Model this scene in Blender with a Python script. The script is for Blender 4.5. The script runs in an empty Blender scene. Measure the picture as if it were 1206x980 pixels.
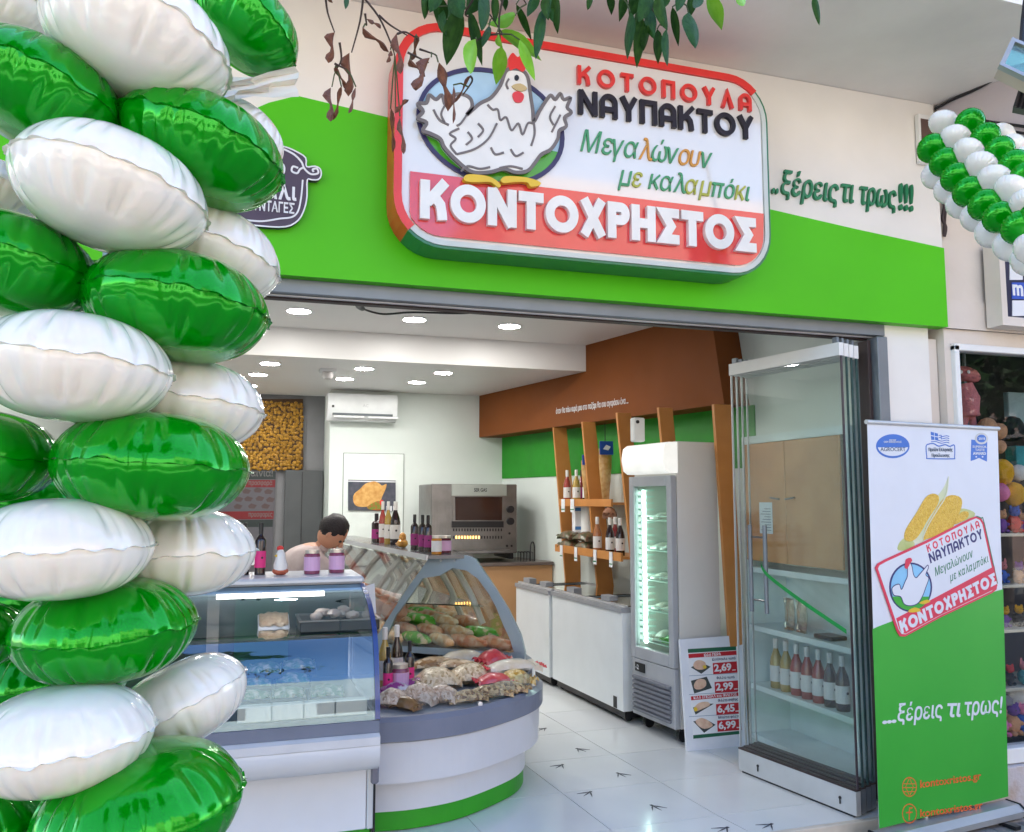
import bpy, bmesh, math, random
from mathutils import Vector, Matrix, noise
from mathutils.geometry import tessellate_polygon
R = math.radians
random.seed(7)
S = bpy.context.scene
COL = S.collection
# ---------------------------------------------------------------- camera, sky, sun, exposure
F, CX, CY, EYE = 1000.0, 603.0, 490.0, 1.6
PITCH, YAW = math.atan(98 / F), R(18)
FW = Vector((math.sin(YAW) * math.cos(PITCH), math.cos(YAW) * math.cos(PITCH), math.sin(PITCH)))
RT = Vector((math.cos(YAW), -math.sin(YAW), 0))
UP = RT.cross(FW)
EYEP = Vector((0, 0, EYE))
cam = bpy.data.cameras.new('camera'); camo = bpy.data.objects.new('camera', cam); COL.objects.link(camo)
cam.sensor_width = 36; cam.lens = F / 1206 * 36; cam.clip_start = .05; cam.clip_end = 600
camo.matrix_world = Matrix(((RT.x, UP.x, -FW.x, 0), (RT.y, UP.y, -FW.y, 0), (RT.z, UP.z, -FW.z, EYE), (0, 0, 0, 1)))
S.camera = camo
W = bpy.data.worlds.new('World'); S.world = W; W.use_nodes = True
wn = W.node_tree; sky = wn.nodes.new('ShaderNodeTexSky'); sky.sky_type = 'NISHITA'; sky.sun_disc = False
SUN_EL, SUN_AZ = R(56), R(30)      # azimuth from +Y (behind the shop) towards +X
sky.sun_elevation = SUN_EL; sky.sun_rotation = SUN_AZ; sky.air_density = 1.0; sky.dust_density = .25; sky.ozone_density = 2.5
bgn = wn.nodes['Background']; bgn.inputs[1].default_value = .15; wn.links.new(sky.outputs[0], bgn.inputs[0])
sl = bpy.data.lights.new('sun', 'SUN'); sl.energy = 4.0; sl.angle = R(.5); sl.color = (1, .95, .87)
so = bpy.data.objects.new('sun', sl); COL.objects.link(so)
sd = Vector((math.sin(SUN_AZ) * math.cos(SUN_EL), math.cos(SUN_AZ) * math.cos(SUN_EL), math.sin(SUN_EL)))
so.rotation_euler = sd.to_track_quat('Z', 'Y').to_euler()
S.view_settings.view_transform = 'Standard'; S.view_settings.look = 'None'
S.view_settings.exposure = 2.2; S.view_settings.gamma = 1
S.render.engine = 'CYCLES'
cy = S.cycles; cy.use_denoising = True; cy.max_bounces = 7; cy.diffuse_bounces = 4; cy.glossy_bounces = 4
cy.transmission_bounces = 4; cy.transparent_max_bounces = 16; cy.sample_clamp_indirect = 6
cy.caustics_reflective = False; cy.caustics_refractive = False
LAMP = 34.0      # emission of the ceiling downlights

# ---------------------------------------------------------------- photo measurement helpers (rays from the eye onto real planes)
def ray(x, y): return FW + RT * ((x - CX) / F) + UP * ((CY - y) / F)
def az(x, y, z): r = ray(x, y); return EYEP + r * ((z - EYE) / r.z)
def ay(x, y, Y): r = ray(x, y); return EYEP + r * (Y / r.y)
def ax(x, y, X): r = ray(x, y); return EYEP + r * (X / r.x)
def ad(x, y, d): return EYEP + ray(x, y) * d
def apl(x, y, p, n): r = ray(x, y); return EYEP + r * ((p - EYEP).dot(n) / r.dot(n))

# ---------------------------------------------------------------- materials
MATS = {}
def M(name, c=(.5, .5, .5), r=.5, m=0., var=.06, sc=6., bump=0., bsc=60., tr=0., em=None, es=0., coat=0., sub=0., c2=None, mix=None, spec=.5, aniso=None, ior=1.45, vor=0):
    if name in MATS: return MATS[name]
    mt = bpy.data.materials.new(name); mt.use_nodes = True; t = mt.node_tree; b = t.nodes['Principled BSDF']
    tc = t.nodes.new('ShaderNodeTexCoord')
    def nz(s, det=4., kind='ShaderNodeTexNoise'):
        n = t.nodes.new(kind); n.inputs['Scale'].default_value = s
        if 'Detail' in n.inputs: n.inputs['Detail'].default_value = det
        t.links.new(tc.outputs['Object'], n.inputs['Vector']); return n
    n = nz(sc)
    if vor:      # crumbs or grains: each cell its own tone
        vo = t.nodes.new('ShaderNodeTexVoronoi'); vo.inputs['Scale'].default_value = vor; t.links.new(tc.outputs['Object'], vo.inputs['Vector'])
    rp = t.nodes.new('ShaderNodeValToRGB'); t.links.new((vo.outputs['Color'] if vor else n.outputs['Fac']), rp.inputs[0])
    lo = tuple(max(0, v * (1 - var)) for v in c); hi = tuple(min(1, v * (1 + var)) for v in c)
    if c2: lo, hi = c, c2
    rp.color_ramp.elements[0].position, rp.color_ramp.elements[1].position = (mix or (.32, .68))
    rp.color_ramp.elements[0].color = (*lo, 1); rp.color_ramp.elements[1].color = (*hi, 1)
    t.links.new(rp.outputs[0], b.inputs['Base Color'])
    b.inputs['Roughness'].default_value = r; b.inputs['Metallic'].default_value = m
    b.inputs['Transmission Weight'].default_value = tr; b.inputs['IOR'].default_value = ior
    b.inputs['Coat Weight'].default_value = coat; b.inputs['Coat Roughness'].default_value = .08
    b.inputs['Specular IOR Level'].default_value = spec
    if sub: b.inputs['Subsurface Weight'].default_value = sub; b.inputs['Subsurface Scale'].default_value = .02
    if em: b.inputs['Emission Color'].default_value = (*em, 1); b.inputs['Emission Strength'].default_value = es
    if bump:
        n2 = nz(bsc, 6.); bp = t.nodes.new('ShaderNodeBump'); bp.inputs['Strength'].default_value = bump; bp.inputs['Distance'].default_value = .01
        if vor: bp.invert = True
        t.links.new((vo.outputs['Distance'] if vor else n2.outputs['Fac']), bp.inputs['Height']); t.links.new(bp.outputs[0], b.inputs['Normal'])
    if not em:      # faint roughness wear
        n3 = nz(sc * 2.3); mr = t.nodes.new('ShaderNodeMapRange'); mr.inputs[3].default_value = max(.02, r * .85); mr.inputs[4].default_value = min(1, r * 1.2)
        t.links.new(n3.outputs['Fac'], mr.inputs[0]); t.links.new(mr.outputs[0], b.inputs['Roughness'])
    MATS[name] = mt; return mt
def glass(name, tint=(1, 1, 1), ior=1.5, k=1., rough=0., wav=0., rc=(1, 1, 1)):
    if name in MATS: return MATS[name]
    mt = bpy.data.materials.new(name); mt.use_nodes = True; t = mt.node_tree; t.nodes.remove(t.nodes['Principled BSDF'])
    o = t.nodes['Material Output']; a = t.nodes.new('ShaderNodeBsdfTransparent'); a.inputs[0].default_value = (*tint, 1)
    g = t.nodes.new('ShaderNodeBsdfGlossy'); g.inputs['Roughness'].default_value = rough; g.inputs[0].default_value = (*rc, 1)
    f = t.nodes.new('ShaderNodeFresnel'); f.inputs[0].default_value = ior
    mu = t.nodes.new('ShaderNodeMath'); mu.operation = 'MULTIPLY'; mu.use_clamp = True; mu.inputs[1].default_value = k
    mx = t.nodes.new('ShaderNodeMixShader'); L = t.links.new
    if wav:
        tc = t.nodes.new('ShaderNodeTexCoord'); n = t.nodes.new('ShaderNodeTexNoise'); n.inputs['Scale'].default_value = 2.5; L(tc.outputs['Object'], n.inputs['Vector'])
        bp = t.nodes.new('ShaderNodeBump'); bp.inputs['Strength'].default_value = wav; bp.inputs['Distance'].default_value = .02; L(n.outputs['Fac'], bp.inputs['Height']); L(bp.outputs[0], g.inputs['Normal'])
    ge = t.nodes.new('ShaderNodeNewGeometry'); mi = t.nodes.new('ShaderNodeMapRange'); mi.inputs[3].default_value = ior; mi.inputs[4].default_value = 1 / ior
    L(ge.outputs['Backfacing'], mi.inputs[0]); L(mi.outputs[0], f.inputs[0])
    L(f.outputs[0], mu.inputs[0]); L(mu.outputs[0], mx.inputs[0]); L(a.outputs[0], mx.inputs[1]); L(g.outputs[0], mx.inputs[2]); L(mx.outputs[0], o.inputs['Surface'])
    MATS[name] = mt; return mt

# ---------------------------------------------------------------- mesh building
class MB:
    def __init__(s): s.v = []; s.f = []; s.sm = False
    def add(s, vs, fs):
        k = len(s.v); s.v += [Vector(v) for v in vs]; s.f += [tuple(i + k for i in f) for f in fs]; return s
    def box(s, x0, y0, z0, x1, y1, z1):
        return s.add([(x, y, z) for z in (z0, z1) for x, y in ((x0, y0), (x1, y0), (x1, y1), (x0, y1))],
                     [(3, 2, 1, 0), (4, 5, 6, 7), (0, 1, 5, 4), (1, 2, 6, 5), (2, 3, 7, 6), (3, 0, 4, 7)])
    def bbox(s, x0, y0, z0, x1, y1, z1, b=.01):      # box with chamfered edges
        vs = []; ix = {}
        for sx in (0, 1):
            for sy in (0, 1):
                for sz in (0, 1):
                    X, Y, Z = (x0, x1)[sx], (y0, y1)[sy], (z0, z1)[sz]
                    dx, dy, dz = b * (1 - 2 * sx), b * (1 - 2 * sy), b * (1 - 2 * sz)
                    ix[sx, sy, sz, 0] = len(vs); vs.append((X, Y + dy, Z + dz))
                    ix[sx, sy, sz, 1] = len(vs); vs.append((X + dx, Y, Z + dz))
                    ix[sx, sy, sz, 2] = len(vs); vs.append((X + dx, Y + dy, Z))
        fs = []
        I = lambda a, b_, c, k: ix[a, b_, c, k]
        for q in (0, 1):
            fs += [(I(q, 0, 0, 0), I(q, 1, 0, 0), I(q, 1, 1, 0), I(q, 0, 1, 0)), (I(0, q, 0, 1), I(1, q, 0, 1), I(1, q, 1, 1), I(0, q, 1, 1)), (I(0, 0, q, 2), I(1, 0, q, 2), I(1, 1, q, 2), I(0, 1, q, 2))]
            for p in (0, 1):
                fs += [(I(q, p, 0, 0), I(q, p, 1, 0), I(q, p, 1, 1), I(q, p, 0, 1)), (I(q, 0, p, 0), I(q, 1, p, 0), I(q, 1, p, 2), I(q, 0, p, 2)), (I(0, q, p, 1), I(1, q, p, 1), I(1, q, p, 2), I(0, q, p, 2))]
                fs += [(I(q, p, w, 0), I(q, p, w, 1), I(q, p, w, 2)) for w in (0, 1)]
        return s.add(vs, fs)
    def prism(s, pts, nv, d0, d1):      # any simple polygon (3-D points), between two offsets along nv
        pts = [Vector(p) for p in pts]; nv = Vector(nv); n = len(pts)
        tri = tessellate_polygon([pts])
        return s.add([p + nv * d0 for p in pts] + [p + nv * d1 for p in pts],
                     [t[::-1] for t in tri] + [tuple(i + n for i in t) for t in tri] + [(i, (i + 1) % n, (i + 1) % n + n, i + n) for i in range(n)])
    def zprism(s, xy, z0, z1): return s.prism([(x, y, 0) for x, y in xy], (0, 0, 1), z0, z1)
    def ring(s, outer, inner, nv, d0, d1):      # frame between two matched closed loops
        n = len(outer); nv = Vector(nv); o = [Vector(p) for p in outer]; i_ = [Vector(p) for p in inner]
        vs = [p + nv * d0 for p in o] + [p + nv * d0 for p in i_] + [p + nv * d1 for p in o] + [p + nv * d1 for p in i_]
        fs = []
        for k in range(n):
            j = (k + 1) % n
            fs += [(k, j, n + j, n + k), (2 * n + k, 3 * n + k, 3 * n + j, 2 * n + j), (k, 2 * n + k, 2 * n + j, j), (n + k, n + j, 3 * n + j, 3 * n + k)]
        return s.add(vs, fs)
    def tube(s, pts, r, n=8, cap=True):
        pts = [Vector(p) for p in pts]; rs = r if isinstance(r, (list, tuple)) else [r] * len(pts); vs = []; fs = []
        ref = None
        for i, p in enumerate(pts):
            d = (pts[min(i + 1, len(pts) - 1)] - pts[max(i - 1, 0)]).normalized()
            if ref is None: ref = d.orthogonal().normalized()
            ref = (ref - d * ref.dot(d)).normalized(); b = d.cross(ref)
            for k in range(n):
                a = 2 * math.pi * k / n; vs.append(p + (ref * math.cos(a) + b * math.sin(a)) * rs[i])
        for i in range(len(pts) - 1):
            for k in range(n): fs.append((i * n + k, i * n + (k + 1) % n, (i + 1) * n + (k + 1) % n, (i + 1) * n + k))
        if cap: fs += [tuple(range(n))[::-1], tuple((len(pts) - 1) * n + k for k in range(n))]
        return s.add(vs, fs)
    def lathe(s, prof, c=(0, 0, 0), n=20, axis=None):      # profile of (radius, height)
        c = Vector(c); vs = []; fs = []
        q = Vector((0, 0, 1)).rotation_difference(Vector(axis)) if axis else None
        for r, h in prof:
            for k in range(n):
                a = 2 * math.pi * k / n; p = Vector((r * math.cos(a), r * math.sin(a), h))
                vs.append(c + (q @ p if q else p))
        for i in range(len(prof) - 1):
            for k in range(n): fs.append((i * n + k, i * n + (k + 1) % n, (i + 1) * n + (k + 1) % n, (i + 1) * n + k))
        if prof[0][0] > 1e-5: fs.append(tuple(range(n))[::-1])
        if prof[-1][0] > 1e-5: fs.append(tuple((len(prof) - 1) * n + k for k in range(n)))
        return s.add(vs, fs)
    def ball(s, c, rx, ry=None, rz=None, n=14, rot=None, lump=0., seed=0):
        ry = ry or rx; rz = rz or rx; c = Vector(c); vs = []; fs = []; m = n // 2 + 1
        for i in range(m + 1):
            th = math.pi * i / m
            for k in range(n):
                ph = 2 * math.pi * k / n; u = Vector((math.sin(th) * math.cos(ph), math.sin(th) * math.sin(ph), math.cos(th)))
                g = 1 + lump * noise.noise(u * 2.2 + Vector((seed, 0, 0))) if lump else 1
                p = Vector((u.x * rx, u.y * ry, u.z * rz)) * g
                if rot: p = rot @ p
                vs.append(c + p)
        for i in range(m):
            for k in range(n): fs.append((i * n + k, (i + 1) * n + k, (i + 1) * n + (k + 1) % n, i * n + (k + 1) % n))
        return s.add(vs, fs)
    def smooth(s): s.sm = True; return s
    def mesh(s, name, off=Vector((0, 0, 0)), inv=None):
        me = bpy.data.meshes.new(name); vs = [(inv @ v) if inv else v - off for v in s.v]
        me.from_pydata([tuple(v) for v in vs], [], s.f); me.validate()
        bm = bmesh.new(); bm.from_mesh(me)
        bmesh.ops.remove_doubles(bm, verts=bm.verts, dist=1e-6)
        bmesh.ops.recalc_face_normals(bm, faces=bm.faces)
        if s.sm:
            for f in bm.faces: f.smooth = True
            for e in bm.edges:
                if len(e.link_faces) == 2 and e.calc_face_angle(0) > R(48): e.smooth = False
        bm.to_mesh(me); bm.free(); return me
    def build(s, name, mat, parent=None):      # vertices are world coordinates (or local ones when the parent is still at the origin)
        if parent is None:
            zs = [v.z for v in s.v]; off = Vector((sum(v.x for v in s.v) / len(s.v), sum(v.y for v in s.v) / len(s.v), min(zs)))
            o = bpy.data.objects.new(name, s.mesh(name, off)); o.location = off
        else:
            inv = wm(parent).inverted(); o = bpy.data.objects.new(name, s.mesh(name, inv=inv)); o.parent = parent
        o.data.materials.append(mat); COL.objects.link(o); return o
def wm(o):
    m = o.matrix_basis.copy()
    return wm(o.parent) @ m if o.parent else m
def tag(o, label, cat, group=None, kind=None):
    if label: o['label'] = label
    if cat: o['category'] = cat
    if group: o['group'] = group
    if kind: o['kind'] = kind
    return o
def thing(name, label, cat, loc=(0, 0, 0), rz=0., group=None):
    o = bpy.data.objects.new(name, None); COL.objects.link(o); o.empty_display_size = .1
    o.location = loc; o.rotation_euler = (0, 0, rz); return tag(o, label, cat, group)
def struct(name, mb, mat):
    o = mb.build(name, mat); o['kind'] = 'structure'; return o
def kids(o): return [c for c in COL.objects if c.parent == o]
def dup(o, loc=None, rz=None, label=None, group=None, parent=None, M4=None):
    c = o.copy(); COL.objects.link(c)
    if parent is not None: c.parent = parent
    else:
        if M4 is not None: c.matrix_basis = M4
        if loc is not None: c.location = loc
        if rz is not None: c.rotation_euler.z = rz
        if label: c['label'] = label
        if group: c['group'] = group
    for k in kids(o): dup(k, parent=c)
    return c
def B(*a): return MB().box(*a)
def BB(*a): return MB().bbox(*a)
def spline(pts, per=6, closed=True):      # Catmull-Rom through 2-D or 3-D points
    n = len(pts); out = []
    P = [Vector(p) if len(p) == 3 else Vector((p[0], p[1], 0)) for p in pts]
    for i in range(n if closed else n - 1):
        g = (lambda k: P[k % n]) if closed else (lambda k: P[max(0, min(n - 1, k))])
        a, b, c, d = g(i - 1), g(i), g(i + 1), g(i + 2)
        for k in range(per):
            t = k / per; out.append(.5 * ((2 * b) + (c - a) * t + (2 * a - 5 * b + 4 * c - d) * t * t + (3 * b - a - 3 * c + d) * t ** 3))
    if not closed: out.append(P[-1])
    return out
class Plane:      # a board in the scene; photo measurements are carried onto it, drawing is then done on the board itself
    def __init__(s, p, n): s.p = Vector(p); s.n = Vector(n).normalized(); s.u = Vector((0, 0, 1)).cross(s.n).normalized(); s.v = s.n.cross(s.u)
    def at(s, x, y): return apl(x, y, s.p, s.n)
    def poly(s, px, d0, d1, smooth=0, mb=None):
        pts = [s.at(q[0], q[1]) for q in (spline(px, smooth) if smooth else px)]
        return (mb or MB()).prism(pts, s.n, d0, d1)
    def line(s, px, w, d0, d1, smooth=0, closed=False, mb=None):      # a stroke of width w (metres)
        pts = [s.at(q[0], q[1]) for q in (spline(px, smooth, closed) if smooth else px)]
        n = len(pts); o, i_ = [], []
        for k in range(n):
            a = pts[(k - 1) % n] if closed else pts[max(0, k - 1)]; b = pts[(k + 1) % n] if closed else pts[min(n - 1, k + 1)]
            t = (b - a); t = t.normalized() if t.length > 1e-9 else s.u; q = s.n.cross(t).normalized() * (w / 2); o.append(pts[k] + q); i_.append(pts[k] - q)
        mb = mb or MB()
        if closed: return mb.ring(o, i_, s.n, d0, d1)
        vs = [p + s.n * d for d in (d0, d1) for p in o + i_]; m = 2 * n; fs = []
        for k in range(n - 1):
            fs += [(k, k + 1, n + k + 1, n + k), (m + k, m + n + k, m + n + k + 1, m + k + 1), (k, m + k, m + k + 1, k + 1), (n + k, n + k + 1, m + n + k + 1, m + n + k)]
        fs += [(0, n, m + n, m), (n - 1, m + n - 1, m + 2 * n - 1, 2 * n - 1)]
        return mb.add(vs, fs)
def rrect(P0, P1, P2, P3, r, k=6):      # rounded quad from 4 corners (world), radius r
    C = [Vector(p) for p in (P0, P1, P2, P3)]; out = []
    for i in range(4):
        c = C[i]; a = (C[i - 1] - c).normalized(); b = (C[(i + 1) % 4] - c).normalized()
        for j in range(k + 1):
            t = j / k * math.pi / 2; out.append(c + a * r * (1 - math.sin(t)) + b * r * (1 - math.cos(t)))
    return out
TXT = {}
OWN = {'κ': [((.05, 0), (.05, .55)), ((.10, .22), (.42, .54)), ((.2, .30), (.44, .01))], 'π': [((0, .5), (.6, .5)), ((.14, 0), (.14, .455)), ((.46, 0), (.46, .455))], 'μ': [((.05, -.18), (.05, .55)), ((.10, .04), (.38, .04)), ((.43, 0), (.43, .55))]}
def glyphs(s, bold=0., shear=0., res=3):
    key = (s, bold, shear)
    if key not in TXT and s in OWN:      # letters whose font outlines overlap are drawn from strokes
        vs, fs = [], []; w = .045 + bold
        for q, ((ax_, ay_), (bx, by)) in enumerate(OWN[s]):
            t = Vector((bx - ax_, by - ay_)).normalized(); n_ = Vector((-t.y, t.x)) * w; k = len(vs); z = .05 + .004 * q
            c = [Vector((ax_, ay_)) + n_, Vector((ax_, ay_)) - n_, Vector((bx, by)) - n_, Vector((bx, by)) + n_]
            vs += [Vector((p.x + shear * p.y, p.y, zz)) for zz in (-z, z) for p in c]
            fs += [tuple(k + i for i in f) for f in ((0, 1, 2, 3), (4, 5, 6, 7), (0, 1, 5, 4), (1, 2, 6, 5), (2, 3, 7, 6), (3, 0, 4, 7))]
        TXT[key] = (vs, fs)
    if key not in TXT and len(s) > 1 and any(c in OWN for c in s):
        vs, fs, x = [], [], 0
        for ch in s:
            if ch == ' ': x += .3; continue
            v1, f1 = glyphs(ch, bold, shear); a = min(p.x for p in v1); k = len(vs); vs += [Vector((p.x - a + x, p.y, p.z)) for p in v1]; fs += [tuple(i + k for i in f) for f in f1]; x += max(p.x for p in v1) - a + .07
        TXT[key] = (vs, fs)
    if key not in TXT:
        c = bpy.data.curves.new('t', 'FONT'); c.body = s; c.resolution_u = res; c.offset = bold; c.shear = shear; c.extrude = .05
        o = bpy.data.objects.new('t', c); COL.objects.link(o); bpy.context.view_layer.update()
        me = bpy.data.meshes.new_from_object(o.evaluated_get(bpy.context.evaluated_depsgraph_get()))
        TXT[key] = ([v.co.copy() for v in me.vertices], [tuple(p.vertices) for p in me.polygons])
        bpy.data.objects.remove(o); bpy.data.curves.remove(c); bpy.data.meshes.remove(me)
    return TXT[key]
def text(s, P0, P1, h, n, d0=0., d1=.002, bold=.01, shear=0., mb=None, upv=None):
    """s from P0 to P1 (baseline ends, world); h = capital height in metres; n = outward normal"""
    P0, P1, n = Vector(P0), Vector(P1), Vector(n).normalized(); u = (P1 - P0).normalized(); v = Vector(upv) if upv else n.cross(u).normalized()
    vs, fs = glyphs(s, bold, shear); x0 = min(q.x for q in vs); x1 = max(q.x for q in vs); k = (P1 - P0).length / (x1 - x0); ky = h / .69
    return (mb or MB()).add([P0 + u * (q.x - x0) * k + v * q.y * ky + n * (d0 if q.z < 0 else d1) for q in vs], fs)
def letters(s, P0, P1, h, n, d0, d1, mat, parent, bold=.03, gap=.08, cols=None):
    n = Vector(n).normalized(); P0, P1 = Vector(P0), Vector(P1); u = (P1 - P0).normalized(); v = n.cross(u); info = []; x = 0
    for ch in s:
        vs, fs = glyphs(ch, bold); a = min(q.x for q in vs); b = max(q.x for q in vs); info.append((vs, fs, a, x)); x += b - a + gap
    k = (P1 - P0).length / (x - gap); ky = h / .69
    for i, (vs, fs, a, xo) in enumerate(info):
        MB().add([P0 + u * (q.x - a + xo) * k + v * q.y * ky + n * (d0 if q.z < 0 else d1) for q in vs], fs).build('letter', cols[i] if cols else mat, parent)
# ---------------------------------------------------------------- palette
white = M('white paint', (.8, .8, .78), .5, var=.03, bump=.03, bsc=40)
wallw = M('facade white', (.82, .79, .74), .55, var=.06, sc=1.6, bump=.05, bsc=30)
green = M('fascia green', (.085, .54, .006), .4, var=.06, sc=1.2, spec=.25)
greenin = M('wall green', (.012, .27, .008), .5)
inw = M('interior wall', (.72, .78, .74), .6, var=.03, sc=2)
ceil = M('ceiling paint', (.8, .78, .76), .42, var=.02, sc=1)
soff = M('canopy plaster', (.83, .8, .76), .7, var=.08, sc=1.5, bump=.15, bsc=25)
alu = M('aluminium', (.2, .225, .25), .4, .4, var=.06)
alul = M('light aluminium', (.62, .63, .64), .4, .5)
dark = M('dark rubber', (.025, .022, .025), .5)
darkbr = M('dark brown track', (.045, .028, .028), .5)
brown = M('brown panel', (.21, .062, .014), .6, var=.06, sc=2, spec=.2)
orange = M('orange veneer', (.5, .2, .05), .42, c2=(.58, .25, .07), sc=5)
tilem = M('white tile', (.76, .78, .77), .18, var=.05, sc=1.5, coat=.2)
grout = M('grout', (.22, .23, .24), .8)
cream = M('cream plaster', (.68, .6, .52), .7, c2=(.74, .67, .6), sc=3, bump=.15, bsc=30)
mauve = M('mauve plaster', (.5, .44, .47), .75, c2=(.56, .5, .53), sc=2, bump=.2, bsc=30)
steel = M('brushed steel', (.24, .235, .235), .3, .9, var=.12, sc=8)
red = M('sign red', (.72, .03, .025), .3, coat=.3)
navy = M('navy ink', (.035, .03, .11), .35)
wht = M('glossy white', (.82, .8, .77), .18, var=.02, coat=.4)
blk = M('black plastic', (.015, .015, .018), .3)
printw = M('print white', (.78, .79, .82), .5, var=.02)
# ---------------------------------------------------------------- street, pavement, shop floor
struct('street', B(-60, -60, -.4, 60, -1.6, -.26), M('asphalt', (.05, .05, .052), .85, c2=(.075, .073, .07), sc=20, bump=.4, bsc=120))
struct('kerb', BB(-60, -1.6, -.4, 60, -1.45, -.058, .012), M('kerb stone', (.33, .32, .3), .8, var=.15, bump=.3))
struct('ground', B(-300, -300, -.9, 300, 300, -.42), M('far ground', (.16, .15, .13), .9, var=.2, sc=.5))
pav = struct('pavement', B(-60, -1.45, -.4, 60, 3.654, -.072), M('paver bed', (.12, .11, .1), .9, var=.2))
pm = [M('paver ' + str(i), c, .8, var=.18, sc=9, bump=.5, bsc=70) for i, c in enumerate([(.26, .24, .22), (.22, .2, .19), (.3, .27, .25)])]
pvm = [BB(-.097, -.047, 0, .097, .047, .05, .006).mesh('paving_stone') for _ in pm]
for i, m_ in enumerate(pvm): m_.materials.append(pm[i])
rr = random.Random(3)
for j in range(18):
    for i in range(16):
        o = bpy.data.objects.new('paving_stone', pvm[rr.randrange(3)]); COL.objects.link(o); o.parent = pav
        o.location = Vector((2.5 + i * .2 + (j % 2) * .1, 3.6 - j * .1, -.111 + rr.uniform(-.003, .002))) - pav.location
o = B(-60, -1.44, -.076, 2.35, 3.65, -.063).box(2.35, -1.44, -.076, 5.75, 1.8, -.063).box(5.75, -1.44, -.076, 60, 3.65, -.063)
o.build('paving', M('paving light', (.3, .28, .25), .85, var=.12, sc=3, bump=.2), pav)
floor = struct('shop_floor', B(-1.6, 3.68, -.3, 3.75, 10.5, -.006), grout)
tv = [tilem, M('white tile b', (.74, .76, .76), .2, var=.04, sc=2, coat=.2)]
def fl(i, j): Y = 3.395 + .555 * j; return (1.787 + .597 * i - .062 * (Y - 3.93), Y)
for i in range(-5, 4):
    for j in range(0, 12):
        a, b, c, d = fl(i, j), fl(i + 1, j), fl(i + 1, j + 1), fl(i, j + 1); g = .0022
        pts = [(a[0] + g, max(a[1] + g, 3.69)), (min(3.74, b[0] - g), max(b[1] + g, 3.69)), (min(3.74, c[0] - g), c[1] - g), (d[0] + g, d[1] - g)]
        if j == 0 and pts[2][1] < 3.75: continue
        MB().zprism(pts, -.02, 0).build('tile', tv[(i * 3 + j) % 2], floor)
tilestrip = BB(-1.6, 3.655, -.35, 3.75, 3.688, .0015, .004)
struct('threshold', tilestrip, M('threshold stone', (.62, .56, .47), .5, var=.1, sc=8))

# ---------------------------------------------------------------- shop building
FY = 3.76            # wall plane behind the fascia
b = B(-3.5, FY, 2.56, 3.74, 3.9, 3.9)                     # wall over the opening
b.box(3.37, FY - .01, 0, 3.675, 3.95, 2.56)               # white pier
b.box(-3.5, FY, -.3, -1.6, 3.9, 2.56)
struct('shopfront_wall', b, wallw)
struct('unseen_upper_storeys', B(-14, 2.84, 3.99, 14, 12, 6.4), M('upper wall', (.5, .47, .42), .8, var=.1, bump=.1))  # unseen storeys added to keep sun off the shopfront; height set for their shadow
struct('canopy_soffit', B(-14, 2.78, 3.85, 14, FY + .2, 4.06), soff)
struct('side_wall', B(-1.75, 3.9, -.3, -1.6, 10.4, 3.1), inw)
struct('back_wall', MB().zprism([(.94, 9.15), (3.2, 9.15), (3.2, 9.9), (.94, 9.9)], -.1, 3.1), inw)
struct('rear_wall', B(-1.6, 9.75, -.1, .939, 9.9, 3.1), M('rear wall dimmed', (.22, .22, .23), .6))  # passage dimness put into the wall colour: darker than the other interior walls
struct('right_wall', MB().zprism([(2.86, 9.15), (3.62, 5.35), (3.66, 3.9), (3.8, 3.9), (3.8, 9.6), (2.9, 9.6)], -.1, 3.1), inw)
struct('ceiling', B(-1.6, 3.9, 3.0, 3.8, 7.08, 3.14).box(-1.6, 7.08, 2.76, 3.8, 10.4, 3.14), ceil)
# green and white upper facade: one cladding panel with a slanting top edge
FP = Plane((0, 3.68, 2.6), (0, -1, 0))
gp = thing('fascia_cladding', 'bright green cladding band with slanting top edge over the shop opening', 'cladding', (1, 3.72, 2.55))
top = [FP.at(*q) for q in [(1110, 292), (1011, 270.5), (907, 246.5), (760, 212), (600, 173), (456, 138), (349.7, 112.7), (316.6, 121), (250, 150), (150, 180)]]
pts = [Vector((3.75, 3.68, 2.555)), Vector((3.75, 3.68, top[0].z))] + [Vector((p.x, 3.68, p.z)) for p in top[1:]] + [Vector((-3.3, 3.68, 3.1)), Vector((-3.3, 3.68, 2.555))]
MB().prism(pts, (0, 1, 0), 0, .076).build('green_panel', green, gp)
w = [Vector((p.x, 3.68, p.z)) for p in pts[1:-1]]; w = [w[0] + Vector((0, 0, .004))] + [p + Vector((0, 0, .004)) for p in w[1:]]
MB().prism(w + [Vector((-3.3, 3.68, 3.848)), Vector((3.735, 3.68, 3.848))], (0, 1, 0), .012, .076).build('white_panel', wallw, gp)
# door head: aluminium lintel, lip and dark track
dh = thing('door_head', 'grey aluminium head frame with dark sliding track above the open shopfront', 'door frame', (1, 3.8, 2.5))
BB(-1.6, 3.74, 2.492, 3.37, 3.88, 2.556, .003).build('lintel', alu, dh)
BB(-1.6, 3.80, 2.479, 3.37, 3.85, 2.493, .003).build('track', darkbr, dh)
BB(-1.6, 3.775, 2.484, 3.37, 3.79, 2.4915, .002).build('lip', alul, dh)
BB(3.30, 3.72, 0, 3.368, 3.95, 2.484, .004).build('jamb', alu, dh)
BB(3.276, 3.77, 0.02, 3.299, 3.85, 2.47, .003).build('jamb_seal', darkbr, dh)
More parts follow.
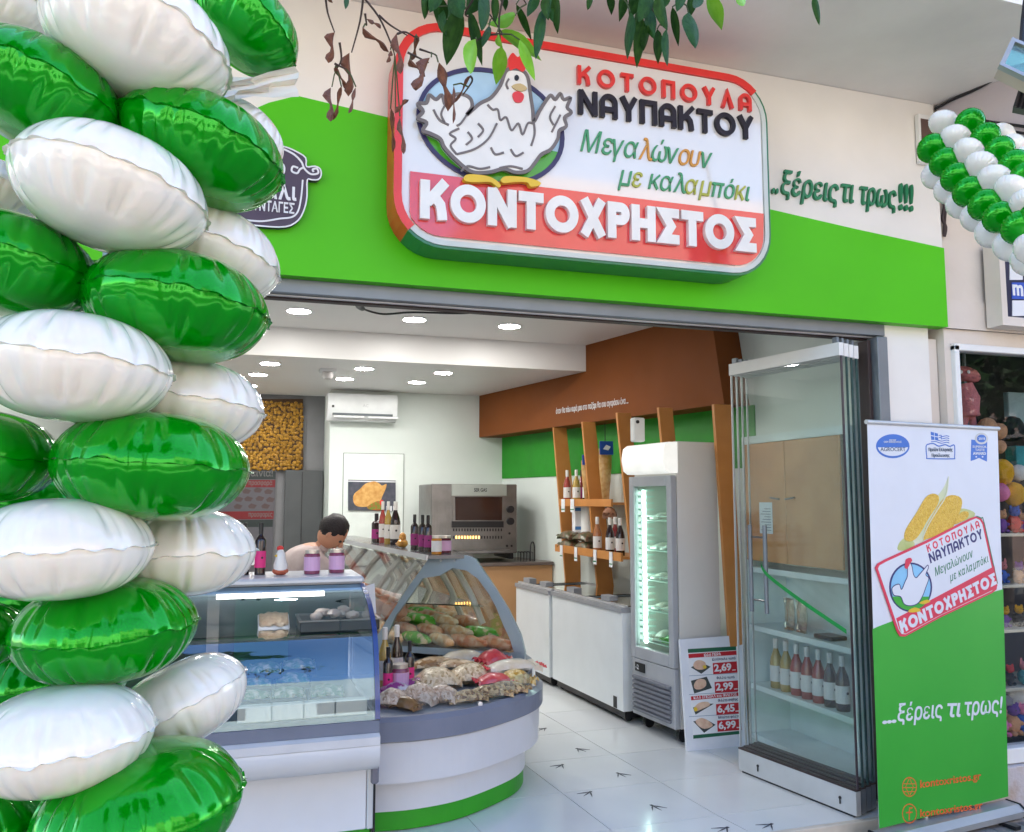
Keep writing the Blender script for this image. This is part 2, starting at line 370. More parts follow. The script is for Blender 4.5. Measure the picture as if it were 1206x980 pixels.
# small recessed box at the top right of the facade
rb = thing('wall_box', 'brown recessed box with white frame high on the wall beside the balloons', 'wall box', (3.66, 3.68, 3.5))
a, c = ay(1077, 134, 3.685), ay(1097, 196, 3.685)
x0, x1, z1, z0 = a.x, min(3.735, c.x), a.z - .01, c.z
BB(x0, 3.655, z0, x1 + .12, 3.688, z1, .004).build('frame', white, rb)
B(x0 + .012, 3.652, z0 + .012, x1 + .1, 3.656, z1 - .03).build('panel', M('dull brown', (.12, .07, .06), .6), rb)
# neighbour: projecting upper wall and beige shop wall with window
struct('neighbour_upper_wall', MB().zprism([(3.76, 3.69), (3.90, 3.2), (3.97, 2.9), (9, 2.9), (9, 3.69)], 3.5, 3.849), mauve)
nb = MB().box(3.756, 3.72, 2.47, 14, 3.95, 3.86).box(3.756, 3.72, -.3, 3.80, 3.95, 2.47).box(3.80, 3.72, -.3, 14, 3.95, .18).box(3.68, 3.77, -.3, 3.75, 3.95, 2.5)
struct('neighbour_wall', nb, cream)
o = B(3.757, 3.705, 2.555, 8, 3.7195, 2.72); o.box(3.757, 3.70, 2.555, 8, 3.718, 2.575)
ledge = struct('wall_band', o, cream)
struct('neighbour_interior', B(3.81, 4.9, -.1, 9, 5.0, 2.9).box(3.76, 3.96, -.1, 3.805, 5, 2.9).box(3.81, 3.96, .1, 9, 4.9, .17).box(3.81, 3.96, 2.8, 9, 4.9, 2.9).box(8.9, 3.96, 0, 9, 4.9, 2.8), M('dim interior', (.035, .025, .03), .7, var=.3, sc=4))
win = thing('shop_window', 'white framed display window of the neighbouring toy shop', 'window', (5, 3.72, .2))
wf = MB()
for q in [(3.80, 3.69, .18, 3.835, 3.76, 2.46), (3.80, 3.69, 2.43, 8, 3.76, 2.468), (3.80, 3.67, .18, 8, 3.76, .26), (6.2, 3.69, .26, 6.25, 3.76, 2.43)]: wf.bbox(*q, .004)
wf.build('frame', white, win)
B(3.835, 3.72, .26, 8, 3.728, 2.43).build('pane', glass('window glass', (.86, .88, .88), 1.5, .8), win)
for z in [ax(1180, y, 4.35).z for y in (627, 685, 735, 800)]:
    BB(4.02, 3.80, z - .018, 6.1, 4.15, z, .003).build('display_shelf', M('shelf cream', (.7, .63, .5), .5), win)
MB().tube([(4.13, 3.95, .17), (4.13, 3.95, 2.5)], .012).build('shelf_post', alu, win)
# window sill stones at pavement
struct('wall_base', BB(3.70, 3.64, -.2, 9, 3.70, .175, .004), M('base plaster', (.55, .5, .5), .8, c2=(.45, .33, .25), sc=7, mix=(.55, .75), bump=.3))

# ---------------------------------------------------------------- shop sign
def arc(cx, cy, rx, ry, a0, a1, k=20): return [(cx + rx * math.cos(R(a0 + (a1 - a0) * i / k)), cy + ry * math.sin(R(a0 + (a1 - a0) * i / k))) for i in range(k + 1)]
def glyph_strokes(ch, e):      # (width, [(points, closed)]) in a cell one unit high, stroke half width e
    t, b = 1 - e, e
    G_ = {'Κ': (.78, [([(e, 0), (e, 1)], 0), ([(e * 1.5, .42), (.70, 1.0)], 0), ([(.30, .56), (.46, .52), (.56, .40), (.60, .2), (.62, 0)], 0)]),
     'Ο': (1.0, [(arc(.5, .5, .5 - e, .5 - e, 0, 360, 36)[:-1], 1)]), 'Ν': (.84, [([(e, 0), (e, 1)], 0), ([(e, 1 - e * .2), (.84 - e, e * .2)], 0), ([(.84 - e, 0), (.84 - e, 1)], 0)]),
     'Τ': (.74, [([(0, t), (.74, t)], 0), ([(.37, 0), (.37, t - e)], 0)]), 'Χ': (.8, [([(e * .9, 0), (.8 - e * .9, 1)], 0), ([(e * .9, 1), (.8 - e * .9, 0)], 0)]),
     'Ρ': (.7, [([(e, 0), (e, 1)], 0), ([(e * 2, t)] + arc(.42, .69, .28 - e, .31 - e, 90, -90, 14) + [(e * 2, .38 + e)], 0)]),
     'Η': (.78, [([(e, 0), (e, 1)], 0), ([(.78 - e, 0), (.78 - e, 1)], 0), ([(e * 2, .5), (.78 - 2 * e, .5)], 0)]),
     'Σ': (.74, [([(.72, t), (e * 1.6, t), (.46, .5), (e * 1.6, b), (.72, b)], 0)]),
     'Π': (.78, [([(e, 0), (e, t), (.78 - e, t), (.78 - e, 0)], 0)]), 'Υ': (.8, [([(e, 1), (.4, .46), (.8 - e, 1)], 0), ([(.4, 0), (.4, .46)], 0)]),
     'Λ': (.8, [([(e, 0), (.4, t), (.8 - e, 0)], 0)]), 'Α': (.78, [([(e, 0), (e, .6)] + arc(.39, .62, .39 - e, .38 - e, 180, 0, 14) + [(.78 - e, .6), (.78 - e, 0)], 0), ([(e * 2, .36), (.78 - 2 * e, .36)], 0)])}
    return G_[ch]
def sletters(s, P0, P1, h, n, d0, d1, mat, par, w=.2, gap=.1):      # letters from strokes, each letter a part
    n = Vector(n); P0, P1 = Vector(P0), Vector(P1); u = (P1 - P0).normalized(); v = n.cross(u); e = w / 2; tot = sum(glyph_strokes(c, e)[0] + gap for c in s) - gap; kx = (P1 - P0).length / tot; x = 0
    pl = Plane(P0, n)
    for ch in s:
        wd, st = glyph_strokes(ch, e); mb = MB()
        for q, (pts, cl) in enumerate(st):
            m_ = len(pts); O_, I_ = [], []
            for k in range(m_):
                a = Vector(pts[(k - 1) % m_] if cl else pts[max(0, k - 1)]); b = Vector(pts[(k + 1) % m_] if cl else pts[min(m_ - 1, k + 1)]); c = Vector(pts[k])
                t1 = (c - a).normalized() if (c - a).length else (b - c).normalized(); t2 = (b - c).normalized() if (b - c).length else t1
                nn = Vector((-(t1 + t2).y, (t1 + t2).x)).normalized(); ml = e / max(.42, nn.dot(Vector((-t1.y, t1.x)))); O_.append(c + nn * ml); I_.append(c - nn * ml)
            P_ = lambda p: P0 + u * (x + p.x) * kx + v * p.y * h
            z = d1 - q * .0006
            if cl: mb.ring([P_(p) for p in O_], [P_(p) for p in I_], n, d0, z)
            else:
                vs = [P_(p) + n * d for d in (d0, z) for p in O_ + I_]; m2 = 2 * m_; fs = []
                for k in range(m_ - 1): fs += [(k, k + 1, m_ + k + 1, m_ + k), (m2 + k, m2 + m_ + k, m2 + m_ + k + 1, m2 + k + 1), (k, m2 + k, m2 + k + 1, k + 1), (m_ + k, m_ + k + 1, m2 + m_ + k + 1, m2 + m_ + k)]
                fs += [(0, m_, m2 + m_, m2), (m_ - 1, m2 + m_ - 1, m2 + 2 * m_ - 1, 2 * m_ - 1)]; mb.add(vs, fs)
        mb.build('letter', mat, par); x += wd + gap
SP = Plane((0, 3.50, 3), (0, -1, 0))       # face plane of the box sign
sg = thing('shop_sign', 'large box sign with red rim, white hen in an oval and raised Greek lettering', 'sign', (1.6, 3.68, 2.8))
def sq(tl, tr, br, bl): return [SP.at(*tl), SP.at(*tr), SP.at(*br), SP.at(*bl)]
xl, xr = SP.at(464, 150).x, SP.at(905, 200).x
zt, zb = (SP.at(520, 28).z + SP.at(850, 88).z) / 2, (SP.at(520, 291).z + SP.at(860, 326).z) / 2
def rr4(e, r): return rrect((xl + e, 3.50, zt - e), (xr - e, 3.50, zt - e), (xr - e, 3.50, zb + e), (xl + e, 3.50, zb + e), r, 8)
N = Vector((0, -1, 0))
outer, mid, inner = rr4(0, .22), rr4(.035, .19), rr4(.05, .175)
n = len(outer)
def half(pred, loop1, loop2, d0, d1):      # strip of the frame where pred holds
    mb = MB()
    for k in range(n):
        j = (k + 1) % n
        if pred((loop1[k] + loop1[j]) / 2):
            q = [loop1[k], loop1[j], loop2[j], loop2[k]]; mb.add([p + N * d for d in (d0, d1) for p in q], [(0, 1, 2, 3), (4, 5, 6, 7), (0, 1, 5, 4), (1, 2, 6, 5), (2, 3, 7, 6), (3, 0, 4, 7)])
    return mb
isred = lambda p: (p.x - xl) / (xr - xl) < (p.z - zb) / (zt - zb) * 1.02 + (-.03 if p.z < zb + .3 else 0)
half(isred, outer, mid, -.17, .012).build('rim', red, sg)
rg = M('sign green', (.01, .16, .07), .3, coat=.3)
tag(half(lambda p: not isred(p), outer, rr4(.012, .21), -.17, .004).build('rim', rg, sg), 'dark green lower and right rim', None)
half(lambda p: not isred(p), rr4(.0125, .209), mid, -.05, .009).build('rim_front', M('rim pale', (.55, .6, .57), .3, coat=.3), sg)
MB().prism(rr4(.034, .186), N, -.16, -.004).build('back_box', white, sg)
face = M('sign face', (.74, .72, .70), .04, var=.015, coat=1, spec=1)
MB().prism(rr4(.037, .18), N, -.003, .001).build('face', face, sg)
# red name band
bt = [SP.at(480, 202), SP.at(903, 254)]; ztb = (bt[0].z + bt[1].z) / 2; bl = SP.at(482, 240).x; br_ = xr - .045
lo = [p for p in rr4(.05, .16) if p.z < ztb and p.z < zb + .25]
lo = [Vector((min(max(p.x, bl), br_), p.y, p.z)) for p in lo]
MB().prism([Vector((bl, 3.5, ztb)), Vector((br_, 3.5, ztb))] + lo, N, .001, .014).build('name_band', M('band red', (.72, .05, .05), .08, coat=1), sg)
hgt = ((SP.at(492.5, 215).z - SP.at(492.5, 259).z) + (SP.at(893.7, 261).z - SP.at(893.7, 302).z)) / 2
zc = (SP.at(492.5, 259).z + SP.at(893.7, 302).z) / 2
sletters('ΚΟΝΤΟΧΡΗΣΤΟΣ', (SP.at(492.5, 259).x, 3.5, zc), (SP.at(893.7, 302).x - .035, 3.5, zc), hgt, N, .014, .040, M('letter white', (.78, .77, .74), .25, coat=.3), sg, w=.265, gap=.06)
def srow(a0, a1, b0, b1): return Vector((SP.at(*a0).x, 3.5, (SP.at(*a0).z + SP.at(*b0).z) / 2)), Vector((SP.at(*b0).x, 3.5, (SP.at(*a0).z + SP.at(*b0).z) / 2)), ((SP.at(*a1).z - SP.at(*a0).z) + (SP.at(*b1).z - SP.at(*b0).z)) / 2
p0, p1, h = srow((678.8, 100.8), (678.8, 79.7), (883, 132.5), (883, 112.3)); sletters('ΚΟΤΟΠΟΥΛΑ', p0, p1, h, N, .001, .02, red, sg, w=.2, gap=.36)
nv = M('letter navy', (.018, .014, .022), .35, spec=.3)
p0, p1, h = srow((680, 136.5), (680, 109.6), (886, 165), (886, 137.4)); sletters('ΝΑΥΠΑΚΤΟΥ', p0, p1, h, N, .001, .02, nv, sg, w=.2, gap=.12)
gA, gB, gC = M('script green', (.05, .3, .12), .3), M('script orange', (.62, .28, .03), .3), M('script olive', (.4, .42, .05), .3)
p0, p1, h = srow((683, 181), (683, 157), (838, 197), (838, 173))
def script(s, p0, p1, h, cols, par, d0, d1, bold=.0, sh=.3):      # slanted script, one part per letter
    u = (p1 - p0).normalized(); v = N.cross(u); x = 0; info = []
    for ch in s:
        if ch == ' ': x += .28; continue
        vs, fs = glyphs(ch, bold, sh); a = min(q.x for q in vs); b = max(q.x for q in vs); info.append((vs, fs, a, x)); x += b - a - .02
    k = (p1 - p0).length / x
    for i, (vs, fs, a, xo) in enumerate(info):
        MB().add([p0 + u * (q.x - a + xo) * k + v * q.y * h / .69 + N * (d0 if q.z < 0 else d1) for q in vs], fs).build('script_letter', cols[i % len(cols)], par)
script('Μεγαλώνουν', p0, p1, h, [gA, gA, gA, gA, gB, gA, gA, gB, gB, gA], sg, .001, .01)
p0, p1, h = srow((727, 220), (727, 198), (882, 236), (882, 214)); script('με καλαμπόκι', p0, p1, h, [gA, gC, gA, gA, gA, gC, gC, gA, gA, gC, gA], sg, .001, .01)
# oval emblem with a plain white hen
def ell(cx, cy, rx, ry, n=48, sl=.17): return [(cx + rx * math.cos(2 * math.pi * k / n), cy + ry * math.sin(2 * math.pi * k / n) + sl * rx * math.cos(2 * math.pi * k / n)) for k in range(n)]
E1, E2 = ell(577, 150, 87, 68), ell(577, 150, 82, 63)
def emb_half(top, c):
    pts = [q for q in E2 if (q[1] < 165 + .17 * (q[0] - 577)) == top]
    pts.sort(key=lambda q: math.atan2(q[1] - 150 - .17 * (q[0] - 577), q[0] - 577) if not top else -math.atan2(-(q[1] - 150 - .17 * (q[0] - 577)), q[0] - 577) % (2 * math.pi))
    return pts
skyb = M('emblem blue', (.42, .62, .78), .2, coat=.4); gr2 = M('emblem green', (.09, .42, .03), .25, coat=.3)
SP.poly(E2, .0015, .006).build('emblem_disc', skyb, sg)
lowp = [q for q in E2 if q[1] > 160 + .17 * (q[0] - 577)]; lowp.sort(key=lambda q: q[0])
SP.poly([(495, 150)] + [q for q in lowp] + [(657, 180), (620, 172), (540, 158)], .006, .008).build('emblem_field', gr2, sg)
MB().ring([SP.at(*q) for q in E1], [SP.at(*q) for q in E2], N, .0015, .012).build('emblem_ring', navy, sg)
hen = [(592, 90), (599, 86), (611, 88), (618, 96), (621, 115), (624, 135), (625, 148), (632, 135), (639, 124), (645, 117), (650, 122), (656, 115), (660, 122), (668, 120), (664, 131), (669, 137), (661, 143), (663, 153), (655, 158), (653, 168), (645, 180), (634, 186), (627, 195), (618, 205), (604, 207), (590, 203), (572, 207), (552, 206), (534, 192), (521, 178), (516, 168), (505, 162), (496, 158), (500, 149), (490, 144), (496, 136), (490, 127), (500, 126), (503, 117), (511, 122), (518, 117), (522, 128), (530, 118), (541, 116), (551, 121), (553, 131), (547, 140), (562, 127), (575, 120), (586, 106)]
grey = M('outline grey', (.16, .14, .14), .4); hw = M('hen white', (.8, .79, .76), .25, coat=.3)
SP.poly(hen, .006, .040, 5).build('hen_body', hw, sg)
SP.line(hen, .016, .030, .043, 5, True).build('hen_outline', grey, sg)
SP.line([(522, 128), (516, 140), (520, 150)], .011, .040, .044, 5).line([(547, 140), (538, 148), (530, 150)], .011, .040, .044, 5, mb=None) if False else None
ln = MB()
for q in [[(522, 128), (517, 139), (521, 149)], [(508, 134), (515, 146), (526, 152)], [(547, 140), (540, 150), (535, 153)], [(582, 150), (572, 168), (556, 180), (535, 186)], [(535, 186), (528, 176), (534, 168), (527, 162), (538, 156)],
          [(571, 128), (577, 134), (583, 134), (586, 146), (593, 143), (599, 158), (607, 150), (612, 163), (618, 150), (624, 150)], [(560, 150), (566, 158), (560, 166)], [(548, 160), (553, 168), (546, 175)], [(575, 178), (580, 186), (590, 184)], [(598, 180), (604, 188), (613, 184)], [(596, 98), (593, 104), (595, 110)], [(650, 130), (644, 142), (648, 152)], [(656, 140), (650, 152), (646, 160)], [(625, 148), (626, 162), (622, 176)], [(540, 206), (548, 200), (562, 203), (574, 201)], [(585, 202), (598, 200), (612, 203)]]:
    SP.line(q, .009, .040, .0445, 5, mb=ln)
ln.build('hen_feather_lines', grey, sg)
comb = [(597, 88), (595, 76), (600, 68), (606, 73), (611, 69), (617, 74), (616, 84), (612, 90), (604, 86)]
SP.poly(comb, .006, .046, 4).build('hen_comb', red, sg)
SP.poly([(600, 116), (606, 113), (613, 117), (611, 125), (603, 125)], .040, .047, 4).build('hen_wattle', red, sg)
SP.poly([(599, 107), (609, 104), (617, 110), (608, 113)], .040, .048, 3).build('hen_beak', M('beak', (.55, .42, .2), .3), sg)
SP.poly(ell(605, 97, 2.4, 3, 12), .040, .0465).poly(ell(605, 97, 2, 3, 8), 0, 0) if False else None
SP.poly(ell(605, 97, 2.6, 3.2, 12), .040, .0465).build('hen_eye', blk, sg)
yel = M('foot yellow', (.75, .5, .03), .3)
for q in ([(543, 214), (548, 210), (566, 211), (578, 215), (586, 222), (583, 225), (574, 219), (560, 219), (546, 218)], [(586, 217), (592, 212), (612, 213), (626, 216), (633, 220), (630, 223), (621, 224), (616, 219), (600, 219), (590, 220)]):
    SP.poly(q, .020, .048, 4).build('hen_foot', yel, sg)
# standoff lettering on the wall
GL = Plane((0, 3.692, 3), (0, -1, 0)); a, b_ = GL.at(908, 232), GL.at(1074, 247); zz = (a.z + b_.z) / 2 + .005
lt = thing('slogan_lettering', 'dark green cursive Greek slogan letters fixed on the white wall right of the sign', 'lettering', (a.x, 3.69, zz))
sgn = M('slogan green', (.01, .2, .08), .35)
x = [GL.at(px, 240).x for px in (908, 919, 986, 990, 1004, 1012, 1054, 1057, 1074)]
text('..', (x[0], 3.692, zz), (x[1] - .02, 3.692, zz), .13, N, 0, .018, .02, .2).build('dots', sgn, lt)
text('ξέρεις', (x[1], 3.692, zz), (x[2], 3.692, zz - .01), .125, N, 0, .018, .008, .25).build('word', sgn, lt)
text('τι', (x[3], 3.692, zz), (x[4], 3.692, zz), .125, N, 0, .018, .008, .25).build('word', sgn, lt)
text('τρως', (x[5], 3.692, zz), (x[6], 3.692, zz), .125, N, 0, .018, .008, .25).build('word', sgn, lt)
text('!!!', (x[7], 3.692, zz), (x[8], 3.692, zz), .145, N, 0, .018, .02, .1).build('exclamation_marks', sgn, lt)
# purple pot-shaped sign
PP = Plane((0, 3.655, 3), (0, -1, 0))
def c4(x, y): return (270 + x / 4.08, 100 + y / 4.08)
pot = thing('pot_sign', 'dark purple cut-out sign shaped like a cooking pot, half hidden by the balloons', 'sign', (.1, 3.66, 2.9))
out = [c4(*q) for q in [(-180, 360), (-60, 300), (60, 285), (180, 290), (262, 302), (320, 325), (366, 356), (370, 398), (410, 396), (436, 410), (440, 440), (425, 460), (395, 461), (374, 462), (372, 540), (360, 600), (330, 655), (270, 686), (160, 683), (60, 672), (-60, 660), (-170, 600), (-200, 480)]]
pur = M('pot purple', (.07, .05, .085), .5)
PP.poly(out, -.025, .012, 3).build('board', pur, pot)
ol = MB(); PP.line(out, .006, .012, .0135, 3, True, ol)
PP.line([c4(*q) for q in [(262, 315), (310, 340), (345, 375), (360, 408), (390, 434), (425, 430), (420, 408), (400, 412), (404, 424)]], .008, .012, .015, 5, mb=ol)
PP.line([c4(*q) for q in [(330, 405), (305, 398), (300, 420), (325, 430), (338, 412), (352, 404)]], .008, .012, .015, 5, mb=ol)
PP.line([c4(*q) for q in [(352, 462), (345, 540), (330, 610), (300, 640), (240, 648), (160, 660), (80, 655)]], .007, .012, .015, 5, mb=ol)
ol.build('outline', printw, pot)
q0, q1 = PP.at(*c4(150, 548)), PP.at(*c4(322, 556)); z_ = (q0.z + q1.z) / 2
text('κάλι', (PP.at(*c4(120, 548)).x, 3.655, z_), (q1.x, 3.655, z_), .07, N, .012, .018, .03).build('lettering', printw, pot)
q0, q1 = PP.at(*c4(-20, 590)), PP.at(*c4(312, 604)); z_ = (q0.z + q1.z) / 2 - .01
text('ΝΕΣ ΣΥΝΤΑΓΕΣ', (q0.x, 3.655, z_), (q1.x, 3.655, z_), .042, N, .012, .018, .02).build('lettering', printw, pot)
text('το', (PP.at(*c4(190, 440)).x, 3.655, PP.at(*c4(190, 430)).z), (PP.at(*c4(268, 440)).x, 3.655, PP.at(*c4(190, 430)).z), .06, N, .012, .018, .03).build('lettering', printw, pot)
# ---------------------------------------------------------------- interior: soffit, fins, lights
def wallx(Y): return 2.86 + (9.15 - Y) * .76 / 3.8 if Y > 5.35 else 3.62 + (5.35 - Y) * .04 / 1.45
F0, F1 = Vector((2.585, 9.148, 0)), Vector((3.36, 5.354, 0))      # soffit face line
fd = (F1 - F0).normalized(); fn = Vector((-fd.y, fd.x, 0)) * -1
if fn.x > 0: fn = -fn
so_ = struct('brown_soffit', MB().prism([F0 + Vector((0, 0, 2.29)), F1 + Vector((0, 0, 2.29)), F1 - fd * .12 + Vector((0, 0, 3.0)), F0.lerp(F1, .546) + Vector((0, 0, 3.0)), F0.lerp(F1, .546) + Vector((0, 0, 2.759)), F0 + Vector((0, 0, 2.759))], -fn, 0, .33), brown)
SF = Plane(F0, fn)
a, c = SF.at(655, 487.5), SF.at(740, 475)
mb = text('όταν θα πάω κυρά μου στο παζάρι θα σου αγοράσω ένα ...', a, c, .052, fn, .0005, .003, .008)
mb.build('lettering', printw, so_)
# green band on the side and back wall
MB().zprism([(2.852, 9.142), (3.61, 5.352), (3.618, 5.352), (2.86, 9.15)], 1.83, 2.29).build('green_band', greenin, bpy.data.objects['right_wall'])
# slanted wooden fins
fin = [((652, 503), (667, 503), (668, 702), (688, 700), 7.62, 3), ((686, 500), (701, 499), (704, 692), (723, 690), 6.98, 2), ((727, 494), (743, 492), (748, 700), (764, 700), 6.15, 3), ((776, 487), (792, 486), (797, 700), (813, 700), 5.7, 4), ((841, 476), (861, 474), (866, 850), (881, 850), 5.03, 4)]
names = ['slanted orange wooden fin nearest the back wall, left of the top bottle shelf', 'slanted orange wooden fin crossing in front of the two bottle shelves', 'short visible orange fin directly behind the white air freshener', 'orange fin top seen above the middle of the display fridge', 'tall orange fin leaning beside the folded glass doors']
for (tl, tr, bl, br, Y, k), nm in zip(fin, names):
    zb = max(.02, ay(bl[0], bl[1], Y).z) if Y < 5.4 else .80
    q = [ay(*tl, Y), ay(*tr, Y)]; q[0].z = q[1].z = 2.288 if Y > 5.3 else q[0].z
    lo = [ay(*bl, Y), ay(*br, Y)]
    t = (q[0].z - zb) / (q[0].z - lo[0].z) if abs(q[0].z - lo[0].z) > .01 else 1
    # continue the slant down to zb
    l2 = q[0].lerp(lo[0], t); r2 = q[1].lerp(lo[1], t); l2.z = r2.z = zb
    for v in (q[0], q[1], l2, r2): v.y = Y
    d = Vector((-fd.x, -fd.y, 0)).cross(Vector((0, 0, 1)))
    mb = MB().prism([q[0], q[1], r2, l2], (0, 1, 0), 0, .032)
    tag(mb.build('wooden_fin', orange, None), nm, 'wooden post', 'slanted wooden posts along the right wall')
# ceiling downlights
em = M('lamp disc', (1, 1, 1), em=(1, .98, .95), es=LAMP, var=0)
LP = [((352, 366), 3.0, .086), ((488, 376), 3.0, .086), ((600, 384), 3.0, .086), ((318, 428), 2.76, .08), ((304, 441), 2.76, .08), ((293, 454), 2.76, .08), ((429, 434), 2.76, .08), ((406, 446), 2.76, .08), ((522, 439), 2.76, .08), ((491, 450), 2.76, .08)]
LN = ['left downlight of the front row near the lintel', 'middle downlight of the front row under the black cable', 'right downlight of the front row near the brown soffit', 'left downlight just behind the ceiling step', 'left downlight between the two others beside the balloons', 'farthest left downlight beside the white balloon', 'downlight right of the smoke detector', 'downlight behind the smoke detector above the air conditioner', 'right downlight behind the ceiling step', 'right rear downlight above the air conditioner end']
proto = None
for (p, z, r_), nm in zip(LP, LN):
    c = az(p[0], p[1], z)
    if proto is None:
        proto = thing('ceiling_light', 'round white recessed ' + nm, 'ceiling light', (0, 0, 0), group='round recessed ceiling lights')
        MB().lathe([(1.0, 0), (1.0, -.06), (1.14, -.06), (1.16, 0)], n=28).smooth().build('trim', white, proto)
        MB().lathe([(1.0, -.05), (1.0, -.03)], n=28).build('diffuser', em, proto)
        o = proto
    else: o = dup(proto, label='round white recessed ' + nm)
    o.location = (c.x, c.y, z - .001); o.scale = (r_, r_, r_)
for p in ((-.5, 6.44), ): o = dup(proto, loc=(p[0], p[1], 2.999), label='round recessed downlight hidden behind the balloon column'); o.scale = (.086,) * 3
# smoke detector, cable
c = az(386, 435, 2.76); sdt = thing('smoke_detector', 'small grey smoke detector on the lower ceiling', 'smoke detector', (c.x, c.y, 2.70))
MB().box(c.x - .07, c.y - .07, 2.735, c.x + .07, c.y + .07, 2.759).build('base', alul, sdt)
MB().lathe([(.05, 2.735 - 2.735), (.055, -.03), (.035, -.06), (0, -.062)], (c.x, c.y, 2.734)).smooth().build('head', M('detector grey', (.4, .38, .37), .5), sdt)
cp = [az(*q, 2.985) for q in [(428, 352), (421, 356), (424, 362), (440, 368), (455, 370), (480, 368), (498, 368), (540, 369), (575, 367), (600, 363)]]
tag(MB().tube(spline(cp, 5, False), [.02] * 12 + [.008] * (len(spline(cp, 5, False)) - 12), 8).smooth().build('ceiling_cable', blk), 'loose black cable looped across the front ceiling', 'cable')
# air conditioner
a, c = ay(386, 463, 9.0), ay(467, 497, 9.0); ac = thing('air_conditioner', 'white split air conditioner high on the back wall', 'air conditioner', ((a.x + c.x) / 2, 9.15, c.z))
acw = M('ac white', (.8, .82, .82), .35)
MB().prism([(a.x, 9.15, a.z), (a.x, 8.98, a.z), (a.x, 8.95, a.z - .04), (a.x, 8.95, c.z + .09), (a.x, 9.02, c.z), (a.x, 9.15, c.z)], (1, 0, 0), 0, c.x - a.x).smooth().build('body', acw, ac)
B(a.x + .05, 8.953, c.z + .052, c.x - .05, 9.01, c.z + .075).build('outlet', M('outlet dark', (.12, .14, .15), .6), ac)
for k in range(2): B(a.x + .06 + k * .36, 8.945, c.z + .028, a.x + .38 + k * .36, 8.96, c.z + .048).build('flap', acw, ac)
B(a.x + .04, 8.947, c.z + .13, a.x + .065, 8.949, c.z + .155).build('indicator', blk, ac)
text('AC', (a.x + .36, 8.948, a.z - .14), (a.x + .42, 8.948, a.z - .14), .03, N, 0, .002).build('emblem', alul, ac)
# access panel + chicken poster
a, c = ay(405, 534, 9.148), ay(474, 640, 9.148)
pnl = thing('wall_panel', 'plain white access panel on the back wall behind the roast chicken picture', 'panel', (a.x, 9.14, .9))
BB(a.x, 9.135, .9, c.x, 9.149, a.z, .003).build('panel_board', M('panel white', (.76, .82, .78), .5), pnl)
MB().ring([(a.x - .006, 0, a.z + .006), (c.x + .006, 0, a.z + .006), (c.x + .006, 0, .9), (a.x - .006, 0, .9)], [(a.x, 0, a.z), (c.x, 0, a.z), (c.x, 0, .9), (a.x, 0, .9)], (0, 1, 0), 9.138, 9.149).build('joint', M('joint grey', (.2, .22, .2), .6), pnl)
CP = Plane((0, 9.12, 2), (0, -1, 0)); cpo = thing('chicken_poster', 'small dark poster with a golden roast chicken on salad, on the back wall', 'poster', (CP.at(438, 600).x, 9.13, CP.at(438, 602).z))
CP.poly([(410, 565), (466, 566), (466, 602), (410, 601)], -.012, 0).build('backing', M('poster slate', (.05, .06, .08), .5, c2=(.09, .09, .12), sc=20), cpo)
golden = M('roast skin', (.55, .25, .05), .4, c2=(.75, .45, .15), sc=22)
CP.poly([(416, 590), (417, 582), (424, 576), (430, 570), (440, 567), (446, 569), (450, 572), (455, 570), (454, 576), (450, 585), (447, 592), (440, 595), (430, 597), (420, 596)], 0, .003, 3).build('printed_chicken', golden, cpo)
CP.poly([(432, 598), (438, 593), (446, 590), (452, 593), (451, 600), (440, 601)], .003, .004, 3).build('printed_salad', M('salad green', (.08, .3, .03), .5, c2=(.5, .06, .03), sc=40), cpo)
CP.poly([(447, 590), (451, 589), (451, 594), (448, 595)], .004, .005, 3).build('printed_tomato', red, cpo)
CP.poly([(409, 566), (466, 567), (466, 568.2), (409, 567.2)], 0, .001).build('printed_line', printw, cpo)
for k in range(3): CP.poly([(455 + k * 4, 596), (457.5 + k * 4, 596), (457.5 + k * 4, 602), (455 + k * 4, 602)], 0, .002).build('printed_price', printw, cpo)
# corn-kernel picture and red posters on the rear wall left
KP = Plane((0, 9.7, 2), (0, -1, 0)); kp = thing('kernel_picture', 'large picture of golden corn kernels high on the rear wall left of the air conditioner', 'picture', (.4, 9.72, 1.93))
q = [KP.at(240, 470), KP.at(357, 470), KP.at(357, 553), KP.at(240, 553)]
MB().prism(q, N, -.04, 0).build('backing', M('kernel shadow', (.06, .025, .004), .6), kp)
rk = random.Random(5); kc = [M('kernel a', (.3, .14, .01), .4, c2=(.5, .27, .03), sc=30), M('kernel b', (.4, .21, .02), .4, c2=(.2, .09, .006), sc=30)]
W0, H0 = q[1].x - q[0].x, q[0].z - q[3].z; mbs = [MB(), MB()]
for i in range(30):
    for j in range(21):
        mbs[rk.randrange(2)].ball((q[0].x + (i + .5 + rk.uniform(-.35, .35)) / 30 * W0, 9.7, q[3].z + (j + .5 + rk.uniform(-.35, .35)) / 21 * H0), rk.uniform(.017, .025), .012, rk.uniform(.016, .026), 6)
for m_, c_ in zip(mbs, kc): m_.smooth().build('kernel_pattern', c_, kp)['kind'] = 'stuff'
RP = Plane((0, 9.7, 2), (0, -1, 0)); rp = thing('offer_poster', 'dark poster with red stripes on the rear wall under the kernel picture', 'poster', (.3, 9.71, 1.0))
def rp4(x, y): return (270 + x / 4.458, 460 + y / 4.458)
RP.poly([rp4(*q) for q in [(-60, 424), (246, 420), (222, 960), (-60, 960)]], -.01, 0).build('backing', M('poster grey', (.10, .095, .11), .5), rp)
rd = M('poster red', (.16, .008, .012), .45); bk = M('poster black', (.02, .03, .03), .4)  # poster colours darkened to stand for the weak light back here
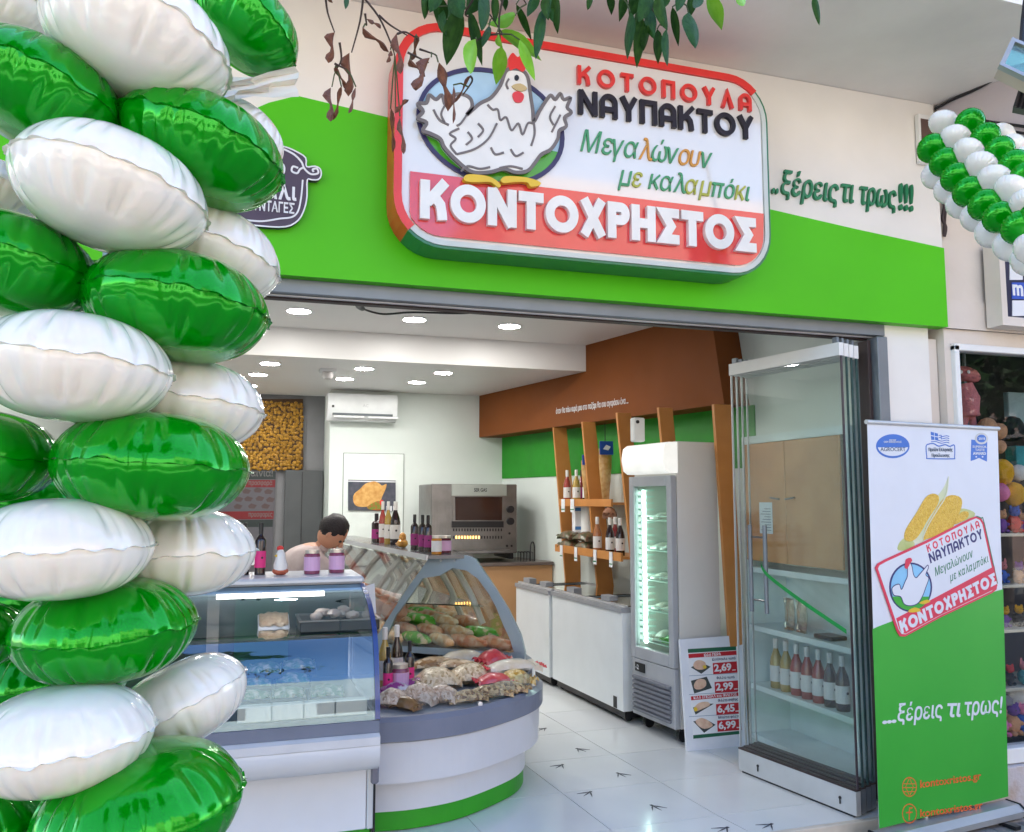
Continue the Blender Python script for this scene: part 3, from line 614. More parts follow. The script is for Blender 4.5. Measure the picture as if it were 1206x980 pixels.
for q in ([(-60, 470), (242, 470), (240, 508), (-60, 508)], [(-60, 636), (234, 632), (232, 674), (-60, 678)]): RP.poly([rp4(*p) for p in q], 0, .002).build('printed_stripe', rd, rp)
for q in ([(-60, 424), (244, 424), (243, 466), (-60, 466)], [(-60, 682), (230, 678), (228, 716), (-60, 718)]): RP.poly([rp4(*p) for p in q], 0, .002).build('printed_stripe', bk, rp)
for i, (x, y) in enumerate([(30, 530), (90, 528), (150, 522), (205, 530), (50, 570), (100, 568), (160, 566), (215, 572), (45, 608), (120, 606), (190, 606)]):
    RP.poly([rp4(*p) for p in [(x - 22, y), (x - 5, y - 14), (x + 25, y - 4), (x + 12, y + 14), (x - 16, y + 12)]], 0, .003).build('printed_tray', M('tray print', (.08, .05, .05), .5), rp)
a, c = RP.at(*rp4(112, 450)), RP.at(*rp4(228, 450)); text('DIVINO!', (a.x, 9.7, a.z), (c.x, 9.7, a.z), .06, N, .002, .004) if False else text('αινια!', (a.x, 9.7, a.z), (c.x, 9.7, a.z), .07, N, .002, .004).build('lettering', M('dim print', (.14, .13, .13), .5), rp)
for k, (s_, y) in enumerate((('προσφορά', 496), ('προσφορές', 662))):
    a, c = RP.at(*rp4(100, y)), RP.at(*rp4(226, y)); text(s_, (a.x, 9.7, a.z), (c.x, 9.7, a.z), .05, N, .002, .004).build('lettering', M('dim print', (.14, .13, .13), .5), rp)
a = RP.at(*rp4(88, 915)); c = RP.at(*rp4(136, 915)); text('50', (a.x, 9.7, a.z), (c.x, 9.7, a.z), .12, N, .001, .004, .04).build('lettering', printw, rp)
RP.poly([rp4(*p) for p in [(80, 865), (132, 865), (132, 920), (80, 920)]], 0, .001).build('printed_price', rd, rp)
dr = thing('rear_door', 'dark grey door in the rear passage left of the air conditioner', 'door', (.75, 9.7, 0))
BB(.52, 9.66, 0, .93, 9.745, 1.92, .004).build('door_leaf', M('door grey dimmed', (.08, .085, .09), .5), dr)  # grey leaf coloured darker in place of the passage's poor light
MB().box(.70, 9.655, .02, .706, 9.66, 1.9).build('door_joint', blk, dr)
# ---------------------------------------------------------------- oven on wooden cabinet
OY = 8.25; a, c = ay(508, 570, OY), ay(609, 655, OY); ox0, ox1, oz1, oz0 = a.x, c.x, a.z, c.z
ov = thing('grill_oven', 'stainless steel gas grill oven with dark window and two black knobs', 'oven', ((ox0 + ox1) / 2, OY + .3, oz0))
OP = Plane((0, OY, 1), (0, -1, 0))
def op(x, y): return (420 + x / 4.9, 540 + y / 4.9)
BB(ox0, OY, oz0 + .03, ox1, OY + .6, oz1, .008).build('housing', steel, ov)
OP.poly([op(*q) for q in [(548, 150), (860, 150), (860, 215), (548, 215)]], 0, .035).build('hood', M('hood steel', (.45, .5, .48), .3, .7), ov)
OP.poly([op(*q) for q in [(550, 216), (852, 216), (848, 362), (552, 362)]], 0, .012).build('window_frame', steel, ov)
OP.poly([op(*q) for q in [(566, 222), (838, 222), (836, 356), (568, 356)]], .012, .016).build('window', M('oven glass', (.035, .015, .012), .1, coat=.5), ov)
OP.poly([op(*q) for q in [(548, 362), (845, 362), (845, 398), (548, 398)]], 0, .02).build('drip_edge', blk, ov)
for y_ in (412, 455):
    for k in range(18):
        x_ = 556 + k * 16.2
        OP.poly([op(x_, y_ - 8), op(x_ + 7, y_ - 8), op(x_ + 7, y_ + 8), op(x_, y_ + 8)], 0, .004).build('vent_slot', M('flame glow', (.9, .45, .12), em=(1, .5, .12), es=1.2) if y_ == 455 and 0 < k < 10 else blk, ov)
for y_ in (293, 362): MB().lathe([(.040, 0), (.036, .03), (0, .031)], OP.at(*op(886, y_)), 18, (0, -1, 0)).build('knob', blk, ov)
for q in ((881, 432), (866, 504), (893, 504)): MB().lathe([(.012, 0), (.012, .01), (0, .01)], OP.at(*op(*q)), 10, (0, -1, 0)).build('button', blk, ov)
a, c = OP.at(*op(672, 192)), OP.at(*op(746, 192)); text('SER GAS', a + N * .035, c + N * .035, .035, N, 0, .003).build('lettering', blk, ov)
for k in range(7): B(ox0 + .02 + k * .028, OY - .004, oz0 + .2, ox0 + .034 + k * .028, OY, oz1 - .22).build('rib', steel, ov)
BB(ox0 + .23, OY - .18, oz0 + .045, ox1 - .12, OY + .002, oz0 + .075, .004).build('drip_tray', steel, ov)
for x_ in (ox0 + .06, ox1 - .08): BB(x_, OY + .02, oz0 - .028, x_ + .05, OY + .55, oz0 + .029, .004).build('foot', blk, ov)
wx = wallx(8.1) - .01
cb = thing('wooden_cabinet', 'light wood counter cabinet with dark worktop carrying the grill oven', 'cabinet', (2.4, 8.1, 0))
BB(1.5, 8.1, .02, wx, 8.75, .945, .004).build('cabinet_body', M('cabinet wood', (.5, .27, .12), .45, c2=(.58, .33, .16), sc=3, mix=(.2, .8)), cb)
BB(1.48, 8.06, .946, wx, 8.78, .978, .004).build('worktop', M('worktop', (.14, .11, .1), .3), cb)
rk_ = thing('wire_rack', 'small black wire rack on the worktop right of the oven', 'rack', (ay(630, 655, 8.2).x, 8.2, .98))
for k in range(5):
    x_ = ay(612 + k * 3.6, 650, 8.15).x; MB().tube([(x_, 8.12, .98), (x_, 8.12, 1.07), (x_, 8.3, 1.07), (x_, 8.3, .98)], .004, 5).build('wire', blk, rk_)
x_ = ay(625, 650, 8.15).x; MB().tube(spline([(x_, 8.15, .98), (x_ - .0, 8.15, 1.13), (x_ + .02, 8.15, 1.17), (x_ + .04, 8.15, 1.13), (x_ + .04, 8.15, .98)], 4, False), .007, 6).build('handle', blk, rk_)
# ---------------------------------------------------------------- chest freezers
frw = M('freezer white', (.72, .76, .78), .35, var=.02); frg = M('freezer trim', (.3, .31, .33), .4)
lidg = glass('lid glass', (.55, .6, .62), 1.5, 2.2)
def freezer(y0, y1, x0, x1, label, loc_badge):      # front face from (x0,y0) near to (x1,y1) far
    t = thing('chest_freezer', label, 'freezer', (x0 + .3, (y0 + y1) / 2, 0), group='white chest freezers along the right wall')
    D = .6; d = (Vector((x1, y1, 0)) - Vector((x0, y0, 0))).normalized(); nn = Vector((d.y, -d.x, 0)); a = Vector((x0, y0, 0)); b = Vector((x1, y1, 0))
    def qd(e0, e1, z0, z1, l0=0, l1=0): return MB().zprism([(p.x, p.y) for p in (a + d * l0 + nn * e0, b - d * l1 + nn * e0, b - d * l1 + nn * e1, a + d * l0 + nn * e1)], z0, z1)
    qd(0, D, .085, .78).build('cabinet', frw, t)
    qd(.03, D, .03, .084, .03, .03).build('plinth', blk, t)
    m_ = qd(-.012, D + .005, .781, .815, -.008, -.004).build('rim', frg, t)
    L = (b - a).length
    for k in (0, 1):
        l0 = .03 + k * L / 2; qd(.03, D - .03, .816 + k * .012, .822 + k * .012, l0, L - l0 - L / 2 + .02).build('sliding_lid', lidg, t)
        p = a + d * (l0 + L / 4 - .03) + nn * .05; qd(.03, .1, .834, .872, l0 + L / 4 - .09, L - l0 - L / 4 - .05).build('lid_handle', frg, t)
    qd(.02, .05, .816, .83).build('lid_rail', alul, t); qd(D - .05, D - .02, .816, .83).build('lid_rail', alul, t)
    for s in (.06, L - .06): p = a + d * s + nn * .07; MB().lathe([(.03, -.014), (.03, .014)], (p.x, p.y, .032), 12, (d.x, d.y, 0)).build('caster', blk, t)
    if loc_badge:
        p = a + d * .12; MB().prism([p + Vector((0, 0, .09)) + d * u + Vector((0, 0, w)) for u, w in ((-.025, 0), (.025, 0), (.025, .08), (-.025, .08))], -nn, 0, .004).build('badge', blk, t)
    return t
freezer(5.70, 6.94, 2.69, 2.618, 'nearer white chest freezer with sliding glass lids beside the display fridge', True)
freezer(6.97, 7.72, 2.60, 2.55, 'farther white chest freezer standing before the wooden cabinet', False)
# ---------------------------------------------------------------- display fridge
ff = thing('display_fridge', 'tall white upright display fridge with lit glass door and rounded white header', 'fridge', (3.05, 5.36, 0))
X0, Y0, Y1 = 2.775, 5.102, 5.62; X1 = 3.16
fw_ = M('fridge white', (.7, .68, .64), .4, var=.02); fg_ = M('fridge grey', (.38, .39, .41), .4)
sh = MB().box(X0 + .05, Y0, .1, X1, Y0 + .035, 1.99).box(X0 + .05, Y1 - .035, .1, X1, Y1, 1.99).box(X1 - .04, Y0 + .036, .1, X1, Y1 - .036, 1.99).box(X0 + .05, Y0 + .036, 1.74, X1 - .04, Y1 - .036, 1.985).box(X0 + .05, Y0 + .036, .1, X1 - .04, Y1 - .036, .5)
sh.build('cabinet', fw_, ff)
B(X1 - .055, Y0 + .04, .51, X1 - .042, Y1 - .04, 1.735).build('liner', M('liner', (.55, .68, .62), .4), ff)
dz0, dz1 = .49, 1.76
do = MB().bbox(X0, Y0, dz0, X0 + .045, Y0 + .055, dz1, .004).bbox(X0, Y1 - .055, dz0, X0 + .045, Y1, dz1, .004).bbox(X0, Y0 + .056, dz1 - .07, X0 + .045, Y1 - .056, dz1, .004).bbox(X0, Y0 + .056, dz0, X0 + .045, Y1 - .056, dz0 + .08, .004)
do.build('door_frame', fg_, ff)
B(X0 + .015, Y0 + .055, dz0 + .08, X0 + .022, Y1 - .055, dz1 - .07).build('door_glass', glass('fridge glass', (.88, .97, .93), 1.45, .8), ff)
MB().prism([(X0 - .045, 0, 1.80), (X0 - .06, 0, 1.88), (X0 - .045, 0, 1.96), (X0 - .01, 0, 1.985), (X0 + .06, 0, 1.985), (X0 + .06, 0, 1.775), (X0 - .01, 0, 1.775)], (0, 1, 0), Y0 - .002, Y1).smooth().build('header', M('header white', (.8, .8, .76), .25, em=(1, 1, .95), es=.12), ff)
led = M('led strip', (1, 1, 1), em=(.82, 1, .95), es=4)
B(X0 + .06, Y1 - .10, dz0 + .1, X0 + .075, Y1 - .085, dz1 - .1).build('led_strip', led, ff)
for k in range(24): z = dz0 + .11 + k * .046; B(X0 + .05, Y1 - .085, z, X0 + .16, Y1 - .045, z + .012).build('shelf_slot', M('slot pale', (.6, .75, .7), .4), ff)
ledn = M('pack film', (.72, .74, .66), .25, c2=(.6, .52, .45), sc=16, coat=.6, bump=.6, bsc=30)
pkg = M('pack green', (.1, .42, .06), .3, c2=(.3, .6, .15), sc=12, coat=.5)
rp_ = random.Random(11)
for k, z in enumerate((.60, .82, 1.03, 1.24, 1.45)):
    sfm = MB()
    for q in range(9): y = Y0 + .05 + q * (Y1 - Y0 - .1) / 8; sfm.tube([(X0 + .08, y, z), (X1 - .06, y, z)], .0025, 4)
    for x in (X0 + .08, X0 + .3, X1 - .07): sfm.tube([(x, Y0 + .045, z), (x, Y1 - .045, z)], .004, 5)
    sfm.tube([(X0 + .075, Y0 + .045, z + .03), (X0 + .075, Y1 - .045, z + .03)], .003, 5)
    sfm.build('wire_shelf', M('wire white', (.6, .75, .68), .3), ff)
# price ticket rail & grille
gr_ = MB(); BB(X0 + .005, Y0 + .004, .1, X0 + .05, Y1 - .004, .485, .004).build('grille_panel', fg_, ff)
for k in range(8): z = .135 + k * .031; MB().prism([(X0 + .004, 0, z), (X0 - .012, 0, z - .004), (X0 - .012, 0, z + .012), (X0 + .004, 0, z + .02)], (0, 1, 0), Y0 + .04, Y1 - .03).build('grille_slat', M('slat grey', (.16, .17, .2), .45), ff)
B(X0 - .001, Y1 - .17, .40, X0 + .004, Y1 - .05, .46).build('control_panel', blk, ff)
text('-2', (X0 - .002, Y1 - .06, .415), (X0 - .002, Y1 - .10, .415), .03, (-1, 0, 0), 0, .001).build('display_digits', printw, ff)
for x, y in ((X0 + .1, Y0 + .06), (X1 - .1, Y0 + .06), (X0 + .1, Y1 - .06)): MB().lathe([(.04, -.015), (.04, .015)], (x, y, .042), 14, (0, 1, 0)).build('caster', blk, ff)
B(X0 + .06, Y0 + .03, .075, X1 - .05, Y1 - .03, .1).build('base_frame', blk, ff)
# packs of chicken in the fridge
def bag(L, Wd, H, seed=0, crimp=.012, n=14, m=18, lump=.1):      # pillow-shaped film bag, x = length, resting on z = 0
    mb = MB(); vs = []; fs = []; rg_ = random.Random(seed)
    for i in range(m + 1):
        t = i / m; s = max(0., math.sin(math.pi * t)) ** .42
        for k in range(n):
            a = 2 * math.pi * k / n; ca, sa = math.cos(a), math.sin(a)
            g = 1 + lump * noise.noise(Vector((t * 5 + seed, ca * 1.4, sa * 1.4)))
            vs.append(((t - .5) * L, Wd / 2 * (ca * (.9 + .1 * s)) * g, max(0.001, H / 2 + H / 2 * s * sa * g) if sa < 0 else H / 2 * (.25 + .75 * s) * .6 + H / 2 * s * sa * g * 1.2))
    for i in range(m):
        for k in range(n): fs.append((i * n + k, i * n + (k + 1) % n, (i + 1) * n + (k + 1) % n, (i + 1) * n + k))
    fs += [tuple(range(n)), tuple(m * n + k for k in range(n))]
    return mb.add(vs, fs).smooth()
def tray(L, Wd, H): return MB().bbox(-L / 2, -Wd / 2, 0, L / 2, Wd / 2, H * .45, .006)
def food(name, label, cat, group, loc, rz, dims, matf, kind='bag', seed=0, matt=None, tilt=0.):
    t = thing(name, label, cat, loc, rz, group); t.rotation_euler.y = tilt
    m4 = wm(t)
    if kind == 'tray':
        b1 = tray(*dims); b1.v = [m4 @ v for v in b1.v]; b1.build('tray', matt or blk, t)
        b2 = bag(dims[0] * .92, dims[1] * .92, dims[2] * .8, seed, lump=.35); b2.v = [m4 @ (v + Vector((0, 0, dims[2] * .3))) for v in b2.v]; b2.build('food', matf, t)
    else:
        b1 = bag(*dims, seed=seed); b1.v = [m4 @ v for v in b1.v]; b1.build('film_bag', matf, t)
        for s in (-1, 1):
            e = MB(); nn_ = 7
            for q in range(nn_):
                y = (-.5 + q / (nn_ - 1)) * dims[1] * .85; e.v += [Vector((s * dims[0] * .495, y, dims[2] * .42)), Vector((s * dims[0] * (.5 + .05) + s * .012, y * 1.05, dims[2] * (.42 + .10 * ((q % 2) * 2 - 1)))) ]
                if q: k = 2 * q; e.f.append((k - 2, k - 1, k + 1, k))
            e.v = [m4 @ v for v in e.v]; e.build('crimped_end', matt or matf, t)
    return t
lv = ['second lowest', 'middle', 'second highest', 'top']
for k, z in enumerate((.60, .82, 1.03, 1.24, 1.45)):
    for q in range(3):
        lbl = '%s chicken pack %s on the %s fridge shelf' % (['pale', 'pinkish', 'small'][q], ['at the near end', 'in mid row', 'at the far end'][q], lv[k - 1] if k else 'lowest')
        if k == 0 and q < 2: lbl = 'bright green %s pack on the lowest fridge shelf' % ['upper', 'front'][q]
        food('chicken_pack', lbl, 'food pack', 'packs inside the display fridge', (X0 + .2, Y0 + .11 + q * .125, z + .004), rp_.uniform(-.2, .2), (.2, .11, .06 + .03 * (k == 0)), pkg if (k == 0 and q < 2) else ledn, 'bag', k * 3 + q)
TURN = Matrix.Translation((X0, Y0, 0)) @ Matrix.Rotation(R(6.5), 4, 'Z') @ Matrix.Translation((-X0, -Y0, 0))
for o in [ff] + [q for q in COL.objects if q.name.startswith('chicken_pack') and q.parent is None]: o.matrix_basis = TURN @ wm(o)
# air freshener on the fridge
a = ay(758, 514, 5.25); af = thing('air_freshener', 'white automatic air freshener dispenser standing on top of the display fridge', 'dispenser', (ay(751, 500, 5.2).x, 5.2, 1.986))
xw = af.location.x; wd = ay(758, 500, 5.2).x - ay(745, 500, 5.2).x
BB(xw - wd / 2, 5.17, 1.987, xw + wd / 2, 5.235, 2.15, .008).build('body', white, af)
MB().lathe([(.012, 0), (.012, .006), (0, .007)], (xw - wd * .2, 5.169, 2.12), 12, (0, -1, 0)).build('nozzle', blk, af)
# ---------------------------------------------------------------- bottles and jars
def M4(t, mb): m = wm(t); mb.v = [m @ v for v in mb.v]; return mb
glb = {'dark': M('bottle dark', (.02, .008, .01), .08, coat=.7), 'rose': M('bottle rose', (.33, .05, .04), .1, coat=.7), 'gold': M('bottle gold', (.42, .28, .06), .1, coat=.7), 'amber': M('bottle amber', (.38, .14, .05), .1, coat=.7), 'red': M('bottle red', (.22, .012, .015), .1, coat=.7)}
lab = {'white': M('label white', (.72, .7, .68), .5), 'pink': M('label pink', (.75, .03, .22), .45), 'lilac': M('label lilac', (.66, .4, .62), .5), 'purple': M('label purple', (.35, .03, .2), .45)}
cap = {'white': M('cap white', (.75, .73, .7), .35), 'black': blk}
BK = {}
def bottle(kind, H, r, gl, la, ca, label, loc, group=None, cat='bottle', rz=0.):
    key = (kind, H, r, gl, la, ca)
    if key in BK: return dup(BK[key], loc=loc, rz=rz, label=label, group=group)
    t = thing('wine_bottle' if kind != 'square' else 'vinegar_bottle', label, cat, (0, 0, 0), 0, group)
    if kind == 'square': pr = [(0, 0), (r, 0), (r, .66 * H), (r * .8, .71 * H), (r * .38, .76 * H), (r * .38, .84 * H)]; c0 = .78
    else: pr = [(0, 0), (r * .95, 0), (r, .02 * H), (r, .52 * H), (r * .85, .62 * H), (r * .42, .76 * H), (r * .36, .82 * H), (r * .36, .9 * H)]; c0 = .80
    MB().lathe(pr, n=16).smooth().build('glass_body', glb[gl], t)
    MB().lathe([(r * .42, c0 * H), (r * .42, H * .99), (r * .36, H), (0, H)], n=12).build('cap', cap[ca], t)
    MB().lathe([(r * 1.015, H * .14), (r * 1.015, H * .46)], n=16).build('label', lab[la], t)
    MB().lathe([(.0, 0), (r * .22, .0), (r * .22, .001), (0, .001)], (0, -r * 1.02, H * .33), 8, (0, -1, 0)).build('label_mark', blk, t)
    t.location = loc; t.rotation_euler.z = rz; BK[key] = t; return t
def jar(label, loc, r, H, content, group=None, lid=None, la='lilac'):
    key = ('jar', content.name, r, H)
    if key in BK: return dup(BK[key], loc=loc, label=label, group=group)
    t = thing('glass_jar', label, 'jar', (0, 0, 0), 0, group)
    MB().lathe([(0, 0), (r * .96, 0), (r, .01), (r, H * .8), (r * .85, H * .86)], n=18).smooth().build('jar_body', content, t)
    MB().lathe([(r * .9, H * .86), (r * .9, H), (0, H)], n=18).build('lid', lid or M('jar lid', (.6, .55, .5), .3, .6), t)
    MB().lathe([(r * 1.015, H * .14), (r * 1.015, H * .72)], n=18).build('label', lab[la], t)
    t.location = loc; BK[key] = t; return t
# ---------------------------------------------------------------- wall shelves between the fins
def shelf(z, pts, label, Y):
    t = thing('wall_shelf', label, 'shelf', (pts[0][0], pts[0][1], z), 0, 'wooden bottle shelves on the fins'); d = (Vector(pts[1]) - Vector(pts[0])).normalized(); nn = Vector((d.y, -d.x)) ; a, b_ = Vector(pts[0]), Vector(pts[1])
    if nn.x < 0: nn = -nn
    def qd(e0, e1): return [(p.x, p.y) for p in (a + nn * e0, b_ + nn * e0, b_ + nn * e1, a + nn * e1)]
    MB().zprism(qd(0, .28), z - .02, z).build('board', orange, t)
    MB().zprism(qd(-.02, -.0005), z - .035, z + .03).build('front_lip', orange, t); return t, a, d, nn
def shp(px0, y0, px1, y1, Ya, Yb): return ay(px0, y0, Ya), ay(px1, y1, Yb)
a, c = ay(660, 592, 7.5), ay(722, 597, 6.65); zs = (a.z + c.z) / 2 + .02; zA = zs
s1 = shelf(zs, [(a.x, a.y), (c.x, c.y)], 'upper orange wooden shelf with wine bottles on the slanted fins', 7)
a2, c2 = ay(656, 645, 7.5), ay(734, 662, 6.1); zB = (a2.z + c2.z) / 2 + .02
s2 = shelf(zB, [(a2.x, a2.y), (c2.x, c2.y)], 'lower orange wooden shelf with wine bottles and vegetable packs on the fins', 7)
def on(s, px, Y, e=.1):
    a, d, nn = s[1], s[2], s[3]
    if px:      # find the point of the shelf seen in this column of the photo
        def col(t): q = a + d * t + nn * e; v = Vector((q.x, q.y, EYE)) - EYEP; return 603 + 1000 * v.dot(RT) / v.dot(FW)
        t = min((abs(col(k * .01) - px), k * .01) for k in range(-10, 220))[1]
    else: t = (Y - a.y) / d.y
    p = a + d * t + nn * e; return (p.x, p.y)
G = 'wine bottles on the wall shelves'
for px, Y, gl, nm in ((668, 7.38, 'rose', 'rose wine bottle with white cap, leftmost on the upper shelf'), (679, 7.12, 'gold', 'golden wine bottle with white cap, second from left on the upper shelf'), (685, 6.98, 'red', 'dark red bottle standing behind the golden one on the upper shelf'), (691, 6.82, 'dark', 'dark wine bottle with white cap next to the wooden fin, upper shelf')):
    x, y = on(s1, px, Y, .04 if gl != 'red' else .15); bottle('wine', .30, .036, gl, 'white' if gl != 'red' else 'purple', 'white' if gl != 'red' else 'black', nm, (x, y, zA), G)
for px, e, gl, nm in ((703, .03, 'amber', 'amber wine bottle directly before the second fin on the lower shelf'), (718, .03, 'dark', 'dark wine bottle with large white label in the middle of the lower shelf'), (724, .15, 'red', 'red wine bottle at the back of the lower shelf'), (730, .05, 'dark', 'dark wine bottle at the fridge end of the lower shelf')):
    x, y = on(s2, px, 0, e); bottle('wine', .30, .036, gl, 'white', 'white', nm, (x, y, zB), G)
pkm = M('dark pack', (.08, .09, .045), .35, c2=(.2, .1, .06), sc=25, mix=(.45, .6), coat=.5)
for Y, z, nm, nm2 in ((672, 0, 'dark green', 'lower left'), (691, 0, 'brown', 'lower right'), (671, .075, 'olive', 'upper left'), (690, .075, 'green', 'upper right')):
    x, y = on(s2, Y, 0, .07); food('vegetable_pack', nm + ' film pack, ' + nm2 + ' of the stack on the lower wall shelf', 'food pack', 'film packs on the lower wall shelf', (x, y, zB + z), R(97), (.24, .17, .10), pkm, 'bag', Y)
# carton and blue-white box hanging between the shelves
x, y = on(s1, 681, 0, .08); bx = thing('carton_box', 'blue and white carton standing between the shelves behind the packs', 'box', (x, y, zB + .14))
BB(x - .05, y - .04, zB + .145, x + .05, y + .04, zA - .03, .003).build('carton', printw, bx)
MB().box(x - .051, y - .041, zB + .17, x + .051, y - .0405, zB + .2).box(x - .051, y - .041, zA - .08, x + .051, y - .0405, zA - .05).build('printed_band', M('print blue', (.05, .2, .5), .4), bx)
x, y = on(s1, 692, 0, .12); cy_ = tag(MB().lathe([(.06, 0), (.06, .25), (0, .25)], (x, y, zB + .14), 18).smooth().build('paper_roll', white), 'white paper roll standing behind the packs between the two shelves', 'paper roll')
# price tags on shelf lips
for s, z, lst, nm in ((s1, zA, (663, 674), 'upper'), (s2, zB, (661, 678, 700, 719), 'lower')):
    for k, Y in enumerate(lst):
        x, y = on(s, Y, 0, -.024); tg = thing('price_tag', 'small white price tag, %s from the left on the lip of the %s wall shelf' % (['first', 'second', 'third', 'fourth'][k], nm), 'price tag', (x, y, z - .08), group='price tags on the wall shelves')
        d, nn = s[2], s[3]; q = [Vector((x, y, 0)) + Vector((d.x, d.y, 0)) * u for u in (-.03, .03)]
        MB().prism([(q[0].x, q[0].y, z - .09), (q[1].x, q[1].y, z - .09), (q[1].x, q[1].y, z + .03), (q[0].x, q[0].y, z + .03)], (-nn.x, -nn.y, 0), 0, .003).build('card', printw, tg)
        MB().prism([(q[0].x, q[0].y, z - .07), (q[1].x, q[1].y, z - .07), (q[1].x, q[1].y, z - .06), (q[0].x, q[0].y, z - .06)], (-nn.x, -nn.y, 0), .003, .004).build('printed_line', M('tag green', (.05, .25, .12), .5), tg)
# hanging pasta bags, clock
pp = ay(709, 560, 6.62)
def pasta(cx, Y, z1, z0, w, label):
    t = thing('pasta_bag', label, 'food bag', (cx, Y, z0), 0, 'long pasta bags hanging behind the fins')
    m_ = MB(); L = z1 - z0
    for i in range(13):
        f = i / 12; ww = w / 2 * (1 if f < .3 else 1 - (f - .3) * .75); th = .03 * math.sin(math.pi * min(1, f + .12)) + .004
        for k in range(10):
            a = 2 * math.pi * k / 10; m_.v.append(Vector((cx + ww * math.cos(a) * (1 + .06 * noise.noise(Vector((f * 6, a, cx * 9)))), Y + th * math.sin(a), z1 - .12 * L - f * L * .88)))
    for i in range(12):
        for k in range(10): m_.f.append((i * 10 + k, i * 10 + (k + 1) % 10, (i + 1) * 10 + (k + 1) % 10, (i + 1) * 10 + k))
    m_.smooth().build('film_bag', M('pasta gold', (.5, .25, .06), .3, c2=(.65, .42, .18), sc=25, coat=.6, bump=.5, bsc=40), t)
    hb = MB().prism([(cx - w / 2, Y - .03, z1), (cx + w / 2, Y - .03, z1), (cx + w / 2 * 1.02, Y - .036, z1 - .22 * L), (cx - w / 2 * 1.02, Y - .036, z1 - .22 * L)], (0, 1, 0), 0, .012); hb.build('header_card', M('pasta blue', (.02, .07, .35), .35), t)
    MB().prism([(cx - w * .3, Y - .04, z1 - .13 * L), (cx - w * .05, Y - .04, z1 - .06 * L), (cx + w * .3, Y - .04, z1 - .09 * L), (cx + w * .1, Y - .04, z1 - .15 * L)], (0, 1, 0), 0, .003).build('printed_leaf', printw, t)
    MB().tube([(cx, Y, z1), (cx, Y, z1 + .16)], .004, 5).build('hook', blk, t)
pasta(ay(713, 560, 6.9).x, 6.9, ay(713, 520, 6.9).z, ay(713, 592, 6.9).z, .125, 'long blue and gold pasta bag hanging right of the second fin')
pasta(ay(692, 560, 7.05).x, 7.05, ay(692, 536, 7.05).z, ay(692, 590, 7.05).z, .12, 'long blue and gold pasta bag half hidden behind the second fin')
x_ = ay(718, 605, 6.7); food('bread_bag', 'brown paper pack hanging low behind the second fin', 'food bag', None, (x_.x, 6.7, x_.z - .05), R(60), (.16, .12, .12), M('paper brown', (.3, .14, .08), .6), 'bag', 5)
Yc = 7.9; cc = ay(671, 541, Yc); ck = thing('wall_clock', 'round white wall clock on the green wall behind the first fin', 'clock', (cc.x, Yc, cc.z))
MB().lathe([(.10, 0), (.112, .01), (.112, .03), (.1, .03)], cc, 28, (-.9, -.43, 0)).build('rim', blk, ck)
MB().lathe([(.1, .0), (.1, .02), (0, .02)], cc, 28, (-.9, -.43, 0)).build('dial', white, ck)
# ---------------------------------------------------------------- price board leaning beside the fridge
A_, B_, C_, D_ = az(808.7, 885, 0), az(878, 878.5, 0), None, None
pn = Vector((0, 0, 1)).cross((B_ - A_).normalized()); pn = pn if pn.y < 0 else -pn
lean = (pn + Vector((0, 0, .10))).normalized(); PB = Plane(A_, lean)
pb = thing('price_board', 'white leaning price board with four red price boxes and meat pictures', 'sign board', (A_ + B_) / 2)
def bp(x, y): return (790 + x / 6.533, 740 + y / 6.533)
PB.poly([bp(*q) for q in [(125, 950), (68, 88), (560, 50), (600, 910)]], -.02, 0).build('board', M('board white', (.72, .74, .8), .4), pb)
gD = M('print dark green', (.02, .12, .06), .4); rD = M('print red', (.5, .02, .03), .4); nD = M('print navy', (.03, .04, .12), .4)
PB.poly([bp(*q) for q in [(130, 160), (500, 138), (540, 812), (172, 850)]], 0, .001).build('printed_background', printw, pb)
for q in ([(130, 160), (500, 138), (502, 168), (132, 190)], [(172, 822), (538, 788), (540, 812), (173, 850)]): PB.poly([bp(*p) for p in q], .001, .002).build('printed_band', gD, pb)
for q in ([(134, 198), (503, 172), (505, 204), (137, 230)], [(154, 524), (520, 492), (522, 520), (157, 554)]): PB.poly([bp(*p) for p in q], .001, .002).build('printed_band', rD, pb)
def brow(s, x0, y0, x1, y1, hp, mat, d=.003, bold=.02, nm='lettering'):
    a, c = PB.at(*bp(x0, y0)), PB.at(*bp(x1, y1)); h = (PB.at(*bp(x0, y0 - hp)) - a).length; text(s, a, c, h, lean, .002, d, bold, upv=None).build(nm, mat, pb)
for (s, x0, y0) in (('2,69', 330, 326), ('2,99', 344, 472), ('6,45', 355, 642), ('6,99', 364, 768)):
    PB.poly([bp(*p) for p in [(x0 - 8, y0 - 58), (x0 + 176, y0 - 72), (x0 + 182, y0 + 14), (x0 - 4, y0 + 28)]], .001, .002).build('printed_price_box', rD, pb)
    brow(s, x0 + 4, y0 + 6, x0 + 136, y0 - 6, 52, printw, .004, .03, 'price')
    PB.poly([bp(*p) for p in [(x0 + 142, y0 - 8), (x0 + 168, y0 - 10), (x0 + 168, y0 - 3), (x0 + 142, y0 - 1)]], .002, .003).build('printed_unit', printw, pb)
brow('Κιλό ΠΕΡΑ', 256, 218, 385, 208, 22, printw); brow('Κιλό ΣΠΕΣΙΑΛ και ΦΙΛΕΤΟΣ', 175, 545, 508, 516, 20, printw, bold=.01)
for s, x0, y0, x1, y1 in (('Κοτόπουλο νωπό', 318, 250, 497, 238), ('Φιλέτο νωπό', 352, 392, 490, 384), ('Φιλέτο στήθος', 362, 566, 516, 554), ('Μπούτια φιλέτο', 364, 696, 528, 684)): brow(s, x0, y0, x1, y1, 19, nD, bold=.015)
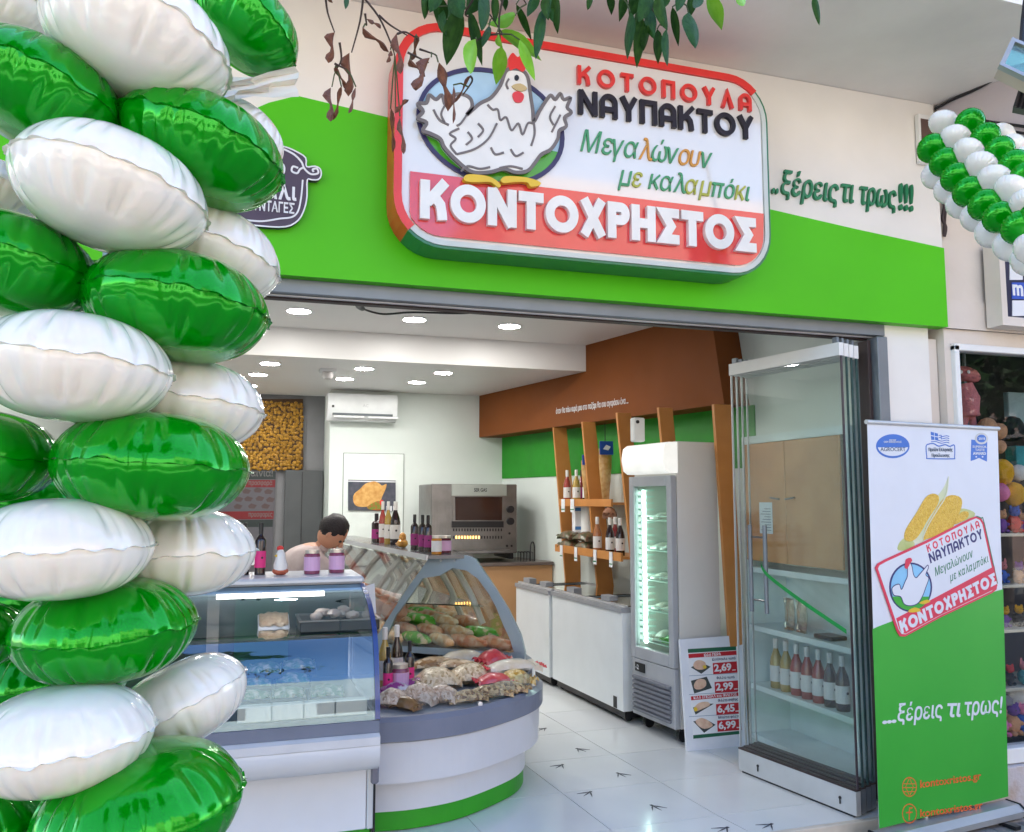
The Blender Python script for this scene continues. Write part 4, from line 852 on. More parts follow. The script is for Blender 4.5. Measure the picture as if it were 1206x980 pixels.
for y in (366, 510, 680): PB.line([bp(140, y), bp(510, y - 22)], .003, .001, .002).build('printed_rule', M('print blue grey', (.2, .28, .4), .4), pb)
slate = M('slate', (.05, .06, .06), .5); meat = M('poultry print', (.62, .36, .26), .4, c2=(.75, .55, .4), sc=25)
for q in ([(154, 300), (230, 262), (306, 296), (234, 350)], [(154, 404), (276, 372), (316, 460), (180, 502)], [(170, 610), (250, 580), (330, 580), (190, 664)], [(172, 716), (270, 700), (344, 742), (256, 804)]): PB.poly([bp(*p) for p in q], .001, .002).build('printed_tray', slate, pb)
for q in ([(172, 290), (185, 256), (220, 244), (262, 262), (268, 300), (240, 318), (196, 314)], [(178, 430), (210, 392), (262, 396), (270, 440), (230, 468), (186, 466)], [(180, 610), (220, 572), (280, 566), (300, 590), (240, 620), (190, 640)], [(190, 710), (240, 690), (300, 720), (320, 750), (260, 774), (210, 748)]): PB.poly([bp(*p) for p in q], .002, .003, 3).build('printed_meat', meat, pb)
for q in ([(244, 290), (262, 284), (274, 300), (256, 312)], [(176, 612), (196, 608), (204, 630), (184, 640)]): PB.poly([bp(*p) for p in q], .003, .004, 3).build('printed_lemon', M('lemon', (.75, .5, .04), .4), pb)
# ---------------------------------------------------------------- folding glass doors
dg = glass('door glass', (.975, .99, .988), 1.5, .5)
edge = M('glass edge', (.03, .07, .07), .2, coat=.5)
DA, DB = Vector((2.891, 4.528, 0)), Vector((3.033, 3.693, 0)); dd = (DA - DB).normalized(); dn = Vector((dd.y, -dd.x, 0)); dn = dn if dn.x > 0 else -dn
L = (DA - DB).length
for k in range(4):
    o_ = dn * (.052 * k) + dd * (.0 + .012 * k)
    t = thing('folding_glass_door', 'frameless glass door panel in aluminium rails, %s of the folded stack counted from the aisle' % ['first', 'second', 'third', 'fourth'][k], 'glass door', DB + o_, 0, 'folded glass door panels')
    def rail(z0, z1, e0, e1, l0=0, l1=0, base=DB + o_): p = base; return MB().zprism([((p + dd * (l0) + dn * e0).x, (p + dd * l0 + dn * e0).y), ((p + dd * (L - l1) + dn * e0).x, (p + dd * (L - l1) + dn * e0).y), ((p + dd * (L - l1) + dn * e1).x, (p + dd * (L - l1) + dn * e1).y), ((p + dd * l0 + dn * e1).x, (p + dd * l0 + dn * e1).y)], z0, z1)
    rail(.012, .13, -.012, .022).build('bottom_rail', alul if k == 0 else alu, t)
    rail(.131, .139, -.013, .023).build('seal', darkbr, t)
    rail(2.36, 2.43, -.012, .022).build('top_rail', white, t)
    rail(.14, 2.359, 0, .009, .006, .006).build('pane', dg, t)
    rail(.14, 2.359, -.001, .011, 0, L - .006).build('pane_edge', edge if k else M('edge strip', (.07, .05, .06), .3), t)
    rail(.14, 2.359, -.001, .011, L - .006, 0).build('pane_edge', alul, t)
    rail(.0, .011, -.005, .015, .02, .02).build('brush_seal', blk, t)
    rail(2.4305, 2.462, -.004, .012, .02, L - .05).build('pivot', alu, t); rail(2.4305, 2.462, -.004, .012, L - .06, .02).build('pivot', alu, t)
    if k == 0:
        for l in (.10, L - .16):
            p = DB + o_ + dd * l - dn * .013; MB().lathe([(.008, 0), (.008, .004), (0, .004)], p + Vector((0, 0, .075)), 10, tuple(-dn)).tube([p + Vector((0, 0, .07)) - dn * .002, p + Vector((0, 0, .045)) - dn * .002], .004, 6).build('lock', blk, t)
        h = DB + dd * (L * .80) - dn * .035
        for e in (0, .12): MB().tube([h - dd * e + Vector((0, 0, .95)), h - dd * e + Vector((0, 0, 1.45))], .0125, 10).smooth().build('pull_bar', alu, t)
        MB().tube([h + Vector((0, 0, 1.38)), h - dd * .12 + Vector((0, 0, 1.38))], .006, 6).tube([h + Vector((0, 0, 1.02)), h - dd * .12 + Vector((0, 0, 1.02))], .006, 6).build('bar_bracket', steel, t)
# green ribbon tied to the handle
h0 = DB + dd * (L * .68) - dn * .05
rbp = [h0 + Vector((0, 0, 1.28)), h0 - dd * .02 + Vector((0, 0, 1.19)), h0 - dd * .25 + Vector((0, 0, 1.07)), DB + dd * .02 - dn * .012 + Vector((0, 0, .92))]
rb_ = MB(); sp_ = spline(rbp, 6, False)
for i, p in enumerate(sp_):
    rb_.v += [p + Vector((0, 0, .012)), p - Vector((0, 0, .012))]
    if i: rb_.f.append((2 * i - 2, 2 * i - 1, 2 * i + 1, 2 * i))
tag(rb_.build('ribbon', M('ribbon green', (.01, .3, .06), .35)), 'green ribbon tied to the handle of the nearest glass door panel', 'ribbon')
# ---------------------------------------------------------------- white cabinet behind the folded glass
CXF = 3.28; k1 = thing('tall_cabinet', 'tall white cabinet with wooden double doors and open bottle shelves behind the glass doors', 'cabinet', (3.45, 4.45, 0))
yA, yB = 3.97, 5.02
cw = M('cabinet white', (.72, .8, .78), .5)
MB().box(CXF, yA, 0, 3.61, yA + .03, 2.02).box(CXF, yB - .03, 0, 3.61, yB, 2.02).box(CXF, yA + .031, 1.97, 3.61, yB - .031, 2.02).box(3.58, yA + .031, 0, 3.61, yB - .031, 1.969).build('carcass', cw, k1)
woodc = M('cabinet door wood', (.5, .21, .07), .42, c2=(.6, .28, .1), sc=4)
ym = (yA + yB) / 2 + .03
for y0, y1 in ((yA + .05, ym - .002), (ym + .002, yB - .05)):
    d_ = BB(CXF - .02, y0, 1.20, CXF - .001, y1, 1.965, .003).build('door', woodc, k1)
    MB().tube([(CXF - .045, (y1 - .03) if y1 < ym + .01 else y0 + .03, 1.60), (CXF - .045, (y1 - .12) if y1 < ym + .01 else y0 + .12, 1.61)], .006, 6).build('handle', steel, d_)
for z in (1.12, .74, .36, .04): BB(CXF, yA + .032, z, 3.575, yB - .032, z + .035, .002).build('shelf', cw, k1)
nt = thing('paper_notice', 'printed white paper notice taped on the wooden cabinet door', 'notice', (CXF - .025, 4.72, 1.4))
B(CXF - .0245, 4.66, 1.38, CXF - .0235, 4.80, 1.58).build('sheet', M('paper', (.65, .72, .75), .6), nt)
for q in range(9): B(CXF - .0255, 4.675, 1.40 + q * .017, CXF - .0246, 4.785 - (q % 3) * .02, 1.405 + q * .017).build('printed_line', M('print grey', (.2, .25, .3), .5), nt)
gname = ['golden', 'amber', 'rose', 'pinkish', 'deep rose', 'red', 'dark']
for i, gl in enumerate(['gold', 'gold', 'rose', 'rose', 'rose', 'dark', 'dark']):
    y = 4.80 - i * .105; bottle('wine', .31, .04, gl, 'white', 'white', '%s wine bottle, %s from the left on the lower shelf of the white cabinet' % (gname[i], ['first', 'second', 'third', 'fourth', 'fifth', 'sixth', 'seventh'][i]), (CXF + .07, y, .396), 'wine bottles in the white cabinet')
foil = M('foil silver', (.6, .57, .48), .2, 1, bump=.8, bsc=20)
for i, y in enumerate((4.68, 4.56)):
    t = thing('foil_bag', 'shiny silver foil bag standing upright on the middle cabinet shelf, ' + ['left one', 'right one'][i], 'bag', (CXF + .08, y, .776))
    mb = bag(.2, .1, .05, 3 + i); mb.v = [Vector((CXF + .08 + v.z, y + v.y, .875 + v.x)) for v in mb.v]; mb.build('film', foil, t)
t = thing('snack_pack', 'flat dark pack lying on the middle cabinet shelf', 'food pack', (CXF + .1, 4.3, .776)); BB(CXF + .04, 4.22, .776, CXF + .16, 4.38, .80, .006).build('pack', blk, t)
# ---------------------------------------------------------------- bird footprints on the floor
fm = MB()
for a in (-.62, 0, .62): fm.prism([(0, 0, 0), (math.sin(a) * .05 - math.cos(a) * .007, math.cos(a) * .05 + math.sin(a) * .007, 0), (math.sin(a) * .13, math.cos(a) * .13, 0), (math.sin(a) * .05 + math.cos(a) * .007, math.cos(a) * .05 - math.sin(a) * .007, 0)], (0, 0, 1), 0, .0012 + abs(a) * .0002)
fm.prism([(-.012, -.02, 0), (.012, -.02, 0), (.01, .02, 0), (-.01, .02, 0)], (0, 0, 1), 0, .0011)
me = fm.mesh('footprint_sticker'); me.materials.append(M('sticker black', (.02, .02, .035), .4))
fps = [((642, 858), -70), ((680, 882), 10), ((662, 901), -60), ((728, 911), 0), ((695, 933), -60), ((768, 949), 0), ((856, 975), -75), ((908, 971), -75)]
fl_ = ['farthest footprint near the curved counter', 'second farthest, right of the counter edge', 'third, pointing along the aisle', 'on the middle tile, toes spread upward', 'nearest the counter plinth on the middle tile', 'large one near the tile joint before the step', 'at the front edge, left of a pair', 'at the front edge, right of a pair']
for ((px, py), a), nm in zip(fps, fl_):
    o = bpy.data.objects.new('footprint_sticker', me); COL.objects.link(o); p = az(px, py, 0); o.location = (p.x, p.y, .001); o.rotation_euler.z = R(a + 190); o.scale = (.62, .62, 1)
    tag(o, 'small black bird footprint sticker, ' + nm, 'floor sticker', 'bird footprint stickers on the tiles')
# ---------------------------------------------------------------- left straight counter
cgrey = M('counter grey', (.17, .19, .25), .35, coat=.2); cwh = M('counter white', (.66, .67, .7), .3, var=.02, coat=.2); clil = M('counter pale', (.64, .64, .66), .3, coat=.2)
kickg = M('kick green', (.03, .33, .01), .4)
gl1 = glass('counter glass', (.95, .97, .98), 1.5, 4.0, 0, .03, (.55, .8, 1.0))  # reflection boosted and tinted blue to deepen the mirrored sky
lc = thing('display_counter', 'straight white refrigerated counter with curved glass reflecting blue sky', 'counter', (-.2, 4.3, 0))
LX0, LX1 = -1.15, .645
def prof(mb, pts, x0=LX0, x1=LX1): return mb.prism([(x0, y, z) for y, z in pts], (1, 0, 0), 0, x1 - x0)
BB(LX0, 4.12, .01, LX1, 4.16, .10, .003).build('kick_board', kickg, lc)
BB(LX0, 4.05, .101, LX1 - .03, 4.9, .40, .004).build('base_panel', cwh, lc)
BB(LX1 - .028, 4.045, .101, LX1, 4.9, .40, .004).build('end_post', alul, lc)
prof(MB(), [(4.0, .395), (3.93, .40), (3.885, .43), (3.87, .49), (3.875, .515), (4.3, .515), (4.9, .515), (4.9, .395)]).smooth().build('bumper', cwh, lc)
prof(MB(), [(3.872, .517), (3.872, .552), (3.90, .562), (4.9, .562), (4.9, .517)]).build('bumper_ledge', clil, lc)
prof(MB(), [(3.905, .563), (3.905, .615), (3.93, .615), (3.93, .563)]).build('glass_channel', cgrey, lc)
gp_ = spline([(3.915, .617), (3.925, .70), (3.95, .80), (4.0, .93), (4.08, 1.02), (4.25, 1.11), (4.47, 1.165)], 4, False)
mb = MB()
for i, p in enumerate(gp_):
    mb.v += [Vector((LX0, p.x, p.y)), Vector((LX1 - .012, p.x, p.y))]
    if i: mb.f.append((2 * i - 2, 2 * i - 1, 2 * i + 1, 2 * i))
mb.smooth().build('curved_glass', gl1, lc)
# end glass with blue edge
pe = [(p.x, p.y) for p in gp_]; bl = M('blue edge', (.02, .05, .22), .25, coat=.5)
MB().prism([(LX1 - .008, y, z) for y, z in pe + [(4.9, 1.165), (4.9, .60)]], (1, 0, 0), 0, .006).build('end_glass', glass('end glass', (.9, .94, .97), 1.5, 1), lc)
mb = MB(); o_ = [(LX1 + .004, y - .008, z + .004) for y, z in pe]; i__ = [(LX1 + .004, y + .012, z - .012) for y, z in pe]
for k in range(len(o_)):
    mb.v += [Vector(o_[k]), Vector(i__[k]), Vector(o_[k]) - Vector((.022, 0, 0)), Vector(i__[k]) - Vector((.022, 0, 0))]
    if k:
        b0, b1 = 4 * k - 4, 4 * k
        mb.f += [(b0, b0 + 1, b1 + 1, b1), (b0 + 2, b0 + 3, b1 + 3, b1 + 2), (b0, b0 + 2, b1 + 2, b1), (b0 + 1, b0 + 3, b1 + 3, b1 + 1)]
mb.build('end_trim', bl, lc)
BB(LX0, 4.46, 1.168, LX1 + .005, 4.92, 1.205, .012).build('top_cap', M('cap pale', (.62, .65, .7), .3, .2), lc)
BB(LX0, 4.50, 1.135, LX1 - .01, 4.90, 1.167, .003).build('cap_rail', cgrey, lc)
a, c = ay(255, 695, 4.55), ay(382, 695, 4.55)
MB().tube([(a.x, 4.55, 1.115), (c.x, 4.55, 1.115)], .013, 10).build('light_tube', M('tube glow', (1, 1, 1), em=(1, .95, .9), es=2.2), lc)
B(LX0, 3.95, .60, LX1 - .02, 4.86, .63).build('deck', M('deck steel', (.12, .13, .15), .3, .6), lc)
B(LX0, 4.3, .925, LX1 - .03, 4.78, .933).build('glass_shelf', glass('shelf glass', (.85, .93, .95), 1.5, 2), lc)
B(LX0, 4.86, .6, LX1 - .02, 4.9, 1.13).build('back_door', M('sliding door', (.03, .05, .05), .2, coat=.3), lc)
B(.02, 4.852, .65, .3, 4.859, 1.1).build('back_curtain', M('dark green cloth', (.015, .1, .06), .6), lc)
B(-.12, 4.84, .65, -.06, 4.859, 1.13).build('back_stile', steel, lc)
cut = M('cutlet', (.72, .58, .4), .5, c2=(.5, .33, .2), sc=40, bump=.4); pale = M('pale chicken', (.72, .52, .42), .4, c2=(.8, .68, .56), sc=20, coat=.5)
def onc(px, py, z): p = az(px, py, z); return (p.x, p.y, z)
food('meat_tray', 'white tray of breaded cutlets, left one on the glass shelf of the straight counter', 'food tray', 'trays inside the straight counter', onc(268, 733, .936), 0, (.19, .13, .05), cut, 'tray', 1, printw)
food('meat_tray', 'open white tray with light meat strips tilted towards the viewer beside the green cloth', 'food tray', 'trays inside the straight counter', onc(322, 735, .945), 0, (.16, .15, .05), cut, 'tray', 2, printw).rotation_euler.x = R(22)
for k, (x, nm) in enumerate(((365, 'left black food pan'), (408, 'right black food pan'))):
    p = onc(x, 726, .936); t = thing('food_pan', nm + ' with steel rim on the glass shelf of the straight counter', 'food pan', p, 0, 'black pans on the counter shelf')
    BB(p[0] - .10, 4.42, .936, p[0] + .10, 4.70, .99, .006).build('pan', blk, t)
    MB().ring([(p[0] - .105, 4.41, .99), (p[0] + .105, 4.41, .99), (p[0] + .105, 4.71, .99), (p[0] - .105, 4.71, .99)], [(p[0] - .09, 4.43, .99), (p[0] + .09, 4.43, .99), (p[0] + .09, 4.69, .99), (p[0] - .09, 4.69, .99)], (0, 0, 1), 0, .006).build('rim', steel, t)
mb = MB()
for k in range(7): mb.ball((ay(372 + k * 7, 705, 4.55).x, 4.5 + (k % 3) * .06, 1.005 + (k % 2) * .012), .035, .04, .022, 10, lump=.4, seed=k)
tag(mb.smooth().build('chicken_pieces', pale), 'pale raw chicken pieces heaped in the black pans of the straight counter', 'meat', kind='stuff')
grn = M('greens', (.05, .14, .05), .4, c2=(.5, .42, .3), sc=30, mix=(.45, .65), coat=.5)
k = 0
for (x, y, z, nm) in ((300, 826, .64, 'bottom left'), (340, 824, .64, 'bottom centre'), (385, 822, .64, 'bottom right'), (300, 810, .685, 'middle left'), (345, 806, .685, 'middle right'), (312, 795, .73, 'top left'), (352, 790, .73, 'top right')):
    k += 1; food('film_tray', 'black wrapped tray of greens and meat, %s of the counter deck pile' % nm, 'food tray', 'film wrapped trays piled in the straight counter', onc(x, y, z), R(-4), (.17, .22, .06), grn, 'tray', k + 20, blk)
for q in range(4):
    p = onc(300 + q * 38, 845, .632); t = tag(BB(p[0] - .075, 3.965, .632, p[0] + .075, 4.02, .70, .004).build('price_card', M('card cream', (.6, .6, .5), .5)), 'blank cream price card standing at the counter glass, %s from the left' % ['first', 'second', 'third', 'fourth'][q], 'price card', 'price cards inside the straight counter')
# small things on top of the straight counter
TZ = 1.206
def ont(px, py, z=TZ): p = az(px, py, z); return (p.x, max(4.53, min(4.86, p.y)), z)
def onx(px, Y, z=TZ): return (ay(px, 640, Y).x, Y, z)
bottle('square', .27, .028, 'dark', 'pink', 'black', 'tall dark square-shouldered bottle with pink label on the straight counter', onx(307, 4.7), 'dark bottles with pink labels', rz=.3)
bottle('square', .27, .028, 'dark', 'pink', 'black', 'dark pink-label bottle half hidden by the white balloon on the straight counter', onx(288, 4.72), 'dark bottles with pink labels')
pink = M('jam', (.25, .05, .1), .1, coat=.5)
jar('lilac-labelled jam jar on the straight counter, left one of the pair', onx(368, 4.68), .042, .125, pink, 'lilac jam jars')
jar('lilac-labelled jam jar on the straight counter, right one of the pair', onx(397, 4.72), .042, .125, pink, 'lilac jam jars')
hf = thing('hen_figurine', 'small white hen figurine with red comb on the straight counter', 'figurine', onx(331, 4.66)); x, y, z = onx(331, 4.66)
MB().ball((x, y, z + .02), .042, .035, .022, 12).smooth().build('nest', M('nest red', (.5, .12, .06), .5), hf)
MB().lathe([(.0, .02), (.034, .025), (.037, .05), (.026, .085), (.024, .11), (.012, .13), (0, .133)], (x, y, z), 16).smooth().build('body', hw, hf)
MB().ball((x - .003, y, z + .138), .018, .008, .014, 8).smooth().build('comb', red, hf)
MB().lathe([(.008, 0), (0, .014)], (x - .022, y - .012, z + .10), 8, (-1, -.5, 0)).build('beak', yel, hf)
# ---------------------------------------------------------------- rounded end counter and long counter
cc_ = thing('corner_counter', 'white rounded corner counter with grey bumper band and green plinth', 'counter', (1.2, 4.9, 0))
rim = [(.665, 4.165), (.88, 4.15), (1.14, 4.205), (1.40, 4.355), (1.60, 4.53), (1.72, 4.76), (1.76, 5.05)]
rimc = [(p.x, p.y) for p in spline([(a, b, 0) for a, b in rim], 6, False)]
def inset(e, zz=None):      # offset the open rim inward
    out = []
    for i, p in enumerate(rimc):
        a, b = rimc[max(0, i - 1)], rimc[min(len(rimc) - 1, i + 1)]; d = Vector((b[0] - a[0], b[1] - a[1])).normalized(); q = (p[0] - d.y * e, p[1] + d.x * e); out.append((max(.665, q[0]), q[1]))
    return out + [(1.76 - e, 8.6), (.42, 8.6), (.665, 5.3)]
MB().zprism(inset(.10), .005, .095).build('plinth', kickg, cc_)
MB().zprism(inset(.09), .097, .25).build('pedestal', cwh, cc_)
def loft(ls):      # stacked closed loops (list of (loop, z))
    mb = MB(); n_ = len(ls[0][0])
    for l, z in ls: mb.v += [Vector((p[0], p[1], z)) for p in l]
    for i in range(len(ls) - 1):
        for k in range(n_): mb.f.append((i * n_ + k, i * n_ + (k + 1) % n_, (i + 1) * n_ + (k + 1) % n_, (i + 1) * n_ + k))
    for i in (0, len(ls) - 1):
        pts = [Vector((p[0], p[1], 0)) for p in ls[i][0]]; mb.f += [tuple(q + i * n_ for q in t) for t in tessellate_polygon([pts])]
    return mb
loft([(inset(.06), .235), (inset(.012), .25), (inset(.006), .44)]).build('skirt', cwh, cc_)
loft([(inset(.004), .442), (inset(-.012), .45), (inset(-.014), .54), (inset(.01), .56), (inset(.03), .56), (inset(.04), .545)]).build('bumper_band', M('bumper grey', (.2, .22, .29), .32, coat=.3), cc_)
MB().zprism(inset(.045), .548, .552).build('deck', M('deck pale', (.42, .45, .5), .3, .3), cc_)
BB(.632, 4.03, .30, .668, 4.16, .60, .008).build('joint_cover', M('joint grey dark', (.16, .16, .2), .4), cc_)
B(.646, 4.1, .0, .664, 4.9, .30).build('gap_filler', blk, cc_)
gr = [(x, y) for x, y in inset(.03)[6:-3]]
mb = MB()
for i, p in enumerate(gr):
    mb.v += [Vector((p[0], p[1], .561)), Vector((p[0], p[1], .655))]
    if i: mb.f.append((2 * i - 2, 2 * i - 1, 2 * i + 1, 2 * i))
mb.smooth().build('clear_guard', glass('guard', (.93, .96, .97), 1.5, 2.5), cc_)
for i in (8, 20, 29):
    if i < len(gr): MB().lathe([(.012, 0), (.012, .02), (0, .022)], (gr[i][0], gr[i][1], .565), 10, (0, -1, .1)).smooth().build('guard_knob', alul, cc_)
PA, PBp = az(477, 768.4, .60), az(603.5, 776.5, .60)
pnn = Vector((0, 0, 1)).cross((PBp - PA).normalized()); pnn = pnn if pnn.y < 0 else -pnn
EP = Plane(PA, pnn)
lg = thing('long_counter', 'long glass-topped meat counter running back, closed by a blue-grey end panel', 'counter', (1.2, 6.8, .55))
po = [(443, 752), (457, 729), (481, 692), (507.8, 655), (530, 654), (550.6, 654), (560.8, 658), (566, 666), (583, 691), (599.6, 717.6), (613.7, 747), (619, 768), (617.8, 779), (606, 779), (560, 775), (520, 771), (480, 768), (443, 765)]
pi = [(456, 750), (467, 725), (484, 702), (498.6, 681), (518, 678), (534, 669), (550.6, 672), (563, 681), (577, 700), (585, 715), (593, 735), (601, 752), (606, 768), (598, 769), (560, 766), (520, 763), (480, 761), (456, 759)]
MB().ring([EP.at(*q) for q in po], [EP.at(*q) for q in pi], pnn, -.012, .012).build('end_frame', M('panel blue grey', (.34, .42, .48), .3, .3, coat=.4), lg)
MB().prism([EP.at(*q) for q in pi], pnn, -.003, .003).build('end_glass', glass('end pane', (.93, .94, .93), 1.5, 1.3), lg)
for q in ((520, 660), (536, 660)): MB().lathe([(.009, 0), (.007, .006), (0, .007)], EP.at(*q) + pnn * .012, 10, tuple(pnn)).build('screw', alul, lg)
TL, TLf = az(505.4, 656.5, 1.23), az(414, 638.6, 1.23); ex = (TLf - TL).normalized(); EL = 3.2
TR = EP.at(558, 657); TR.z = 1.23
BLp, BRp = EP.at(446, 762), EP.at(616, 777)
def ext(pts, l0, l1): return [p + ex * l0 for p in pts] , [p + ex * l1 for p in pts]
def bar(p, q, th, l0, l1, name, mat):      # plate between two lines along the counter
    n_ = (q - p).cross(ex).normalized()
    vs = [p + ex * l0, q + ex * l0, q + ex * l1, p + ex * l1]
    return MB().prism(vs, n_, -th / 2, th / 2).build(name, mat, lg)
bar(TL, TR, .022, .02, EL, 'top_shelf', M('top shelf', (.12, .12, .13), .2, .3))
bar(TL + Vector((-.012, 0, -.02)), TL + Vector((-.004, 0, .014)), .012, .02, EL, 'top_rail', alul)
cg = glass('curved side glass', (.93, .94, .93), 1.5, 1.5)
bar(TL + Vector((-.02, 0, -.03)), BLp + Vector((-.05, 0, .05)), .006, .03, EL, 'side_glass', cg)
bar(TR + Vector((.01, 0, -.02)), BRp + Vector((.0, 0, .02)), .006, .03, EL, 'side_glass', cg)
bar(BLp + Vector((0, 0, .0)), BRp, .02, .03, EL, 'meat_deck', M('deck dark', (.2, .19, .2), .35, .5))
bb_ = BLp.lerp(BRp, .5); bar(Vector((BLp.x, BLp.y, .56)), BLp, .02, .02, EL, 'lower_panel', cwh); bar(Vector((BRp.x, BRp.y, .56)), BRp, .02, .02, EL, 'lower_panel', cwh)
# curved pale ribs and mid glass shelf inside
ribm = M('rib pale', (.75, .73, .62), .4)
for k, l in enumerate((.35, .75, 1.3, 1.8, 2.3)):
    for s, (T_, B_2) in enumerate(((TL, BLp), (TR, BRp))):
        pts = [T_.lerp(B_2, t) + ex * l + Vector((0, 0, .09 * math.sin(math.pi * t) - .05)) + (TR - TL if s == 0 else TL - TR) * .15 for t in (0, .25, .5, .75)]
        MB().tube(pts, .022, 6).smooth().build('rib', ribm, lg)
m0, m1 = TL.lerp(BLp, .55) + (TR - TL) * .2, TR.lerp(BRp, .6) - (TR - TL) * .1; m1.z = m0.z
bar(m0, m1, .008, .25, EL - .1, 'glass_shelf', glass('mid shelf', (.8, .9, .88), 1.5, 2))
raw = M('raw meat', (.75, .26, .1), .35, c2=(.88, .6, .38), sc=20, mix=(.4, .62), coat=.6); breast = M('marinated chicken', (.92, .74, .5), .35, c2=(.8, .45, .2), sc=22, mix=(.4, .6), coat=.6); veg = M('green pepper', (.10, .5, .01), .3, c2=(.8, .68, .4), sc=20, mix=(.5, .6), coat=.5)
rg = random.Random(4); nm_ = 0
DZ = BLp.z + .02
def ondeck(u, l): p = BLp.lerp(BRp, u) + ex * l; return (p.x, p.y, max(p.z, DZ) )
desc = ['near the end glass', 'second row back', 'third row back', 'fourth row back', 'fifth row back', 'far row']
for j in range(6):
    for i in range(5):
        u = .12 + i * .185; l = .12 + j * .24; p = ondeck(u, l)
        mk = [(breast, 'golden marinated chicken piece'), (veg, 'bright green leaf-wrapped skewer'), (breast, 'golden stuffed roll'), (raw, 'reddish meat roll'), (raw, 'reddish raw cutlet')][(i + j * 2) % 5]
        b_1 = MB().ball((p[0], p[1], p[2] + .035 + (.07 if j > 1 else .03 * j)), .17, .042, .042, 14, Matrix.Rotation(rg.uniform(-1.35, -.95), 3, 'Z'), .28, rg.random() * 30).smooth()
        tag(b_1.build('meat_piece', mk[0]), '%s in the long counter %s, %s' % (mk[1], ['at the staff side', 'left of centre', 'in the middle', 'right of centre', 'at the aisle side'][i], desc[j]), 'meat', 'meat pieces in the long counter')
for k, (x, y, l) in enumerate(((450, 662, .9), (460, 676, .5), (455, 690, .25), (440, 652, 1.4))):
    p = BLp.lerp(TL, .35) + ex * (l + .1) + (TR - TL) * .3
    tag(MB().ball((p.x, p.y, p.z), .09, .11, .07, 14, None, .4, k).smooth().build('poultry_piece', M('poultry pink', (.6, .2, .12), .35, c2=(.7, .38, .24), sc=12, coat=.6)), 'pinkish poultry piece on the staff side of the counter, ' + ['third', 'second', 'first', 'farthest'][k] + ' from its end panel', 'meat', 'poultry pieces at the staff side')
# bottles, jars, basket on the long counter's top shelf
UZ = 1.243
def ontop(px, u): # pixel column -> distance along the shelf
    o = TL.lerp(TR, u); best = min((abs(603 + 1000 * ((o + ex * l - EYEP).dot(RT)) / ((o + ex * l - EYEP).dot(FW)) - px), l) for l in [k * .02 for k in range(160)])
    p = o + ex * best[1]; return (p.x, p.y, UZ)
for px, nm in ((487.5, 'left'), (497, 'middle'), (503.5, 'right')):
    bottle('square', .25, .028, 'dark', 'purple', 'black', 'dark vinegar bottle with black cap on the long counter, %s of the three together' % nm, ontop(px, .3), 'three dark bottles on the long counter')
for px, gl, la, ca, u, nm in ((443, 'dark', 'purple', 'black', .4, 'short dark bottle left of the wine bottles on the long counter'), (450.5, 'rose', 'white', 'white', .5, 'rose bottle with white cap on the long counter'), (457, 'gold', 'white', 'white', .45, 'slim golden bottle between the rose and dark ones on the long counter'), (465, 'dark', 'white', 'white', .55, 'dark wine bottle with large white label on the long counter')):
    bottle('wine' if ca == 'white' else 'square', .34 if ca == 'white' else .24, .04 if gl == 'dark' else .03, gl, la, ca, nm, ontop(px, u), 'wine bottles on the long counter')
p = ontop(474, .35); t = thing('snack_basket', 'small amber sweet packets heaped beside the dark wine bottle on the long counter', 'snacks', p)
mb = MB().ball((p[0], p[1], p[2] + .03), .045, .045, .03, 10, lump=.5, seed=2).ball((p[0], p[1], p[2] + .075), .025, .025, .035, 10, lump=.5, seed=3); mb.smooth().build('packet_heap', M('amber wrap', (.5, .18, .02), .3, c2=(.7, .4, .08), sc=30, coat=.5), t)
honey = M('honey', (.55, .22, .02), .1, coat=.5); jam = M('dark jam', (.12, .012, .03), .1, coat=.5)
jar('amber honey jar with pale lid behind the jam jar on the long counter', ontop(514, .3), .034, .12, honey, None, la='white')
jar('dark red jam jar with pink label at the end of the long counter', ontop(524, .62), .046, .115, jam, None)
q = [ay(x, y, 4.75) for x, y in ((431, 690), (441, 687), (443, 722), (433, 732))]
t = tag(MB().prism(q, (0, -1, 0), 0, .003).build('info_card', printw), 'white folded information card standing between the two counters', 'card')
# ---------------------------------------------------------------- goods on the rounded deck
DK = .553
def ond(px, py, z=DK): p = az(px, py, z); return (p.x, p.y, z)
G2 = 'bottles on the rounded counter deck'
for px, Y, kind, gl, la, ca, H, nm in ((455, 4.85, 'wine', 'gold', 'white', 'white', .33, 'golden wine bottle with white cap at the left end of the rounded deck'), (469, 4.92, 'wine', 'dark', 'white', 'white', .33, 'black wine bottle with white cap behind the jar on the rounded deck'), (459, 4.68, 'square', 'dark', 'pink', 'black', .25, 'dark bottle with pink label in front, left of the lilac jar'), (484, 4.78, 'square', 'dark', 'pink', 'black', .26, 'dark bottle with pink label right of the lilac jar on the deck')):
    bottle(kind, H, .036 if kind == 'wine' else .027, gl, la, ca, nm, onx(px, Y, DK), G2)
jar('large lilac-labelled jar with dark content between the bottles on the rounded deck', onx(473, 4.72, DK), .05, .15, pink)
crou = M('crouton bag', (.42, .26, .11), .3, c2=(.8, .64, .42), vor=70, bump=.4, coat=.4, mix=(.1, .55)); rusk = M('rusk bag', (.4, .2, .07), .3, c2=(.8, .62, .4), vor=32, bump=.9, coat=.5)
nutb = M('clear nut bag', (.4, .25, .16), .4, c2=(.68, .54, .42), vor=85, bump=.35, coat=.3, mix=(.1, .6)); redb = M('red film', (.62, .03, .05), .22, c2=(.75, .12, .12), sc=10, coat=.8, bump=.5, bsc=25)
